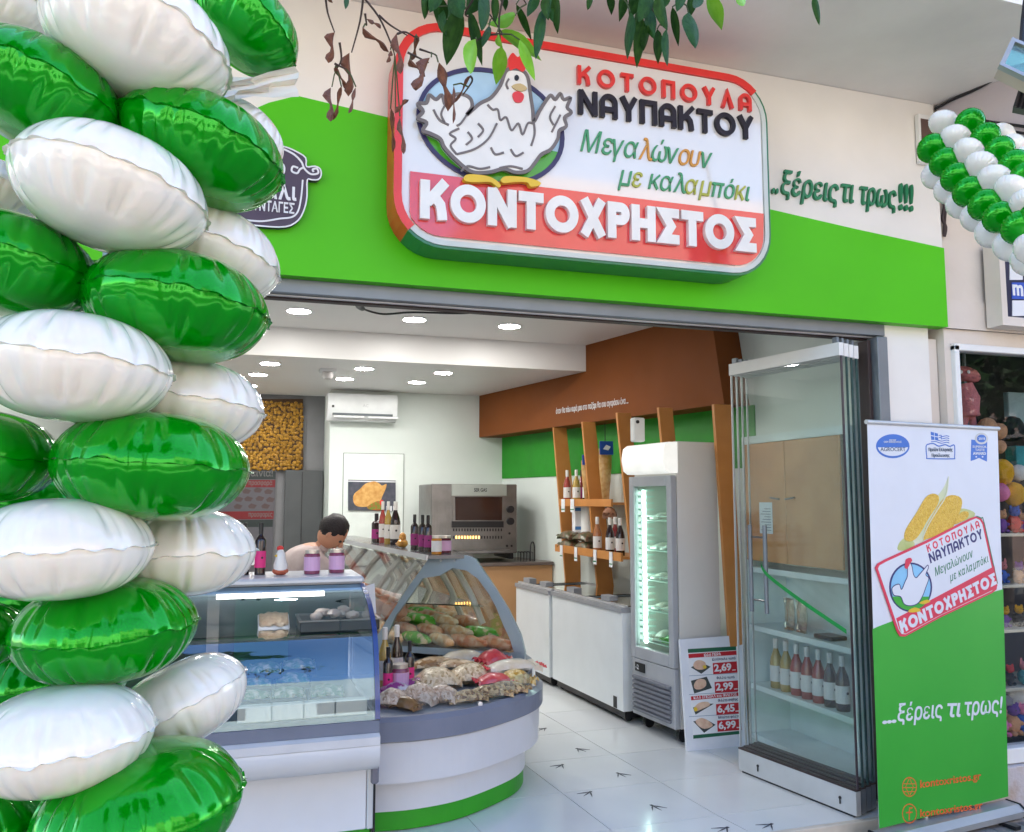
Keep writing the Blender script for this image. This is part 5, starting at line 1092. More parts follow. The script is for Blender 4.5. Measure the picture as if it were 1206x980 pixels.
creamb = M('cream bread', (.72, .6, .42), .35, c2=(.78, .7, .58), sc=15, coat=.6, bump=.5, bsc=30); darks = M('seed stick bag', (.22, .11, .04), .3, c2=(.68, .48, .24), vor=60, coat=.5, bump=1); purp = M('purple film', (.3, .04, .24), .25, c2=(.75, .68, .72), sc=14, mix=(.45, .55), coat=.7); yelb = M('yellow rusk bag', (.6, .34, .05), .3, c2=(.85, .66, .3), vor=40, coat=.5, bump=1); brownb = M('brown film', (.16, .08, .03), .3, c2=(.3, .16, .06), sc=12, coat=.6)
GB = 'snack bags on the rounded counter deck'
items = [(512, 789, 0, -12, (.30, .10, .06), rusk, 'rusk bag with brown end lying at the back left of the deck', brownb), (548, 783, 0, -14, (.34, .11, .07), creamb, 'long cream bread bag with brown print at the back centre', brownb), (540, 787, .05, -22, (.24, .09, .04), rusk, 'thin brown bread bag on top of the cream one', brownb),
 (514, 811, 0, 8, (.24, .17, .09), crou, 'large clear crouton bag, left one in the middle of the deck', crou), (553, 806, 0, -6, (.24, .15, .09), crou, 'large clear crouton bag, right one in the middle of the deck', crou),
 (608, 792, 0, -3, (.30, .12, .06), creamb, 'cream breadstick bag at the back right end of the deck', redb), (603, 790, .06, 3, (.30, .11, .05), creamb, 'upper cream breadstick bag with red end at the right of the deck', redb), (580, 785, .03, 18, (.18, .13, .08), redb, 'shiny red snack bag with white emblem at the back of the deck', redb),
 (582, 806, .02, -4, (.20, .12, .05), redb, 'dark red bag lying below the shiny red one', redb), (607, 808, 0, 2, (.19, .14, .07), yelb, 'yellow rusk bag near the right rim of the deck', yelb),
 (465, 818, 0, 10, (.17, .09, .05), purp, 'purple and white wafer pack, left of two near the bottles', purp), (490, 813, 0, -20, (.18, .10, .05), purp, 'purple and white wafer pack, right of two near the bottles', purp),
 (462, 833, 0, -30, (.17, .11, .07), nutb, 'grey clear nut bag at the left front corner of the deck', nutb), (494, 830, 0, -38, (.19, .11, .08), nutb, 'grey clear nut bag, middle one of three at the front', nutb), (521, 828, 0, -35, (.18, .10, .07), nutb, 'grey clear nut bag, right one of three at the front', nutb), (478, 836, 0, -50, (.15, .07, .05), brownb, 'small brown pouch wedged between the nut bags at the front', brownb),
 (550, 828, 0, 4, (.21, .08, .05), darks, 'dark seed stick bag, leftmost of three at the front', darks), (577, 822, 0, -8, (.24, .08, .05), darks, 'dark seed stick bag, middle of three at the front', darks), (597, 817, 0, -10, (.22, .08, .05), darks, 'dark seed stick bag, rightmost of three at the front', darks)]
for k, (px, py, dz, rz, dim, m_, nm, me_) in enumerate(items):
    food('snack_bag', nm, 'snack bag', GB, ond(px, py, DK + dz), R(rz), (dim[0], dim[1] * 1.2, dim[2] * 1.5), m_, 'bag', 40 + k, me_)
# ---------------------------------------------------------------- staff member bending behind the counter
def person(loc):
    t = thing('person', 'dark-haired person in a pinkish white top bending over behind the glass counter', 'person', loc)
    L_ = Vector(loc)
    J = {'pel': (0, .1, .95), 'sp1': (.05, .03, 1.08), 'sp2': (.12, -.06, 1.16), 'nk': (.22, -.12, 1.25), 'hd0': (.26, -.15, 1.295), 'lsh': (.12, .10, 1.21), 'rsh': (.16, -.26, 1.19), 'lel': (.30, .12, 1.08), 'rel': (.36, -.25, 1.04), 'lwr': (.50, .06, .98), 'rwr': (.52, -.18, .96), 'lhi': (0, .2, .92), 'rhi': (0, .0, .92), 'lkn': (.02, .21, .5), 'rkn': (.02, 0, .5), 'lan': (-.02, .21, .09), 'ran': (-.02, 0, .09), 'lto': (.13, .21, .04), 'rto': (.13, 0, .04)}
    E_ = [('pel', 'sp1', .15), ('sp1', 'sp2', .16), ('sp2', 'nk', .06), ('nk', 'hd0', .055), ('sp2', 'lsh', .07), ('sp2', 'rsh', .07), ('lsh', 'lel', .045), ('rsh', 'rel', .045), ('lel', 'lwr', .03), ('rel', 'rwr', .03), ('pel', 'lhi', .1), ('pel', 'rhi', .1), ('lhi', 'lkn', .065), ('rhi', 'rkn', .065), ('lkn', 'lan', .045), ('rkn', 'ran', .045), ('lan', 'lto', .035), ('ran', 'rto', .035)]
    rad = {'pel': .15, 'sp1': .15, 'sp2': .15}
    for a, b, r in E_: rad.setdefault(b, r)
    ks = list(J); me = bpy.data.meshes.new('body'); me.from_pydata([J[k] for k in ks], [(ks.index(a), ks.index(b)) for a, b, r in E_], [])
    o = bpy.data.objects.new('body', me); COL.objects.link(o); m = o.modifiers.new('s', 'SKIN'); me.skin_vertices or None
    for i, k in enumerate(ks): me.skin_vertices[0].data[i].radius = (rad[k], rad[k]); me.skin_vertices[0].data[i].use_root = (k == 'pel')
    o.modifiers.new('u', 'SUBSURF').levels = 2; bpy.context.view_layer.update()
    m2 = bpy.data.meshes.new_from_object(o.evaluated_get(bpy.context.evaluated_depsgraph_get())); bpy.data.objects.remove(o)
    for p in m2.polygons: p.use_smooth = True
    cl, skin, trou = M('top pinkish', (.62, .52, .5), .85, c2=(.5, .38, .37), sc=7, bump=.6, bsc=18), M('skin', (.55, .27, .17), .5, sub=.1), M('trousers', (.03, .03, .04), .8)
    m2.materials.append(cl); m2.materials.append(trou); m2.materials.append(skin)
    for p in m2.polygons:
        c = p.center; p.material_index = 1 if c.z < .93 and c.x < .3 else (2 if (c.z > 1.27 or c.x > .44) else 0)
    o = bpy.data.objects.new('body', m2); COL.objects.link(o); o.parent = t
    H_ = L_ + Vector((.30, -.17, 1.355)); ro = Matrix.Rotation(R(-25), 3, 'Z') @ Matrix.Rotation(R(48), 3, 'Y')
    hd = MB().ball(H_, .098, .078, .122, 18, ro)
    f = lambda x, y, z: H_ + ro @ Vector((x, y, z))
    hd.ball(f(.10, 0, -.01), .02, .012, .024, 8, ro).ball(f(0, .078, -.005), .015, .01, .03, 8, ro).ball(f(0, -.078, -.005), .015, .01, .03, 8, ro)
    hd.smooth().build('head', skin, t)
    MB().ball(f(-.022, 0, .03), .105, .088, .112, 18, ro, .12, 3).smooth().build('hair', M('hair dark', (.015, .01, .012), .55, bump=.5, bsc=80), t)
    for s in (-1, 1): MB().ball(f(.085, s * .03, .012), .014, .014, .010, 8).smooth().build('eye', blk, t)
    MB().ball(f(.086, 0, -.06), .012, .026, .008, 8, ro).build('mouth', M('lips', (.4, .12, .1), .5), t)
    for s, w in ((1, (.50, .06, .98)), (-1, (.52, -.18, .96))):
        h = MB(); b0 = L_ + Vector(w); h.ball(b0 + Vector((.04, 0, -.012)), .045, .036, .016, 10)
        for q in range(4): y = -.027 + q * .018; l = (.062, .075, .072, .058)[q]; h.tube([b0 + Vector((.07, y, -.012)), b0 + Vector((.07 + l * .5, y * 1.1, -.02)), b0 + Vector((.07 + l * .9, y * 1.1, -.042))], [.009, .008, .006], 6)
        h.tube([b0 + Vector((.02, s * -.03, -.012)), b0 + Vector((.05, s * -.052, -.022)), b0 + Vector((.075, s * -.055, -.034))], [.011, .009, .007], 6)
        h.smooth().build('hand', skin, t)
    return t
hp = ad(392, 618, 6.1); person((hp.x - .30, hp.y + .17, hp.z - 1.42 if False else 0))
# scale and grey equipment behind the balloons
p = ay(236, 712, 4.98); t = thing('weighing_scale', 'grey metal scale body just visible between the balloons and the counter', 'scale', (p.x, 5.2, 1.0))
BB(p.x - .14, 5.0, .9, p.x + .06, 5.25, 1.12, .01).build('housing', M('putty grey', (.3, .3, .25), .5), t)
BB(p.x - .12, 4.99, 1.03, p.x + .05, 4.998, 1.10, .002).build('display', M('display dark', (.1, .11, .1), .3), t)
# ---------------------------------------------------------------- foil balloons
def foil_mesh(seed, nth=150, nr=20, T=.575, pl=24):
    rg = random.Random(seed); vs = []; fs = []
    ph = sorted((k + rg.uniform(-.32, .32)) / pl * 2 * math.pi for k in range(pl)); dep = [rg.uniform(.25, 1) for _ in ph]; wid = [rg.uniform(.03, .085) for _ in ph]
    dep2 = [rg.uniform(.2, 1) for _ in ph]
    def cre(th, dp):
        s = 0
        for p, d, w in zip(ph, dp, wid):
            x = abs((th - p + math.pi) % (2 * math.pi) - math.pi)
            if x < w * 3: s = max(s, d * max(0, 1 - x / (w * 1.7)) ** 1.0)
        return s
    rm = [1 - .02 * cre(2 * math.pi * k / nth, dep) + .010 * noise.noise(Vector((math.cos(k * 2 * math.pi / nth) * 2, math.sin(k * 2 * math.pi / nth) * 2, seed))) for k in range(nth)]
    wob = [.035 * noise.noise(Vector((math.cos(k * 2 * math.pi / nth) * 3.1, math.sin(k * 2 * math.pi / nth) * 3.1, seed + 7))) + .016 * (cre(2 * math.pi * k / nth, dep) - cre(2 * math.pi * k / nth, dep2)) for k in range(nth)]
    for side, dp in ((1, dep), (-1, dep2)):
        for i in range(nr):
            rho = math.sin((i + 1) / nr * math.pi / 2) ** .92 if i < nr - 1 else 1.0
            for k in range(nth):
                th = 2 * math.pi * k / nth; c = cre(th, dp); rp_ = min(1, max(0, (rho - (.84 - .26 * c)) / .2)); rp_ = rp_ * rp_ * (3 - 2 * rp_)
                z = T * (1 - rho ** 2.7) ** .56 if rho < 1 else 0
                z = z * (1 - .20 * c * rp_ - .10 * (abs(math.sin(th * 31 + seed)) ** 3) * max(0, (rho - .80) / .2) ** 1.3) + .012 * noise.noise(Vector((rho * math.cos(th) * 3, rho * math.sin(th) * 3, seed * side)))* (1 - rho)
                r_ = rho * (1 + (rm[k] - 1) * rho ** 3)
                vs.append((r_ * math.cos(th), r_ * math.sin(th), side * z + wob[k] * rho ** 6))
    n2 = nr * nth; top_ = len(vs); vs += [(0, 0, T), (0, 0, -T)]
    for s in (0, 1):
        o = s * n2
        for k in range(nth): fs.append((top_ + s, o + k, o + (k + 1) % nth) if s == 0 else (top_ + s, o + (k + 1) % nth, o + k))
        for i in range(nr - 1):
            for k in range(nth):
                q = (o + i * nth + k, o + (i + 1) * nth + k, o + (i + 1) * nth + (k + 1) % nth, o + i * nth + (k + 1) % nth); fs.append(q if s == 0 else q[::-1])
    # seam flange
    b1 = len(vs)
    for k in range(nth): vs.append(tuple(vs[(nr - 1) * nth + k]))
    b0 = len(vs)
    for k in range(nth):
        th = 2 * math.pi * k / nth; r_ = rm[k] * 1.034 + .010 * math.sin(k * 1.7); vs.append((r_ * math.cos(th), r_ * math.sin(th), wob[k] * 1.5 + .014 * math.sin(k * .9 + seed)))
    for k in range(nth): fs.append((b1 + k, b0 + k, b0 + (k + 1) % nth, b1 + (k + 1) % nth))
    me = bpy.data.meshes.new('foil_balloon'); me.from_pydata(vs, [], fs); bm = bmesh.new(); bm.from_mesh(me); bmesh.ops.recalc_face_normals(bm, faces=bm.faces); bm.to_mesh(me); bm.free()
    for p in me.polygons: p.use_smooth = True
    return me
fgreen = M('foil green', (.0, .31, .004), .12, .38, var=.05, sc=3, coat=.3, spec=.35, bump=.02, bsc=9); fwhite = M('foil white', (.86, .82, .75), .16, .0, var=.03, sc=3, coat=.8, sub=.15, bump=.04, bsc=9)
FM = {}
for c, m_ in (('g', fgreen), ('w', fwhite)):
    for v in range(3): me = foil_mesh(v * 5 + (1 if c == 'g' else 2)); me.materials.append(m_); FM[c, v] = me
nk = {}
for c, m_ in (('g', fgreen), ('w', fwhite)):
    mb = MB(); pr = [(.0, .0), (.10, .0)]
    rows = [(-.02, .16, .05), (.06, .10, .035), (.14, .06, .03), (.22, .09, .02), (.30, .15, .012), (.40, .20, .008)]
    for i, (x, w, t_) in enumerate(rows):
        for k in range(8): a = 2 * math.pi * k / 8; mb.v.append(Vector((x + .012 * math.sin(k * 2.1), w * math.cos(a), t_ * math.sin(a) + .012 * math.sin(k * 3 + i))))
    for i in range(len(rows) - 1):
        for k in range(8): mb.f.append((i * 8 + k, i * 8 + (k + 1) % 8, (i + 1) * 8 + (k + 1) % 8, (i + 1) * 8 + k))
    me = mb.smooth().mesh('neck'); me.materials.append(m_); nk[c] = me
def balloon(c, px, py, w, d, roll, tilt, label, group, var=0, spin=0., neck=None):
    Rr = w * (.95 if d < 2.2 else .9) / 2000 * d; o = bpy.data.objects.new('foil_balloon', FM[c, var % 3]); COL.objects.link(o)
    n_ = Vector((0, 0, 1)); n_ = Matrix.Rotation(R(-tilt), 3, RT) @ n_; n_ = Matrix.Rotation(R(roll), 3, FW) @ n_
    a = RT - n_ * RT.dot(n_); a.normalize(); a = Matrix.Rotation(R(spin), 3, n_) @ a; b = n_.cross(a)
    p = ad(px, py, d)
    m = Matrix(((a.x, b.x, n_.x, p.x), (a.y, b.y, n_.y, p.y), (a.z, b.z, n_.z, p.z), (0, 0, 0, 1))) @ Matrix.Diagonal((Rr, Rr, Rr, 1)); o.matrix_basis = m
    tag(o, label, 'balloon', group)
    if neck is not None:
        k = bpy.data.objects.new('neck', nk[c]); COL.objects.link(k); k.parent = o; nq = neck - spin; k.location = (math.cos(R(nq)) * .96, math.sin(R(nq)) * .96, 0); k.rotation_euler.z = R(nq)
    return o
GC = 'foil balloons of the large left column'
def W_(c): return 'green' if c == 'g' else 'white'
BL = [ # colour, px, py, width, depth, roll, tilt, variant, spin, neck, label
 ('w', 162, 50, 226, 1.62, 14, 8, 0, 20, None, 'large white foil balloon at the top centre of the left column'),
 ('g', 46, 113, 205, 1.60, 18, 8, 0, 50, None, 'green foil balloon at the left edge, upper row of the column'),
 ('g', 235, 178, 208, 1.72, 15, 6, 1, 80, 175, 'green foil balloon overlapping the edge of the purple pot sign'),
 ('w', 131, 226, 232, 1.58, 12, 7, 1, 0, None, 'white foil balloon directly below the upper left green one'),
 ('w', 240, 298, 190, 1.86, 16, 6, 2, 30, None, 'small-looking white foil balloon beneath the pot sign, set back'),
 ('g', 8, 312, 210, 1.62, 10, 5, 2, 10, 10, 'green foil balloon with visible neck at the left edge, middle height'),
 ('g', 208, 362, 222, 1.70, 6, 4, 0, 110, 180, 'shiny green foil balloon touching the end of the shop lintel'),
 ('w', 88, 434, 228, 1.56, 3, 3, 0, 140, None, 'white foil balloon at eye height left of the ceiling lights'),
 ('w', 218, 476, 190, 1.84, 6, 3, 1, 60, None, 'white foil balloon set back, beside the corn kernel picture'),
 ('g', -32, 537, 200, 1.66, 4, 0, 1, 30, 5, 'green foil balloon cut by the left edge, beside a balloon neck'),
 ('g', 180, 549, 232, 1.66, 3, 1, 2, 75, 180, 'green foil balloon with bright creases just above eye height of the staff member'),
 ('w', 72, 646, 216, 1.56, -2, 0, 2, 100, None, 'white foil balloon left of the dark pink-label bottles'),
 ('w', 210, 650, 186, 1.86, 0, 0, 0, 15, None, 'white foil balloon hiding the left end of the counter top'),
 ('g', -45, 752, 150, 1.70, -4, -2, 0, 45, 0, 'small piece of green foil balloon at the left edge, lower part'),
 ('g', 125, 742, 216, 1.66, -4, -2, 1, 160, 178, 'green foil balloon in front of the left straight counter, third from the bottom'),
 ('w', 74, 869, 214, 1.52, -4, -2, 1, 200, None, 'large white foil balloon near the bottom of the left column'),
 ('w', 212, 829, 170, 1.82, -26, -4, 2, 90, None, 'strongly tilted white foil balloon beside the counter glass'),
 ('g', 165, 951, 248, 1.55, -8, -6, 2, 35, None, 'large green foil balloon at the bottom of the column'),
 ('g', -20, 972, 150, 1.58, -6, -4, 0, 80, None, 'green foil balloon in the bottom left corner'),
 ('g', 290, 32, 142, 1.88, 32, 12, 2, 25, None, 'green foil balloon at the top right of the column'),
 ('w', 6, 14, 130, 1.80, 12, 8, 2, 10, None, 'white foil balloon in the top left corner'),
 ('g', 100, -22, 120, 1.9, 5, 8, 1, 10, None, 'dark green foil balloon peeking in at the very top left'),
 ('w', -10, 224, 120, 1.84, 8, 5, 0, 60, None, 'white foil balloon sliver at the left edge, upper middle'),
 ('g', 28, 705, 170, 2.05, 0, 0, 2, 15, None, 'dark green foil balloon at the back, seen in the gap above the lower left one'),  # this and the next two are added to keep the edge gaps dark
 ('g', 40, 592, 170, 2.05, 4, 0, 0, 65, None, 'rear green foil balloon glimpsed between two white ones left of the neck'),
 ('g', 60, 800, 180, 2.05, -3, 0, 1, 65, None, 'rear green foil balloon behind the lowest large white one'),
 ('w', 292, 158, 100, 1.96, 38, 8, 0, 10, None, 'white foil balloon sliver behind the green one by the pot sign'),
]
for (c, px, py, w, d, ro, ti, v, sp, nkk, lb) in BL: balloon(c, px, py, w, d, ro, ti, lb, GC, v, sp, nkk)
# loose translucent foil tail and the pole of the column
p0 = ad(255, 96, 1.86); tl = MB(); pts_ = [(238, 108, 40), (258, 106, 34), (278, 104, 26), (298, 102, 22), (318, 100, 30), (350, 96, 36)]
for i, (x, y, w) in enumerate(pts_):
    for k in range(6): f = k / 5 - .5; tl.v.append(ad(x + 3 * math.sin(k * 2 + i), y + f * w, 1.86 + .012 * math.sin(k * 2.5 + i * 1.3)))
    if i:
        for k in range(5): tl.f.append(((i - 1) * 6 + k, (i - 1) * 6 + k + 1, i * 6 + k + 1, i * 6 + k))
tag(tl.smooth().build('balloon_tail', fwhite), 'crumpled white foil filling tail sticking out right of the top balloons', 'balloon tail')
pc = ad(120, 500, 1.72)
tag(MB().tube([(pc.x, pc.y, -.139), (pc.x, pc.y, 3.2)], .014, 10).smooth().build('column_pole', alul), 'thin pole inside the left balloon column, mostly hidden between the balloons', 'pole')
# ---------------------------------------------------------------- garland on the right
def c5(x, y): return (1080 + x / 4.9, 110 + y / 4.9)
GA = [('w', 485, 250, 85, 1), ('w', 545, 312, 85, 1), ('w', 105, 475, 85, 1), ('w', 180, 560, 88, 1), ('w', 250, 642, 90, 1), ('w', 345, 715, 95, 1), ('w', 430, 805, 98, 1), ('w', 535, 880, 100, 1), ('w', 640, 960, 105, 1), ('w', 620, 390, 90, 1),
 ('w', 155, 172, 92, 0), ('g', 305, 168, 88, 0), ('g', 90, 318, 92, 0), ('g', 395, 250, 88, 0), ('w', 222, 258, 95, 0), ('g', 478, 328, 88, 0), ('g', 160, 398, 92, 0), ('w', 298, 340, 100, 0), ('g', 560, 408, 92, 0), ('g', 225, 485, 92, 0), ('w', 370, 420, 104, 0), ('g', 300, 568, 98, 0), ('g', 630, 480, 96, 0), ('w', 450, 500, 108, 0), ('g', 392, 645, 100, 0), ('w', 545, 560, 110, 0), ('g', 475, 715, 100, 0), ('w', 640, 640, 112, 0), ('g', 590, 775, 108, 0), ('w', 660, 900, 110, 0), ('g', 690, 720, 108, 0)]
ORD = ['first', 'second', 'third', 'fourth', 'fifth', 'sixth', 'seventh', 'eighth', 'ninth', 'tenth', 'eleventh']
gcnt = {}
def glab(i, c, back):
    row = 'rear white' if back else ('front white' if c == 'w' else ('left green' if GA[i][1] < GA[i][2] * .95 + 20 and i not in (11, 13, 15, 18) else 'right green'))
    gcnt[row] = gcnt.get(row, -1) + 1
    return 'small foil balloon, %s from the top in the %s row of the right garland' % (ORD[gcnt[row]], row)
for i, (c, x, y, r_, back) in enumerate(GA):
    px, py = c5(x, y); s = (x + y) / 1600; d = 3.75 - 1.1 * s + .12 * back
    side = 'fan' if c == 'w' else 'ball'
    where = ('top end' if s < .32 else 'upper half' if s < .55 else 'middle' if s < .8 else 'lower end')
    zone = ['on the left side', 'along the centre', 'on the right side'][0 if x - y * .62 < -95 else 1 if x - y * .62 < 130 else 2]
    lb = glab(i, c, back)
    o = balloon(c, px, py, r_ * 2 / 4.9, d, 0, 0, lb, 'small balloons of the right garland', i, i * 37)
    # aim the disc towards the street with its own tilt
    n_ = (EYEP - o.matrix_basis.translation).normalized(); n_ = Matrix.Rotation(R(-18 + (i * 13) % 17) if c == 'w' else R(14), 3, UP) @ n_; n_ = Matrix.Rotation(R(38 if c == 'w' and not back else 12), 3, RT) @ n_
    a = RT - n_ * RT.dot(n_); a.normalize(); a = Matrix.Rotation(i * 1.3, 3, n_) @ a; b = n_.cross(a); p = o.matrix_basis.translation.copy(); Rr = .9 * r_ / 4.9 / 1000 * d
    o.matrix_basis = Matrix(((a.x, b.x, n_.x, p.x), (a.y, b.y, n_.y, p.y), (a.z, b.z, n_.z, p.z), (0, 0, 0, 1))) @ Matrix.Diagonal((Rr, Rr, Rr, 1))
# ---------------------------------------------------------------- leaves hanging in from the top
lfm = []
def leaf_mesh(kind):
    mb = MB(); m = 9; n_ = 5
    for i in range(m):
        t = i / (m - 1)
        w = (math.sin(math.pi * t ** .85) ** .8) * .5 * (1 - .25 * t) if kind < 2 else (math.sin(math.pi * t) ** .6) * .32 * (.8 + .5 * math.sin(t * 9))
        if i in (0, m - 1): w = .006
        for k in range(n_):
            s = (k / (n_ - 1) - .5) * 2
            if kind < 2: mb.v.append(Vector((t, s * w, abs(s) * w * .35 + .12 * math.sin(math.pi * t) * (1 if kind else -.6) + .02 * math.sin(9 * t) * s)))
            else: a = s * 1.9; mb.v.append(Vector((t, math.sin(a) * w * .6 + .06 * math.sin(t * 7), w * .6 * (1 - math.cos(a)) + .08 * math.sin(t * 5 + 1))))
    for i in range(m - 1):
        for k in range(n_ - 1): mb.f.append((i * n_ + k, i * n_ + k + 1, (i + 1) * n_ + k + 1, (i + 1) * n_ + k))
    return mb.smooth()
lm_ = [M('leaf dark', (.01, .045, .006), .55, c2=(.025, .085, .012), sc=5, spec=.2, bump=.2, bsc=8), M('leaf bright', (.16, .42, .015), .4, c2=(.22, .48, .04), sc=4, spec=.25), M('leaf dry', (.10, .032, .016), .65, c2=(.2, .075, .035), sc=5, bump=.5, bsc=12)]
LMS = {}
for m_ in range(3):
    for kd in ((0, 1) if m_ < 2 else (2,)): me = leaf_mesh(kd).mesh('leaf'); me.materials.append(lm_[m_]); LMS[m_, kd] = me
def leaf(par, x0, y0, x1, y1, w, mt, d, i):
    a, b = ad(x0, y0, d), ad(x1, y1, d + .05 * math.sin(i * 2.3)); L_ = (b - a); ln_ = L_.length; u = L_.normalized(); vw = (EYEP - a).normalized()
    s = u.cross(vw).normalized(); ang = R([-38, 15, 45, -12, 30][i % 5]) if mt < 2 else R(i * 47 % 90 - 45)
    s = Matrix.Rotation(ang, 3, u) @ s; n_ = u.cross(s); ww = w / 1000 * d / max(.55, math.cos(ang)) * (1.0 if mt < 2 else 1.5)
    o = bpy.data.objects.new('leaf', LMS[mt, (i % 2) if mt < 2 else 2]); COL.objects.link(o); o.parent = par
    m = Matrix(((u.x * ln_, s.x * ww, n_.x * ww, a.x), (u.y * ln_, s.y * ww, n_.y * ww, a.y), (u.z * ln_, s.z * ww, n_.z * ww, a.z), (0, 0, 0, 1))); o.matrix_basis = wm(par).inverted() @ m
def branch(label, d, tw, lv_, loc):
    t = thing('tree_branch', label, 'branch', ad(*loc, d), 0, 'branches hanging in from above')
    for q in tw:
        pts = [ad(x, y, d + .01 * k) for k, (x, y) in enumerate(q)]; pts = spline(pts, 4, False); n_ = len(pts); MB().tube(pts, [.0011 * (1.4 - .8 * k / n_) * d for k in range(n_)], 5).smooth().build('twig', M('twig bark', (.05, .035, .03), .8), t)
    allp = [(q[k][0] + (q[k + 1][0] - q[k][0]) * f / 5, q[k][1] + (q[k + 1][1] - q[k][1]) * f / 5) for q in tw for k in range(len(q) - 1) for f in range(6)]
    pm = MB()
    for (x0, y0, x1, y1, w, m_) in lv_:
        nx, ny = min(allp, key=lambda p: (p[0] - x0) ** 2 + (p[1] - y0) ** 2 + (400 if p[1] > y0 + 3 else 0))
        if (nx - x0) ** 2 + (ny - y0) ** 2 > 4: pm.tube([ad(nx, ny, d + .01), ad((nx + x0) / 2, (ny + y0) / 2 - 3, d + .008), ad(x0, y0, d)], .0012, 4)
    if pm.v: pm.build('petiole', M('petiole green', (.05, .07, .02), .7), t)['kind'] = 'stuff'
    for i, (x0, y0, x1, y1, w, m_) in enumerate(lv_): leaf(t, x0, y0, x1, y1, w, m_, d + .02 * ((i * 7) % 5 - 2), i)
    return t
branch('drooping branch with dark and bright green leaves over the left part of the sign', 1.25,
 [[(520, -40), (560, -5), (592, 40)], [(560, -5), (548, 15), (552, 20)], [(600, -30), (588, 20), (590, 57), (586, 60)], [(640, -40), (640, 5)], [(592, 40), (572, 42), (559, 50)], [(600, -30), (620, 5)]],
 [(503, -10, 500, 23, 12, 0), (516, -5, 520, 38, 20, 0), (513, 8, 526, 42, 14, 0), (542, 10, 526, 77, 27, 0), (552, 12, 568, 78, 15, 0), (560, 46, 554, 87, 19, 1), (591, 55, 584, 100, 20, 1), (586, 37, 638, 72, 17, 1), (612, 47, 630, 95, 14, 1), (607, 18, 574, 28, 17, 1), (574, -8, 567, 37, 17, 0), (582, -8, 583, 28, 11, 0), (591, -10, 595, 13, 10, 0), (641, 8, 631, 70, 15, 0), (608, 5, 626, 48, 10, 0), (644, -6, 646, 24, 13, 0), (530, -14, 545, 22, 26, 0), (555, -16, 548, 18, 24, 0), (520, -20, 506, 15, 20, 0), (632, -14, 621, 20, 14, 0), (654, -8, 657, 40, 13, 0), (640, -12, 651, 26, 12, 0), (540, -10, 528, 30, 22, 0), (563, -14, 577, 14, 16, 0), (576, 30, 568, 56, 10, 0), (586, 42, 592, 56, 9, 1)], (560, -5))
branch('drooping branch tip with dark green leaves over the middle of the sign top', 1.3,
 [[(760, -40), (762, 10), (758, 30)], [(762, 0), (780, 30)], [(760, -20), (735, 0)], [(790, -40), (806, 5)], [(700, -30), (695, -2)], [(840, -30), (833, -2)]],
 [(697, -8, 692, 12, 9, 0), (718, -6, 720, 18, 11, 0), (742, 14, 739, 71, 13, 0), (757, 22, 750, 80, 16, 0), (774, 34, 775, 76, 13, 0), (785, 34, 786, 78, 10, 0), (792, 8, 799, 55, 11, 0), (745, -8, 771, 31, 20, 0), (768, -12, 752, 26, 20, 0), (734, -8, 729, 26, 13, 0), (811, 14, 819, 57, 19, 0), (815, -8, 812, 21, 13, 0), (834, -8, 850, 36, 19, 1), (869, -8, 876, 7, 11, 1), (752, -14, 741, 22, 18, 0), (776, -8, 786, 36, 16, 0), (762, 10, 770, 46, 16, 0), (752, 10, 745, 42, 14, 0), (806, -14, 797, 14, 14, 0), (786, -14, 772, 14, 16, 0), (762, 30, 758, 60, 12, 0), (826, -10, 818, 10, 13, 0)], (765, -5))
branch('single grey green leaf tip hanging from above, right of the sign', 1.3, [[(958, -30), (959, -4)]], [(959, -6, 965, 30, 9, 0)], (959, -5))
branch('dry twigs with curled brown leaves in front of the left edge of the sign', 1.2,
 [[(383, -8), (386, 15), (394, 38)], [(428, -5), (424, 25), (414, 62)], [(424, -8), (446, 20), (460, 50), (465, 66)], [(446, 18), (460, 30), (480, 42)], [(400, 50), (402, 70), (396, 82)], [(394, 75), (408, 82)], [(494, 58), (512, 64)], [(480, 62), (505, 74)], [(554, 90), (556, 96), (545, 112)], [(430, 16), (432, 30)], [(468, 40), (478, 38), (492, 46)], [(409, -8), (408, 4)]],
 [(396, 38, 387, 75, 15, 2), (395, 79, 408, 106, 11, 2), (391, 102, 389, 144, 14, 2), (402, 102, 393, 142, 11, 2), (413, 62, 411, 114, 18, 2), (419, 102, 411, 134, 9, 2), (428, 32, 458, 61, 12, 2), (431, 22, 449, 33, 9, 2), (468, 38, 472, 88, 16, 2), (491, 43, 485, 72, 12, 2), (508, 67, 487, 106, 22, 2), (516, 73, 529, 131, 22, 2), (483, 70, 501, 90, 13, 2), (534, 100, 534, 146, 7, 2), (555, 89, 535, 122, 8, 2), (466, 133, 481, 117, 10, 2), (471, 137, 476, 182, 12, 2), (460, 128, 463, 180, 9, 2), (409, -6, 407, 11, 7, 0), (460, 58, 456, 74, 8, 2), (376, -8, 392, 3, 9, 2)], (424, 0))
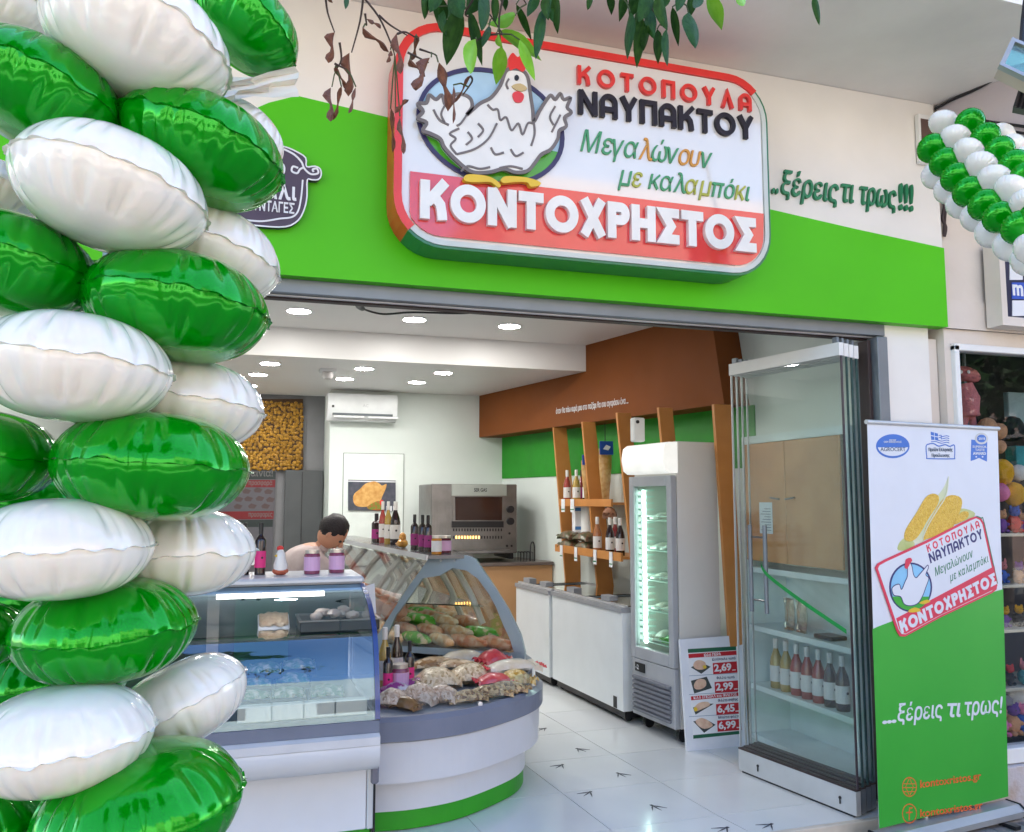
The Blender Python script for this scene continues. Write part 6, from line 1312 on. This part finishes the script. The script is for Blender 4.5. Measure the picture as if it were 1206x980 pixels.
# ---------------------------------------------------------------- lamps and cables high on the right
fl1 = thing('flood_light', 'grey rectangular floodlight with glass front under the canopy at the right edge', 'flood light', ad(1205, 60, 3.2))
q = [ad(1191, 46, 3.2), ad(1240, 66, 3.15), ad(1230, 104, 3.1), ad(1176, 78, 3.2)]; nn = (q[1] - q[0]).cross(q[3] - q[0]).normalized(); nn = nn if nn.dot(EYEP - q[0]) > 0 else -nn
cen = sum(q, Vector()) / 4
qi = [cen + (p - cen) * .80 for p in q]
MB().ring(q, qi, nn, -.02, .014).build('bezel', M('lamp grey', (.4, .4, .42), .4, .5), fl1)
MB().prism([cen + (p - cen) * .96 for p in q], nn, -.09, -.021).build('housing', M('lamp cream', (.6, .5, .4), .5), fl1)
MB().prism(qi, nn, -.018, -.012).build('reflector', M('reflector', (.35, .45, .33), .12, .9, bump=.6, bsc=9), fl1)
MB().prism(qi, nn, .0, .004).build('lens', glass('lens', (.9, .97, .95), 1.5, 1.5), fl1)
MB().tube([cen - nn * .1, cen - nn * .12 + Vector((.05, 0, .25)), Vector((cen.x + .1, cen.y, 3.85))], .012, 6).build('bracket', blk, fl1)
fl2 = thing('spot_lamp', 'small black finned lamp hanging below the grey floodlight', 'lamp', ad(1200, 115, 3.3))
q = [ad(1200, 104, 3.3), ad(1236, 108, 3.25), ad(1232, 134, 3.25), ad(1193, 126, 3.3)]; n2_ = (q[1] - q[0]).cross(q[3] - q[0]).normalized(); n2_ = n2_ if n2_.dot(EYEP - q[0]) > 0 else -n2_
MB().prism(q, n2_, -.05, 0).build('housing', blk, fl2)
for k in range(7): a, b = q[0].lerp(q[1], (k + .5) / 7), q[3].lerp(q[2], (k + .5) / 7); MB().tube([a + n2_ * .006, b + n2_ * .006], .006, 4).build('fin', blk, fl2)
MB().tube([ad(1197, 88, 3.35), ad(1197, 100, 3.33), ad(1204, 106, 3.3)], .005, 5).tube([ad(1197, 99, 3.33), ad(1215, 100, 3.33)], .005, 5).build('bracket', blk, fl2)
def on_bulk(x, y): return apl(x, y, Vector((3.76, 3.69, 3.6)), Vector((-.961, -.275, 0)).normalized())
cb1 = [on_bulk(x, y) + Vector((-.012, -.006, 0)) for x, y in [(1102, 129), (1106, 127), (1125, 117), (1150, 106), (1175, 93), (1195, 85)]]
tag(MB().tube(spline(cb1, 4, False), .009, 6).smooth().build('wall_cable', blk), 'black cable rising along the canopy edge above the garland', 'cable')
for y_, nm in ((146, 'upper'), (154, 'lower')):
    c_ = [on_bulk(x, y) + Vector((-.012, -.006, 0)) for x, y in [(1150, y_ - 5), (1170, y_ - 1), (1200, y_ + 3), (1212, y_ + 5)]]
    tag(MB().tube(spline(c_, 4, False), .008, 6).smooth().build('wall_cable', blk), nm + ' black cable behind the garland on the mauve wall', 'cable')
c_ = [ay(x, y, 3.70) for x, y in [(1109, 236), (1112, 244), (1110, 258), (1114, 268), (1112, 278), (1113, 252), (1116, 240)]]
tag(MB().tube(spline(c_, 4, False), .009, 6).smooth().build('dangling_cable', darkbr), 'dark loose cable dangling under the left end of the garland', 'cable')
# ---------------------------------------------------------------- roll-up banner
b0, b1 = az(1035, 1000, -.06), az(1188, 962, -.06); hu = (b1 - b0).normalized(); bn = hu.cross(Vector((0, 0, 1))).normalized(); bn = bn if bn.y < 0 else -bn
# lean so that the top lands where the photo shows it
BP = Plane(b0, bn)
bnr = thing('rollup_banner', 'white and green roll-up banner with corn cobs, hen badge and slogan on the pavement', 'banner', (b0 + b1) / 2)
def bq(pts, d0, d1, mat, nm='print', sm=0): return BP.poly(pts, d0, d1, sm).build(nm, mat, bnr)
sheet = [(1021.5, 499), (1175, 507), (1187.5, 938), (1035.5, 976)]
bwh = M('banner white', (.70, .73, .80), .4, var=.02, coat=.1); bgr = M('banner green', (.03, .36, .03), .4, c2=(.05, .42, .04), sc=1, coat=.1); brd = M('banner red', (.7, .04, .09), .4); bnv = M('banner navy', (.03, .03, .16), .4); bbl = M('banner blue', (.05, .16, .55), .4); bpk = M('banner orange', (.75, .14, .03), .45); bdg = M('banner dark green', (.02, .2, .1), .4)
bq(sheet, -.002, 0, bwh, 'banner_sheet')
bq([(1027.5, 741), (1034, 738), (1060, 728), (1100, 716), (1140, 705), (1181.3, 694), (1187.5, 938), (1035.5, 976)], 0, .0008, bgr, 'printed_field')
MB().bbox(0, 0, 0, 1, 1, 1, 0) if False else None
tl, tr = BP.at(1020, 498), BP.at(1176, 506); MB().tube([tl + Vector((0, 0, .005)), tr + Vector((0, 0, .005))], .012, 10).smooth().build('top_bar', alul, bnr)
c0, c1 = b0 - hu * .02 , b1 + hu * .02
MB().prism([c0 + bn * .0 + Vector((0, 0, .02)), c0 + bn * .075 + Vector((0, 0, .02)), c0 + bn * .08 + Vector((0, 0, .05)), c0 + bn * .045 + Vector((0, 0, .075)), c0 - bn * .03 + Vector((0, 0, .075)), c0 - bn * .05 + Vector((0, 0, .06))], hu, 0, (c1 - c0).length).build('cassette', M('cassette silver', (.6, .6, .6), .3, .6), bnr)
for c, s in ((c0, -1), (c1, 1)): MB().prism([c + bn * -.055 + Vector((0, 0, .012)), c + bn * .082 + Vector((0, 0, .012)), c + bn * .086 + Vector((0, 0, .055)), c + bn * .05 + Vector((0, 0, .08)), c - bn * .035 + Vector((0, 0, .08))], hu * s, 0, .008).build('end_cap', blk, bnr)
for f in (.15, .85): p = c0.lerp(c1, f); MB().prism([p - bn * .12 + hu * -.02, p + bn * .14 + hu * -.02, p + bn * .14 + hu * .02, p - bn * .12 + hu * .02], (0, 0, 1), .0, .018).build('foot', blk, bnr)
pm_ = BP.at(1098, 980) - bn * .03; MB().tube([Vector((pm_.x, pm_.y, .0)), Vector((pm_.x, pm_.y, tl.z))], .009, 6).build('support_pole', alul, bnr)
def z1_(x, y): return (1010 + x / 6.7, 490 + y / 6.7)
def z2_(x, y): return (1020 + x / 5.765, 590 + y / 5.765)
# round certificate emblem
def el(c, rx, ry, f, n=28, a0=0, a1=360): return [f(c[0] + rx * math.cos(R(a0 + (a1 - a0) * k / (n - 1 if a1 - a0 < 360 else n))), c[1] + ry * math.sin(R(a0 + (a1 - a0) * k / (n - 1 if a1 - a0 < 360 else n)))) for k in range(n)]
bq(el((277, 238), 132, 95, z1_), 0, .0012, bbl, 'emblem_disc'); bq(el((277, 236), 120, 80, z1_, 20, 8, 172), .0012, .0018, bwh, 'emblem_lower')
def bt(s, f, x0, y0, x1, y1, hp, mat, bold=.01, sh=0., nm='lettering', d=.003): a, c = BP.at(*f(x0, y0)), BP.at(*f(x1, y1)); h = (BP.at(*f(x0, y0 - hp)) - a).length; text(s, a, c, h, bn, .0015, d, bold, sh).build(nm, mat, bnr)
bt('AGROCERT', z1_, 178, 277, 376, 277, 30, M('print dark', (.1, .14, .2), .4)); bt('ΟΡΓΑΝΙΣΜΟΣ', z1_, 205, 212, 345, 212, 14, bwh); bt('ΕΛΕΓΧΟΥ', z1_, 248, 196, 302, 196, 11, bwh)
for k in range(4): y = 150 + k * 17; BP.line([z1_(*p) for p in [(580 if k > 1 else 640, y + 4 - (k > 1) * 2), (620 if k > 1 else 660, y + 2), (660, y + 14), (700, y + 6), (722, y + 12)]], .004, 0, .0012, 4).build('flag_stripe', bbl, bnr)
bq([z1_(*p) for p in [(576, 124), (632, 138), (636, 196), (580, 180)]], 0, .0011, bbl, 'flag_canton'); BP.line([z1_(603, 130), z1_(607, 190)], .004, .0011, .0016).build('flag_cross', bwh, bnr); BP.line([z1_(577, 154), z1_(634, 166)], .004, .0011, .0017).build('flag_cross', bwh, bnr)
BP.line([z1_(*p) for p in [(560, 222), (600, 218), (640, 238), (690, 226), (726, 240), (756, 228), (766, 245), (764, 325), (750, 338), (560, 336), (546, 322), (540, 240)]], .006, 0, .0012, 3, True).build('badge_outline', bbl, bnr)
bt('Προϊόν Ελληνικής', z1_, 560, 278, 748, 278, 26, M('print dark', (.1, .14, .2), .4)); bt('Προέλευσης', z1_, 584, 322, 724, 322, 24, M('print dark', (.1, .14, .2), .4))
bq([z1_(*p) for p in [(897, 186), (1022, 200), (1020, 360), (985, 344), (958, 330), (925, 345), (892, 355)]], 0, .001, bbl, 'ribbon_badge'); bq(el((976, 178), 52, 46, z1_), .001, .0016, M('medal silver', (.55, .55, .58), .35, .4), 'medal'); bq(el((976, 178), 36, 31, z1_), .0016, .0022, bbl, 'medal_centre')
bt('2018', z1_, 952, 188, 1002, 188, 18, bwh, d=.0035); bt('SUPERIOR', z1_, 905, 250, 1014, 252, 17, bwh); bt('TASTE', z1_, 925, 276, 1000, 277, 18, bwh); bt('AWARD', z1_, 908, 305, 1010, 306, 20, bwh, .03)
for x in (935, 985): bq(el((x, 322), 7, 6, z1_, 8), .001, .0015, bwh, 'printed_star')
# corn
ck1 = M('corn cob', (.68, .38, .02), .4, c2=(.82, .55, .08), vor=130, bump=.5, mix=(.1, .8)); husk = M('husk', (.35, .45, .1), .5, c2=(.6, .62, .3), sc=8)
bq([z2_(*p) for p in [(218, 335), (222, 290), (255, 255), (285, 250), (330, 290), (300, 330)]], 0, .0012, husk, 'printed_husk', 3)
bq([z2_(*p) for p in [(300, 240), (440, 20), (520, -80), (560, -165), (552, -90), (540, -20), (470, 100), (400, 260), (340, 290)]], 0, .001, M('husk pale', (.6, .65, .4), .5, c2=(.72, .74, .6), sc=8), 'printed_husk', 3)
bq([z2_(*p) for p in [(600, 130), (630, 60), (680, 55), (740, 85), (700, 130)]], 0, .001, husk, 'printed_husk', 3)
for q in ([(258, 255), (270, 190), (340, 80), (400, -20), (450, -50), (490, -30), (480, 30), (420, 120), (370, 210), (330, 260), (290, 275)], [(390, 262), (400, 190), (460, 80), (520, -10), (580, -40), (640, -20), (645, 40), (600, 150), (560, 200), (400, 262)], [(590, 160), (640, 80), (690, 75), (680, 120)]):
    bq([z2_(*p) for p in q], .0012, .0035, ck1, 'printed_cob', 3)
BP.line([z2_(*p) for p in [(556, -165), (540, -40), (480, 60), (420, 160), (380, 250)]], .006, .003, .0045, 4).build('printed_silk', M('silk', (.7, .72, .55), .5), bnr)
# tilted badge
badge = [z2_(*p) for p in [(55, 452), (72, 425), (120, 398), (400, 270), (700, 118), (742, 104), (775, 118), (795, 150), (885, 560), (880, 600), (850, 625), (500, 790), (260, 920), (222, 918), (200, 880)]]
bq(badge, .0035, .0055, brd, 'badge_plate', 0)
cx_ = sum(p[0] for p in badge) / len(badge); cy2 = sum(p[1] for p in badge) / len(badge)
bq([z2_(*p) for p in [(74, 458), (86, 436), (130, 412), (405, 286), (702, 133), (740, 118), (765, 130), (782, 158), (870, 560), (866, 592), (845, 612), (500, 775), (262, 904), (234, 902), (214, 870)]], .0055, .0062, bwh, 'badge_face')
BP.line([z2_(*p) for p in [(742, 104), (775, 118), (795, 150), (885, 560)]], .006, .0062, .0068, 3).build('badge_edge', bdg, bnr)
bq([z2_(*p) for p in [(197, 796), (864, 442), (884, 570), (878, 590), (845, 608), (500, 772), (262, 900), (236, 896), (218, 868)]], .0062, .0068, brd, 'badge_band')
a, c = BP.at(*z2_(232, 900)), BP.at(*z2_(880, 562)); uu = (c - a).normalized(); tmp = BP.at(*z2_(212, 812)) - a; hh = tmp.dot(bn.cross(uu)); sletters('ΚΟΝΤΟΧΡΗΣΤΟΣ', a, c, abs(hh) * .95, bn, .0068, .0085, bwh, bnr, .26, .1)
a, c = BP.at(*z2_(412, 350)), BP.at(*z2_(765, 178)); uu = (c - a).normalized(); sletters('ΚΟΤΟΠΟΥΛΑ', a, c, .030 * 1.3, bn, .0062, .0075, brd, bnr, .2, .45)
a, c = BP.at(*z2_(430, 424)), BP.at(*z2_(788, 252)); sletters('ΝΑΥΠΑΚΤΟΥ', a, c, .052, bn, .0062, .0075, bnv, bnr, .2, .15)
a, c = BP.at(*z2_(464, 512)), BP.at(*z2_(724, 376)); text('Μεγαλώνουν', a, c, .042, bn, .0062, .0072, .0, .35).build('lettering', bdg, bnr)
a, c = BP.at(*z2_(564, 548)), BP.at(*z2_(826, 412)); text('με καλαμπόκι', a, c, .04, bn, .0062, .0072, .0, .35).build('lettering', bdg, bnr)
bq(el((295, 585), 146, 168, z2_, 36), .0062, .0068, bnv, 'emblem_ring'); bq(el((295, 585), 134, 156, z2_, 36), .0068, .0074, M('banner sky', (.25, .55, .8), .4), 'emblem_sky'); bq(el((295, 600), 134, 142, z2_, 24, 20, 160), .0074, .0079, bdg if False else bgr, 'emblem_field')
hen2 = [(285, 420), (300, 440), (312, 500), (330, 520), (350, 500), (385, 460), (408, 435), (412, 455), (395, 500), (415, 525), (395, 585), (375, 640), (345, 690), (300, 710), (250, 700), (225, 650), (180, 640), (165, 600), (180, 575), (215, 565), (230, 600), (255, 545), (270, 510), (272, 450)]
bq([z2_(*p) for p in hen2], .0079, .009, bwh, 'hen_body', 4); BP.line([z2_(*p) for p in hen2], .0045, .009, .0095, 4, True).build('hen_outline', bnv, bnr)
bq([z2_(*p) for p in [(255, 420), (262, 395), (290, 385), (302, 405), (290, 420), (268, 460), (252, 450)]], .009, .010, brd, 'hen_comb', 3)
for q in ([(280, 740), (320, 722), (355, 735), (350, 750), (285, 755)], [(350, 690), (400, 670), (425, 680), (380, 700)]): bq([z2_(*p) for p in q], .009, .0104, yel, 'hen_foot', 3)
def z3_(x, y): return (1000 + x / 3.767, 720 + y / 3.767)
bt('...', z3_, 146, 497, 208, 490, 16 * 3.0, bwh, .05); bt('ξέρεις', z3_, 214, 488, 414, 470, 74, bwh, .014, .15); bt('τι', z3_, 434, 468, 492, 466, 74, bwh, .02, .15); bt('τρως!', z3_, 512, 462, 680, 450, 74, bwh, .016, .15)
for cy3, x1, y1_ in ((779, 584, 762), (897, 590, 880)):
    BP.line(el((267, cy3), 31, 42, z3_), .005, 0, .0012, 0, True).build('web_symbol' if cy3 == 779 else 'social_symbol', bpk, bnr)
    bt('kontoxristos.gr', z3_, 314, cy3 + (4 if cy3 == 779 else 16), x1, y1_ - (18 if cy3 == 779 else 6), 34, bpk, .014)
    if cy3 == 779:
        m_ = MB()
        for q in ([(240, 765), (294, 765)], [(238, 782), (296, 782)], [(242, 800), (292, 800)], [(266, 740), (250, 779), (266, 818)], [(268, 740), (284, 779), (268, 818)]): BP.line([z3_(*p) for p in q], .0035, 0, .0014 + .0002 * len(m_.v) / 40, 0, False, m_)
        m_.build('web_grid', bpk, bnr)
    else: BP.line([z3_(*p) for p in [(280, 872), (268, 872), (266, 884), (266, 926)]], .007, 0, .0016).build('social_letter', bpk, bnr); BP.line([z3_(252, 893), z3_(280, 891)], .006, 0, .0019).build('social_letter', bpk, bnr)
# ---------------------------------------------------------------- neighbour's hanging sign and toys
MP = Plane((0, 3.60, 3), (0, -1, 0)); ms = thing('blue_shop_sign', 'navy sign with white frame and white letter m at the right edge', 'sign', (4.2, 3.6, 2.65))
a, c = MP.at(1174, 296), MP.at(1184, 378); X_, Zt, Zb = MP.at(1177, 300).x, MP.at(1180, 290).z, MP.at(1177, 377).z
BB(X_, 3.60, Zb, X_ + 1.2, 3.70, Zt, .004).build('board', M('sign navy', (.02, .02, .06), .3), ms)
MB().ring([(X_ - .02, 0, Zt + .02), (X_ + 1.22, 0, Zt + .02), (X_ + 1.22, 0, Zb - .03), (X_ - .02, 0, Zb - .03)], [(X_ + .02, 0, Zt - .02), (X_ + 1.18, 0, Zt - .02), (X_ + 1.18, 0, Zb + .02), (X_ + .02, 0, Zb + .02)], (0, 1, 0), 3.585, 3.69).build('frame', cream, ms)
def m4(x, y): return MP.at(1080 + x / 4.455, 280 + y / 4.455)
for q, m_ in (([(484, 140), (552, 140), (552, 222), (484, 222)], printw), ([(498, 330), (640, 330), (640, 408), (498, 412)], printw), ([(496, 236), (640, 236), (640, 325), (496, 322)], M('sign blue', (.03, .09, .5), .35)), ([(575, 140), (640, 140), (640, 222), (575, 222)], printw)): MB().prism([m4(*p) for p in q], N, 0, .004).build('square_tile', m_, ms)
p0, p1 = m4(498, 300), m4(552, 300); text('m', (p0.x, 3.6, p0.z), (p1.x, 3.6, p0.z), .085, N, .004, .008, .03).build('lettering', printw, ms)
TYc = {k: M('toy ' + k, v, .8, var=.15, sc=15, bump=.5, bsc=80) for k, v in dict(pink=(.62, .2, .22), tan=(.62, .32, .17), yellow=(.75, .38, .01), black=(.01, .01, .012), magenta=(.75, .2, .4), white=(.7, .68, .66), blue=(.03, .12, .5), red=(.6, .03, .03), teal=(.05, .3, .32), purple=(.15, .05, .3), grey=(.25, .24, .28)).items()}
def toy(label, px, py, Y, r_, c1, c2_, kind=0):      # soft toy: body, head, ears, limbs
    p = ay(px, py, Y); t = thing('soft_toy', label, 'toy', p, 0, 'toys in the neighbouring window')
    MB().ball(p, r_, r_ * .8, r_ * 1.15, 12, None, .15, px).smooth().build('toy_body', TYc[c1], t)
    h = p + Vector((0, -.01, r_ * 1.6)); MB().ball(h, r_ * .78, r_ * .7, r_ * .7, 12).smooth().build('toy_head', TYc[c2_], t)
    for s in (-1, 1):
        MB().ball(h + Vector((s * r_ * .6, 0, r_ * .6)), r_ * .28, r_ * .12, r_ * (.3 + .4 * (kind == 1)), 8).smooth().build('toy_ear', TYc[c2_], t)
        MB().ball(p + Vector((s * r_ * .8, -r_ * .4, r_ * .1)), r_ * .28, r_ * .45, r_ * .28, 8).smooth().build('toy_arm', TYc[c1], t)
        MB().ball(p + Vector((s * r_ * .5, -r_ * .6, -r_ * .95)), r_ * .34, r_ * .5, r_ * .3, 8).smooth().build('toy_leg', TYc[c1], t)
        MB().ball(h + Vector((s * r_ * .3, -r_ * .66, r_ * .1)), r_ * .09, r_ * .06, r_ * .1, 6).build('toy_eye', blk, t)
    return t
pk = ay(1135, 455, 3.95); t = thing('hanging_toy', 'long pink plush animal hanging in the top left of the toy shop window', 'toy', pk, 0)
P_ = lambda x, y, Y=3.95: ay(x, y, Y)
MB().tube([P_(1134, 452), P_(1138, 470), P_(1140, 490)], [.05, .075, .06], 12).smooth().build('toy_body', TYc['pink'], t)
MB().ball(P_(1136, 441), .10, .07, .045, 12, Matrix.Rotation(.2, 3, 'Y')).ball(P_(1147, 445), .035, .04, .03, 8).smooth().build('toy_head', TYc['pink'], t)
for q in ([(1130, 458), (1127, 475), (1128, 492)], [(1143, 462), (1147, 478), (1150, 490)]): MB().tube([P_(*p) for p in q], .022, 8).smooth().build('toy_arm', TYc['pink'], t)
for q in ([(1137, 488), (1134, 500), (1131, 515)], [(1143, 488), (1145, 500), (1143, 515)]): MB().tube([P_(*p) for p in q], .026, 8).smooth().build('toy_leg', TYc['pink'], t)
for q in ((1132, 438), (1141, 438)): MB().ball(P_(q[0], q[1], 3.88), .012, .006, .012, 6).build('toy_eye', printw, t)
for px, py, r_, c, nm in ((1163, 503, .055, 'tan', 'upper round tan plush ball behind the banner top'), (1176, 508, .05, 'tan', 'second tan plush ball at the banner corner'), (1177, 526, .04, 'tan', 'small tan plush ball at the right banner edge'), (1181, 556, .065, 'yellow', 'upper yellow plush ball right of the banner'), (1195, 582, .062, 'yellow', 'lower yellow plush ball right of the banner'), (1178, 580, .055, 'magenta', 'pink plush ball beside the two yellow ones'), (1200, 557, .05, 'white', 'white plush ball behind the yellow ones'), (1191, 505, .075, 'black', 'large black plush ball right of the pink plush animal')):
    tag(MB().ball(ay(px, py, 3.85), r_, r_ * .9, r_ * 1.15 if c == 'yellow' else r_, 16, None, .12, px).smooth().build('plush_ball', TYc[c]), nm, 'toy', 'plush balls in the toy shop window')
tb = thing('toy_box', 'teal boxed toy with small dark window beside the white plush ball', 'toy box', ay(1200, 540, 3.95)); a = ay(1192, 535, 3.95); BB(a.x, 3.92, a.z - .12, a.x + .3, 4.0, a.z + .05, .004).build('carton', TYc['teal'], tb); B(a.x + .07, 3.915, a.z - .09, a.x + .2, 3.919, a.z - .03).build('printed_window', nv, tb)
tb = thing('clear_box', 'pale translucent storage panel above the black plush ball', 'box', ay(1195, 480, 4.1)); a = ay(1184, 462, 4.1); BB(a.x, 4.08, a.z - .2, a.x + .4, 4.12, a.z, .004).build('carton', M('pale panel', (.3, .4, .42), .3, var=.2), tb)
rt_ = random.Random(9); ks = list(TYc); sh_z = [ax(1180, y, 4.35).z for y in (627, 685, 735, 800, 925)]
rows = ['first shelf from the top', 'second shelf', 'third shelf', 'fourth shelf', 'floor of the window']
nmz = ['leftmost', 'next to it', 'third along', 'fourth along', 'rightmost']
for k, z in enumerate(sh_z):
    for j in range(5):
        r_ = rt_.uniform(.032, .048) if k < 4 else rt_.uniform(.045, .06); X_ = 4.17 + j * .095 + rt_.uniform(-.01, .01); c1, c2_ = rt_.choice(ks), rt_.choice(ks)
        p = Vector((X_, 3.86 + rt_.uniform(0, .04), (z if k < 4 else .265) + r_ * 1.25)); s_ = ray(0, 0)
        q = p - EYEP; dpt = q.dot(FW); px = 603 + 1000 * q.dot(RT) / dpt; py = 490 - 1000 * q.dot(UP) / dpt
        toy('small %s and %s soft toy, %s on the %s' % (c1, c2_, nmz[j], rows[k]), px, py, p.y, r_, c1, c2_, rt_.randrange(2))
for j in range(3): tag(MB().ball((4.2 + j * .12, 3.90, .45 + j * .02), .07, .06, .06, 12, None, .5, j).smooth().build('plush_heap', TYc[['grey', 'white', 'blue'][j]]), '%s crumpled plush in the heap above the window floor' % ['grey', 'white', 'blue'][j], 'toy', 'plush balls in the toy shop window')
# ---------------------------------------------------------------- across the street (seen only in the glass)
def bld(x0, x1, h, col, label, st, face_y=-9.5):
    t = thing('street_building', label, 'building', ((x0 + x1) / 2, face_y - 5, -.26), 0, 'buildings across the street')
    B(x0, face_y - 10, -.3, x1, face_y, h).build('wall', M('far wall ' + label[:6], col, .8, var=.08, bump=.1), t)
    dk = M('far window', (.05, .06, .07), .15, coat=.5); bal = M('balcony', (.7, .66, .6), .7)
    nf = int((h - .5) / 3.1)
    for f in range(nf):
        z = .3 + f * 3.1
        if f: BB(x0 + .5, face_y, z - .25, x1 - .5, face_y + 1.2, z - .08, .01).build('balcony', bal, t); mb = MB(); [mb.box(x0 + .5 + q * .25, face_y + 1.15, z - .08, x0 + .53 + q * .25, face_y + 1.18, z + .85) for q in range(int((x1 - x0 - 1) / .25))]; mb.box(x0 + .5, face_y + 1.14, z + .85, x1 - .5, face_y + 1.19, z + .9); mb.build('railing', bal, t)['kind'] = 'stuff'
        x = x0 + 1
        while x < x1 - 2: B(x, face_y + .001, z + .2, x + 1.5, face_y + .03, z + 2.3).build('window', dk, t); x += 2.8
bld(-16, -5.2, 7.2, (.72, .58, .42), 'cream sunlit building across the street, lower left one of three', 0)
bld(-5, 5, 6.4, (.74, .66, .55), 'pale sunlit building with balconies directly across the street', 0)
bld(18.4, 36, 10.5, (.3, .2, .16), 'dark brick coloured building across the street, far right of the row', 0)  # added dark block so the toy window mirrors less bright sky
bld(5.2, 18, 8.5, (.6, .42, .32), 'ochre taller building across the street on the right', 0)
struct('far_pavement', B(-60, -9.5, -.4, 60, -5.6, -.14), M('far paving', (.42, .38, .33), .85, var=.1))
def tree(x, y, h, r, label, sd_):
    tt = thing('street_tree', label, 'tree', (x, y, -.2), 0, 'trees across the street')
    MB().tube([(x, y, -.2), (x + .05, y + .05, 1.5), (x - .1, y, h - r * .5)], [.16, .12, .09], 10).smooth().build('trunk', M('bark', (.08, .06, .045), .9), tt)
    cr = MB(); rl = random.Random(sd_)
    for q in range(3000):
        u = Vector((rl.gauss(0, 1), rl.gauss(0, 1), rl.gauss(0, 1))).normalized(); c = Vector((x, y, h)) + Vector((u.x * 1.1, u.y, u.z * .8)) * r * rl.random() ** .4 * (.75 + .5 * noise.noise(u * 2 + Vector((sd_, 0, 0)))); a = Vector((rl.gauss(0, 1), rl.gauss(0, 1), rl.gauss(0, 1))).normalized() * .13; b = a.orthogonal().normalized() * .07
        k = len(cr.v); cr.v += [c - a, c + b, c + a, c - b]; cr.f.append((k, k + 1, k + 2, k + 3))
    cr.build('crown', lm_[0], tt)['kind'] = 'stuff'
tree(-.9, -1.1, 5.6, 1.45, 'leafy street tree at the kerb behind the viewer, reflected in the counter glass', 2)
tree(12, -3.5, 3.9, 3.0, 'large dark tree across the road, reflected in the toy shop window', 5)
tree(15.0, -3.0, 4.2, 2.2, 'second dark tree farther right, reflected in the toy shop window', 8)
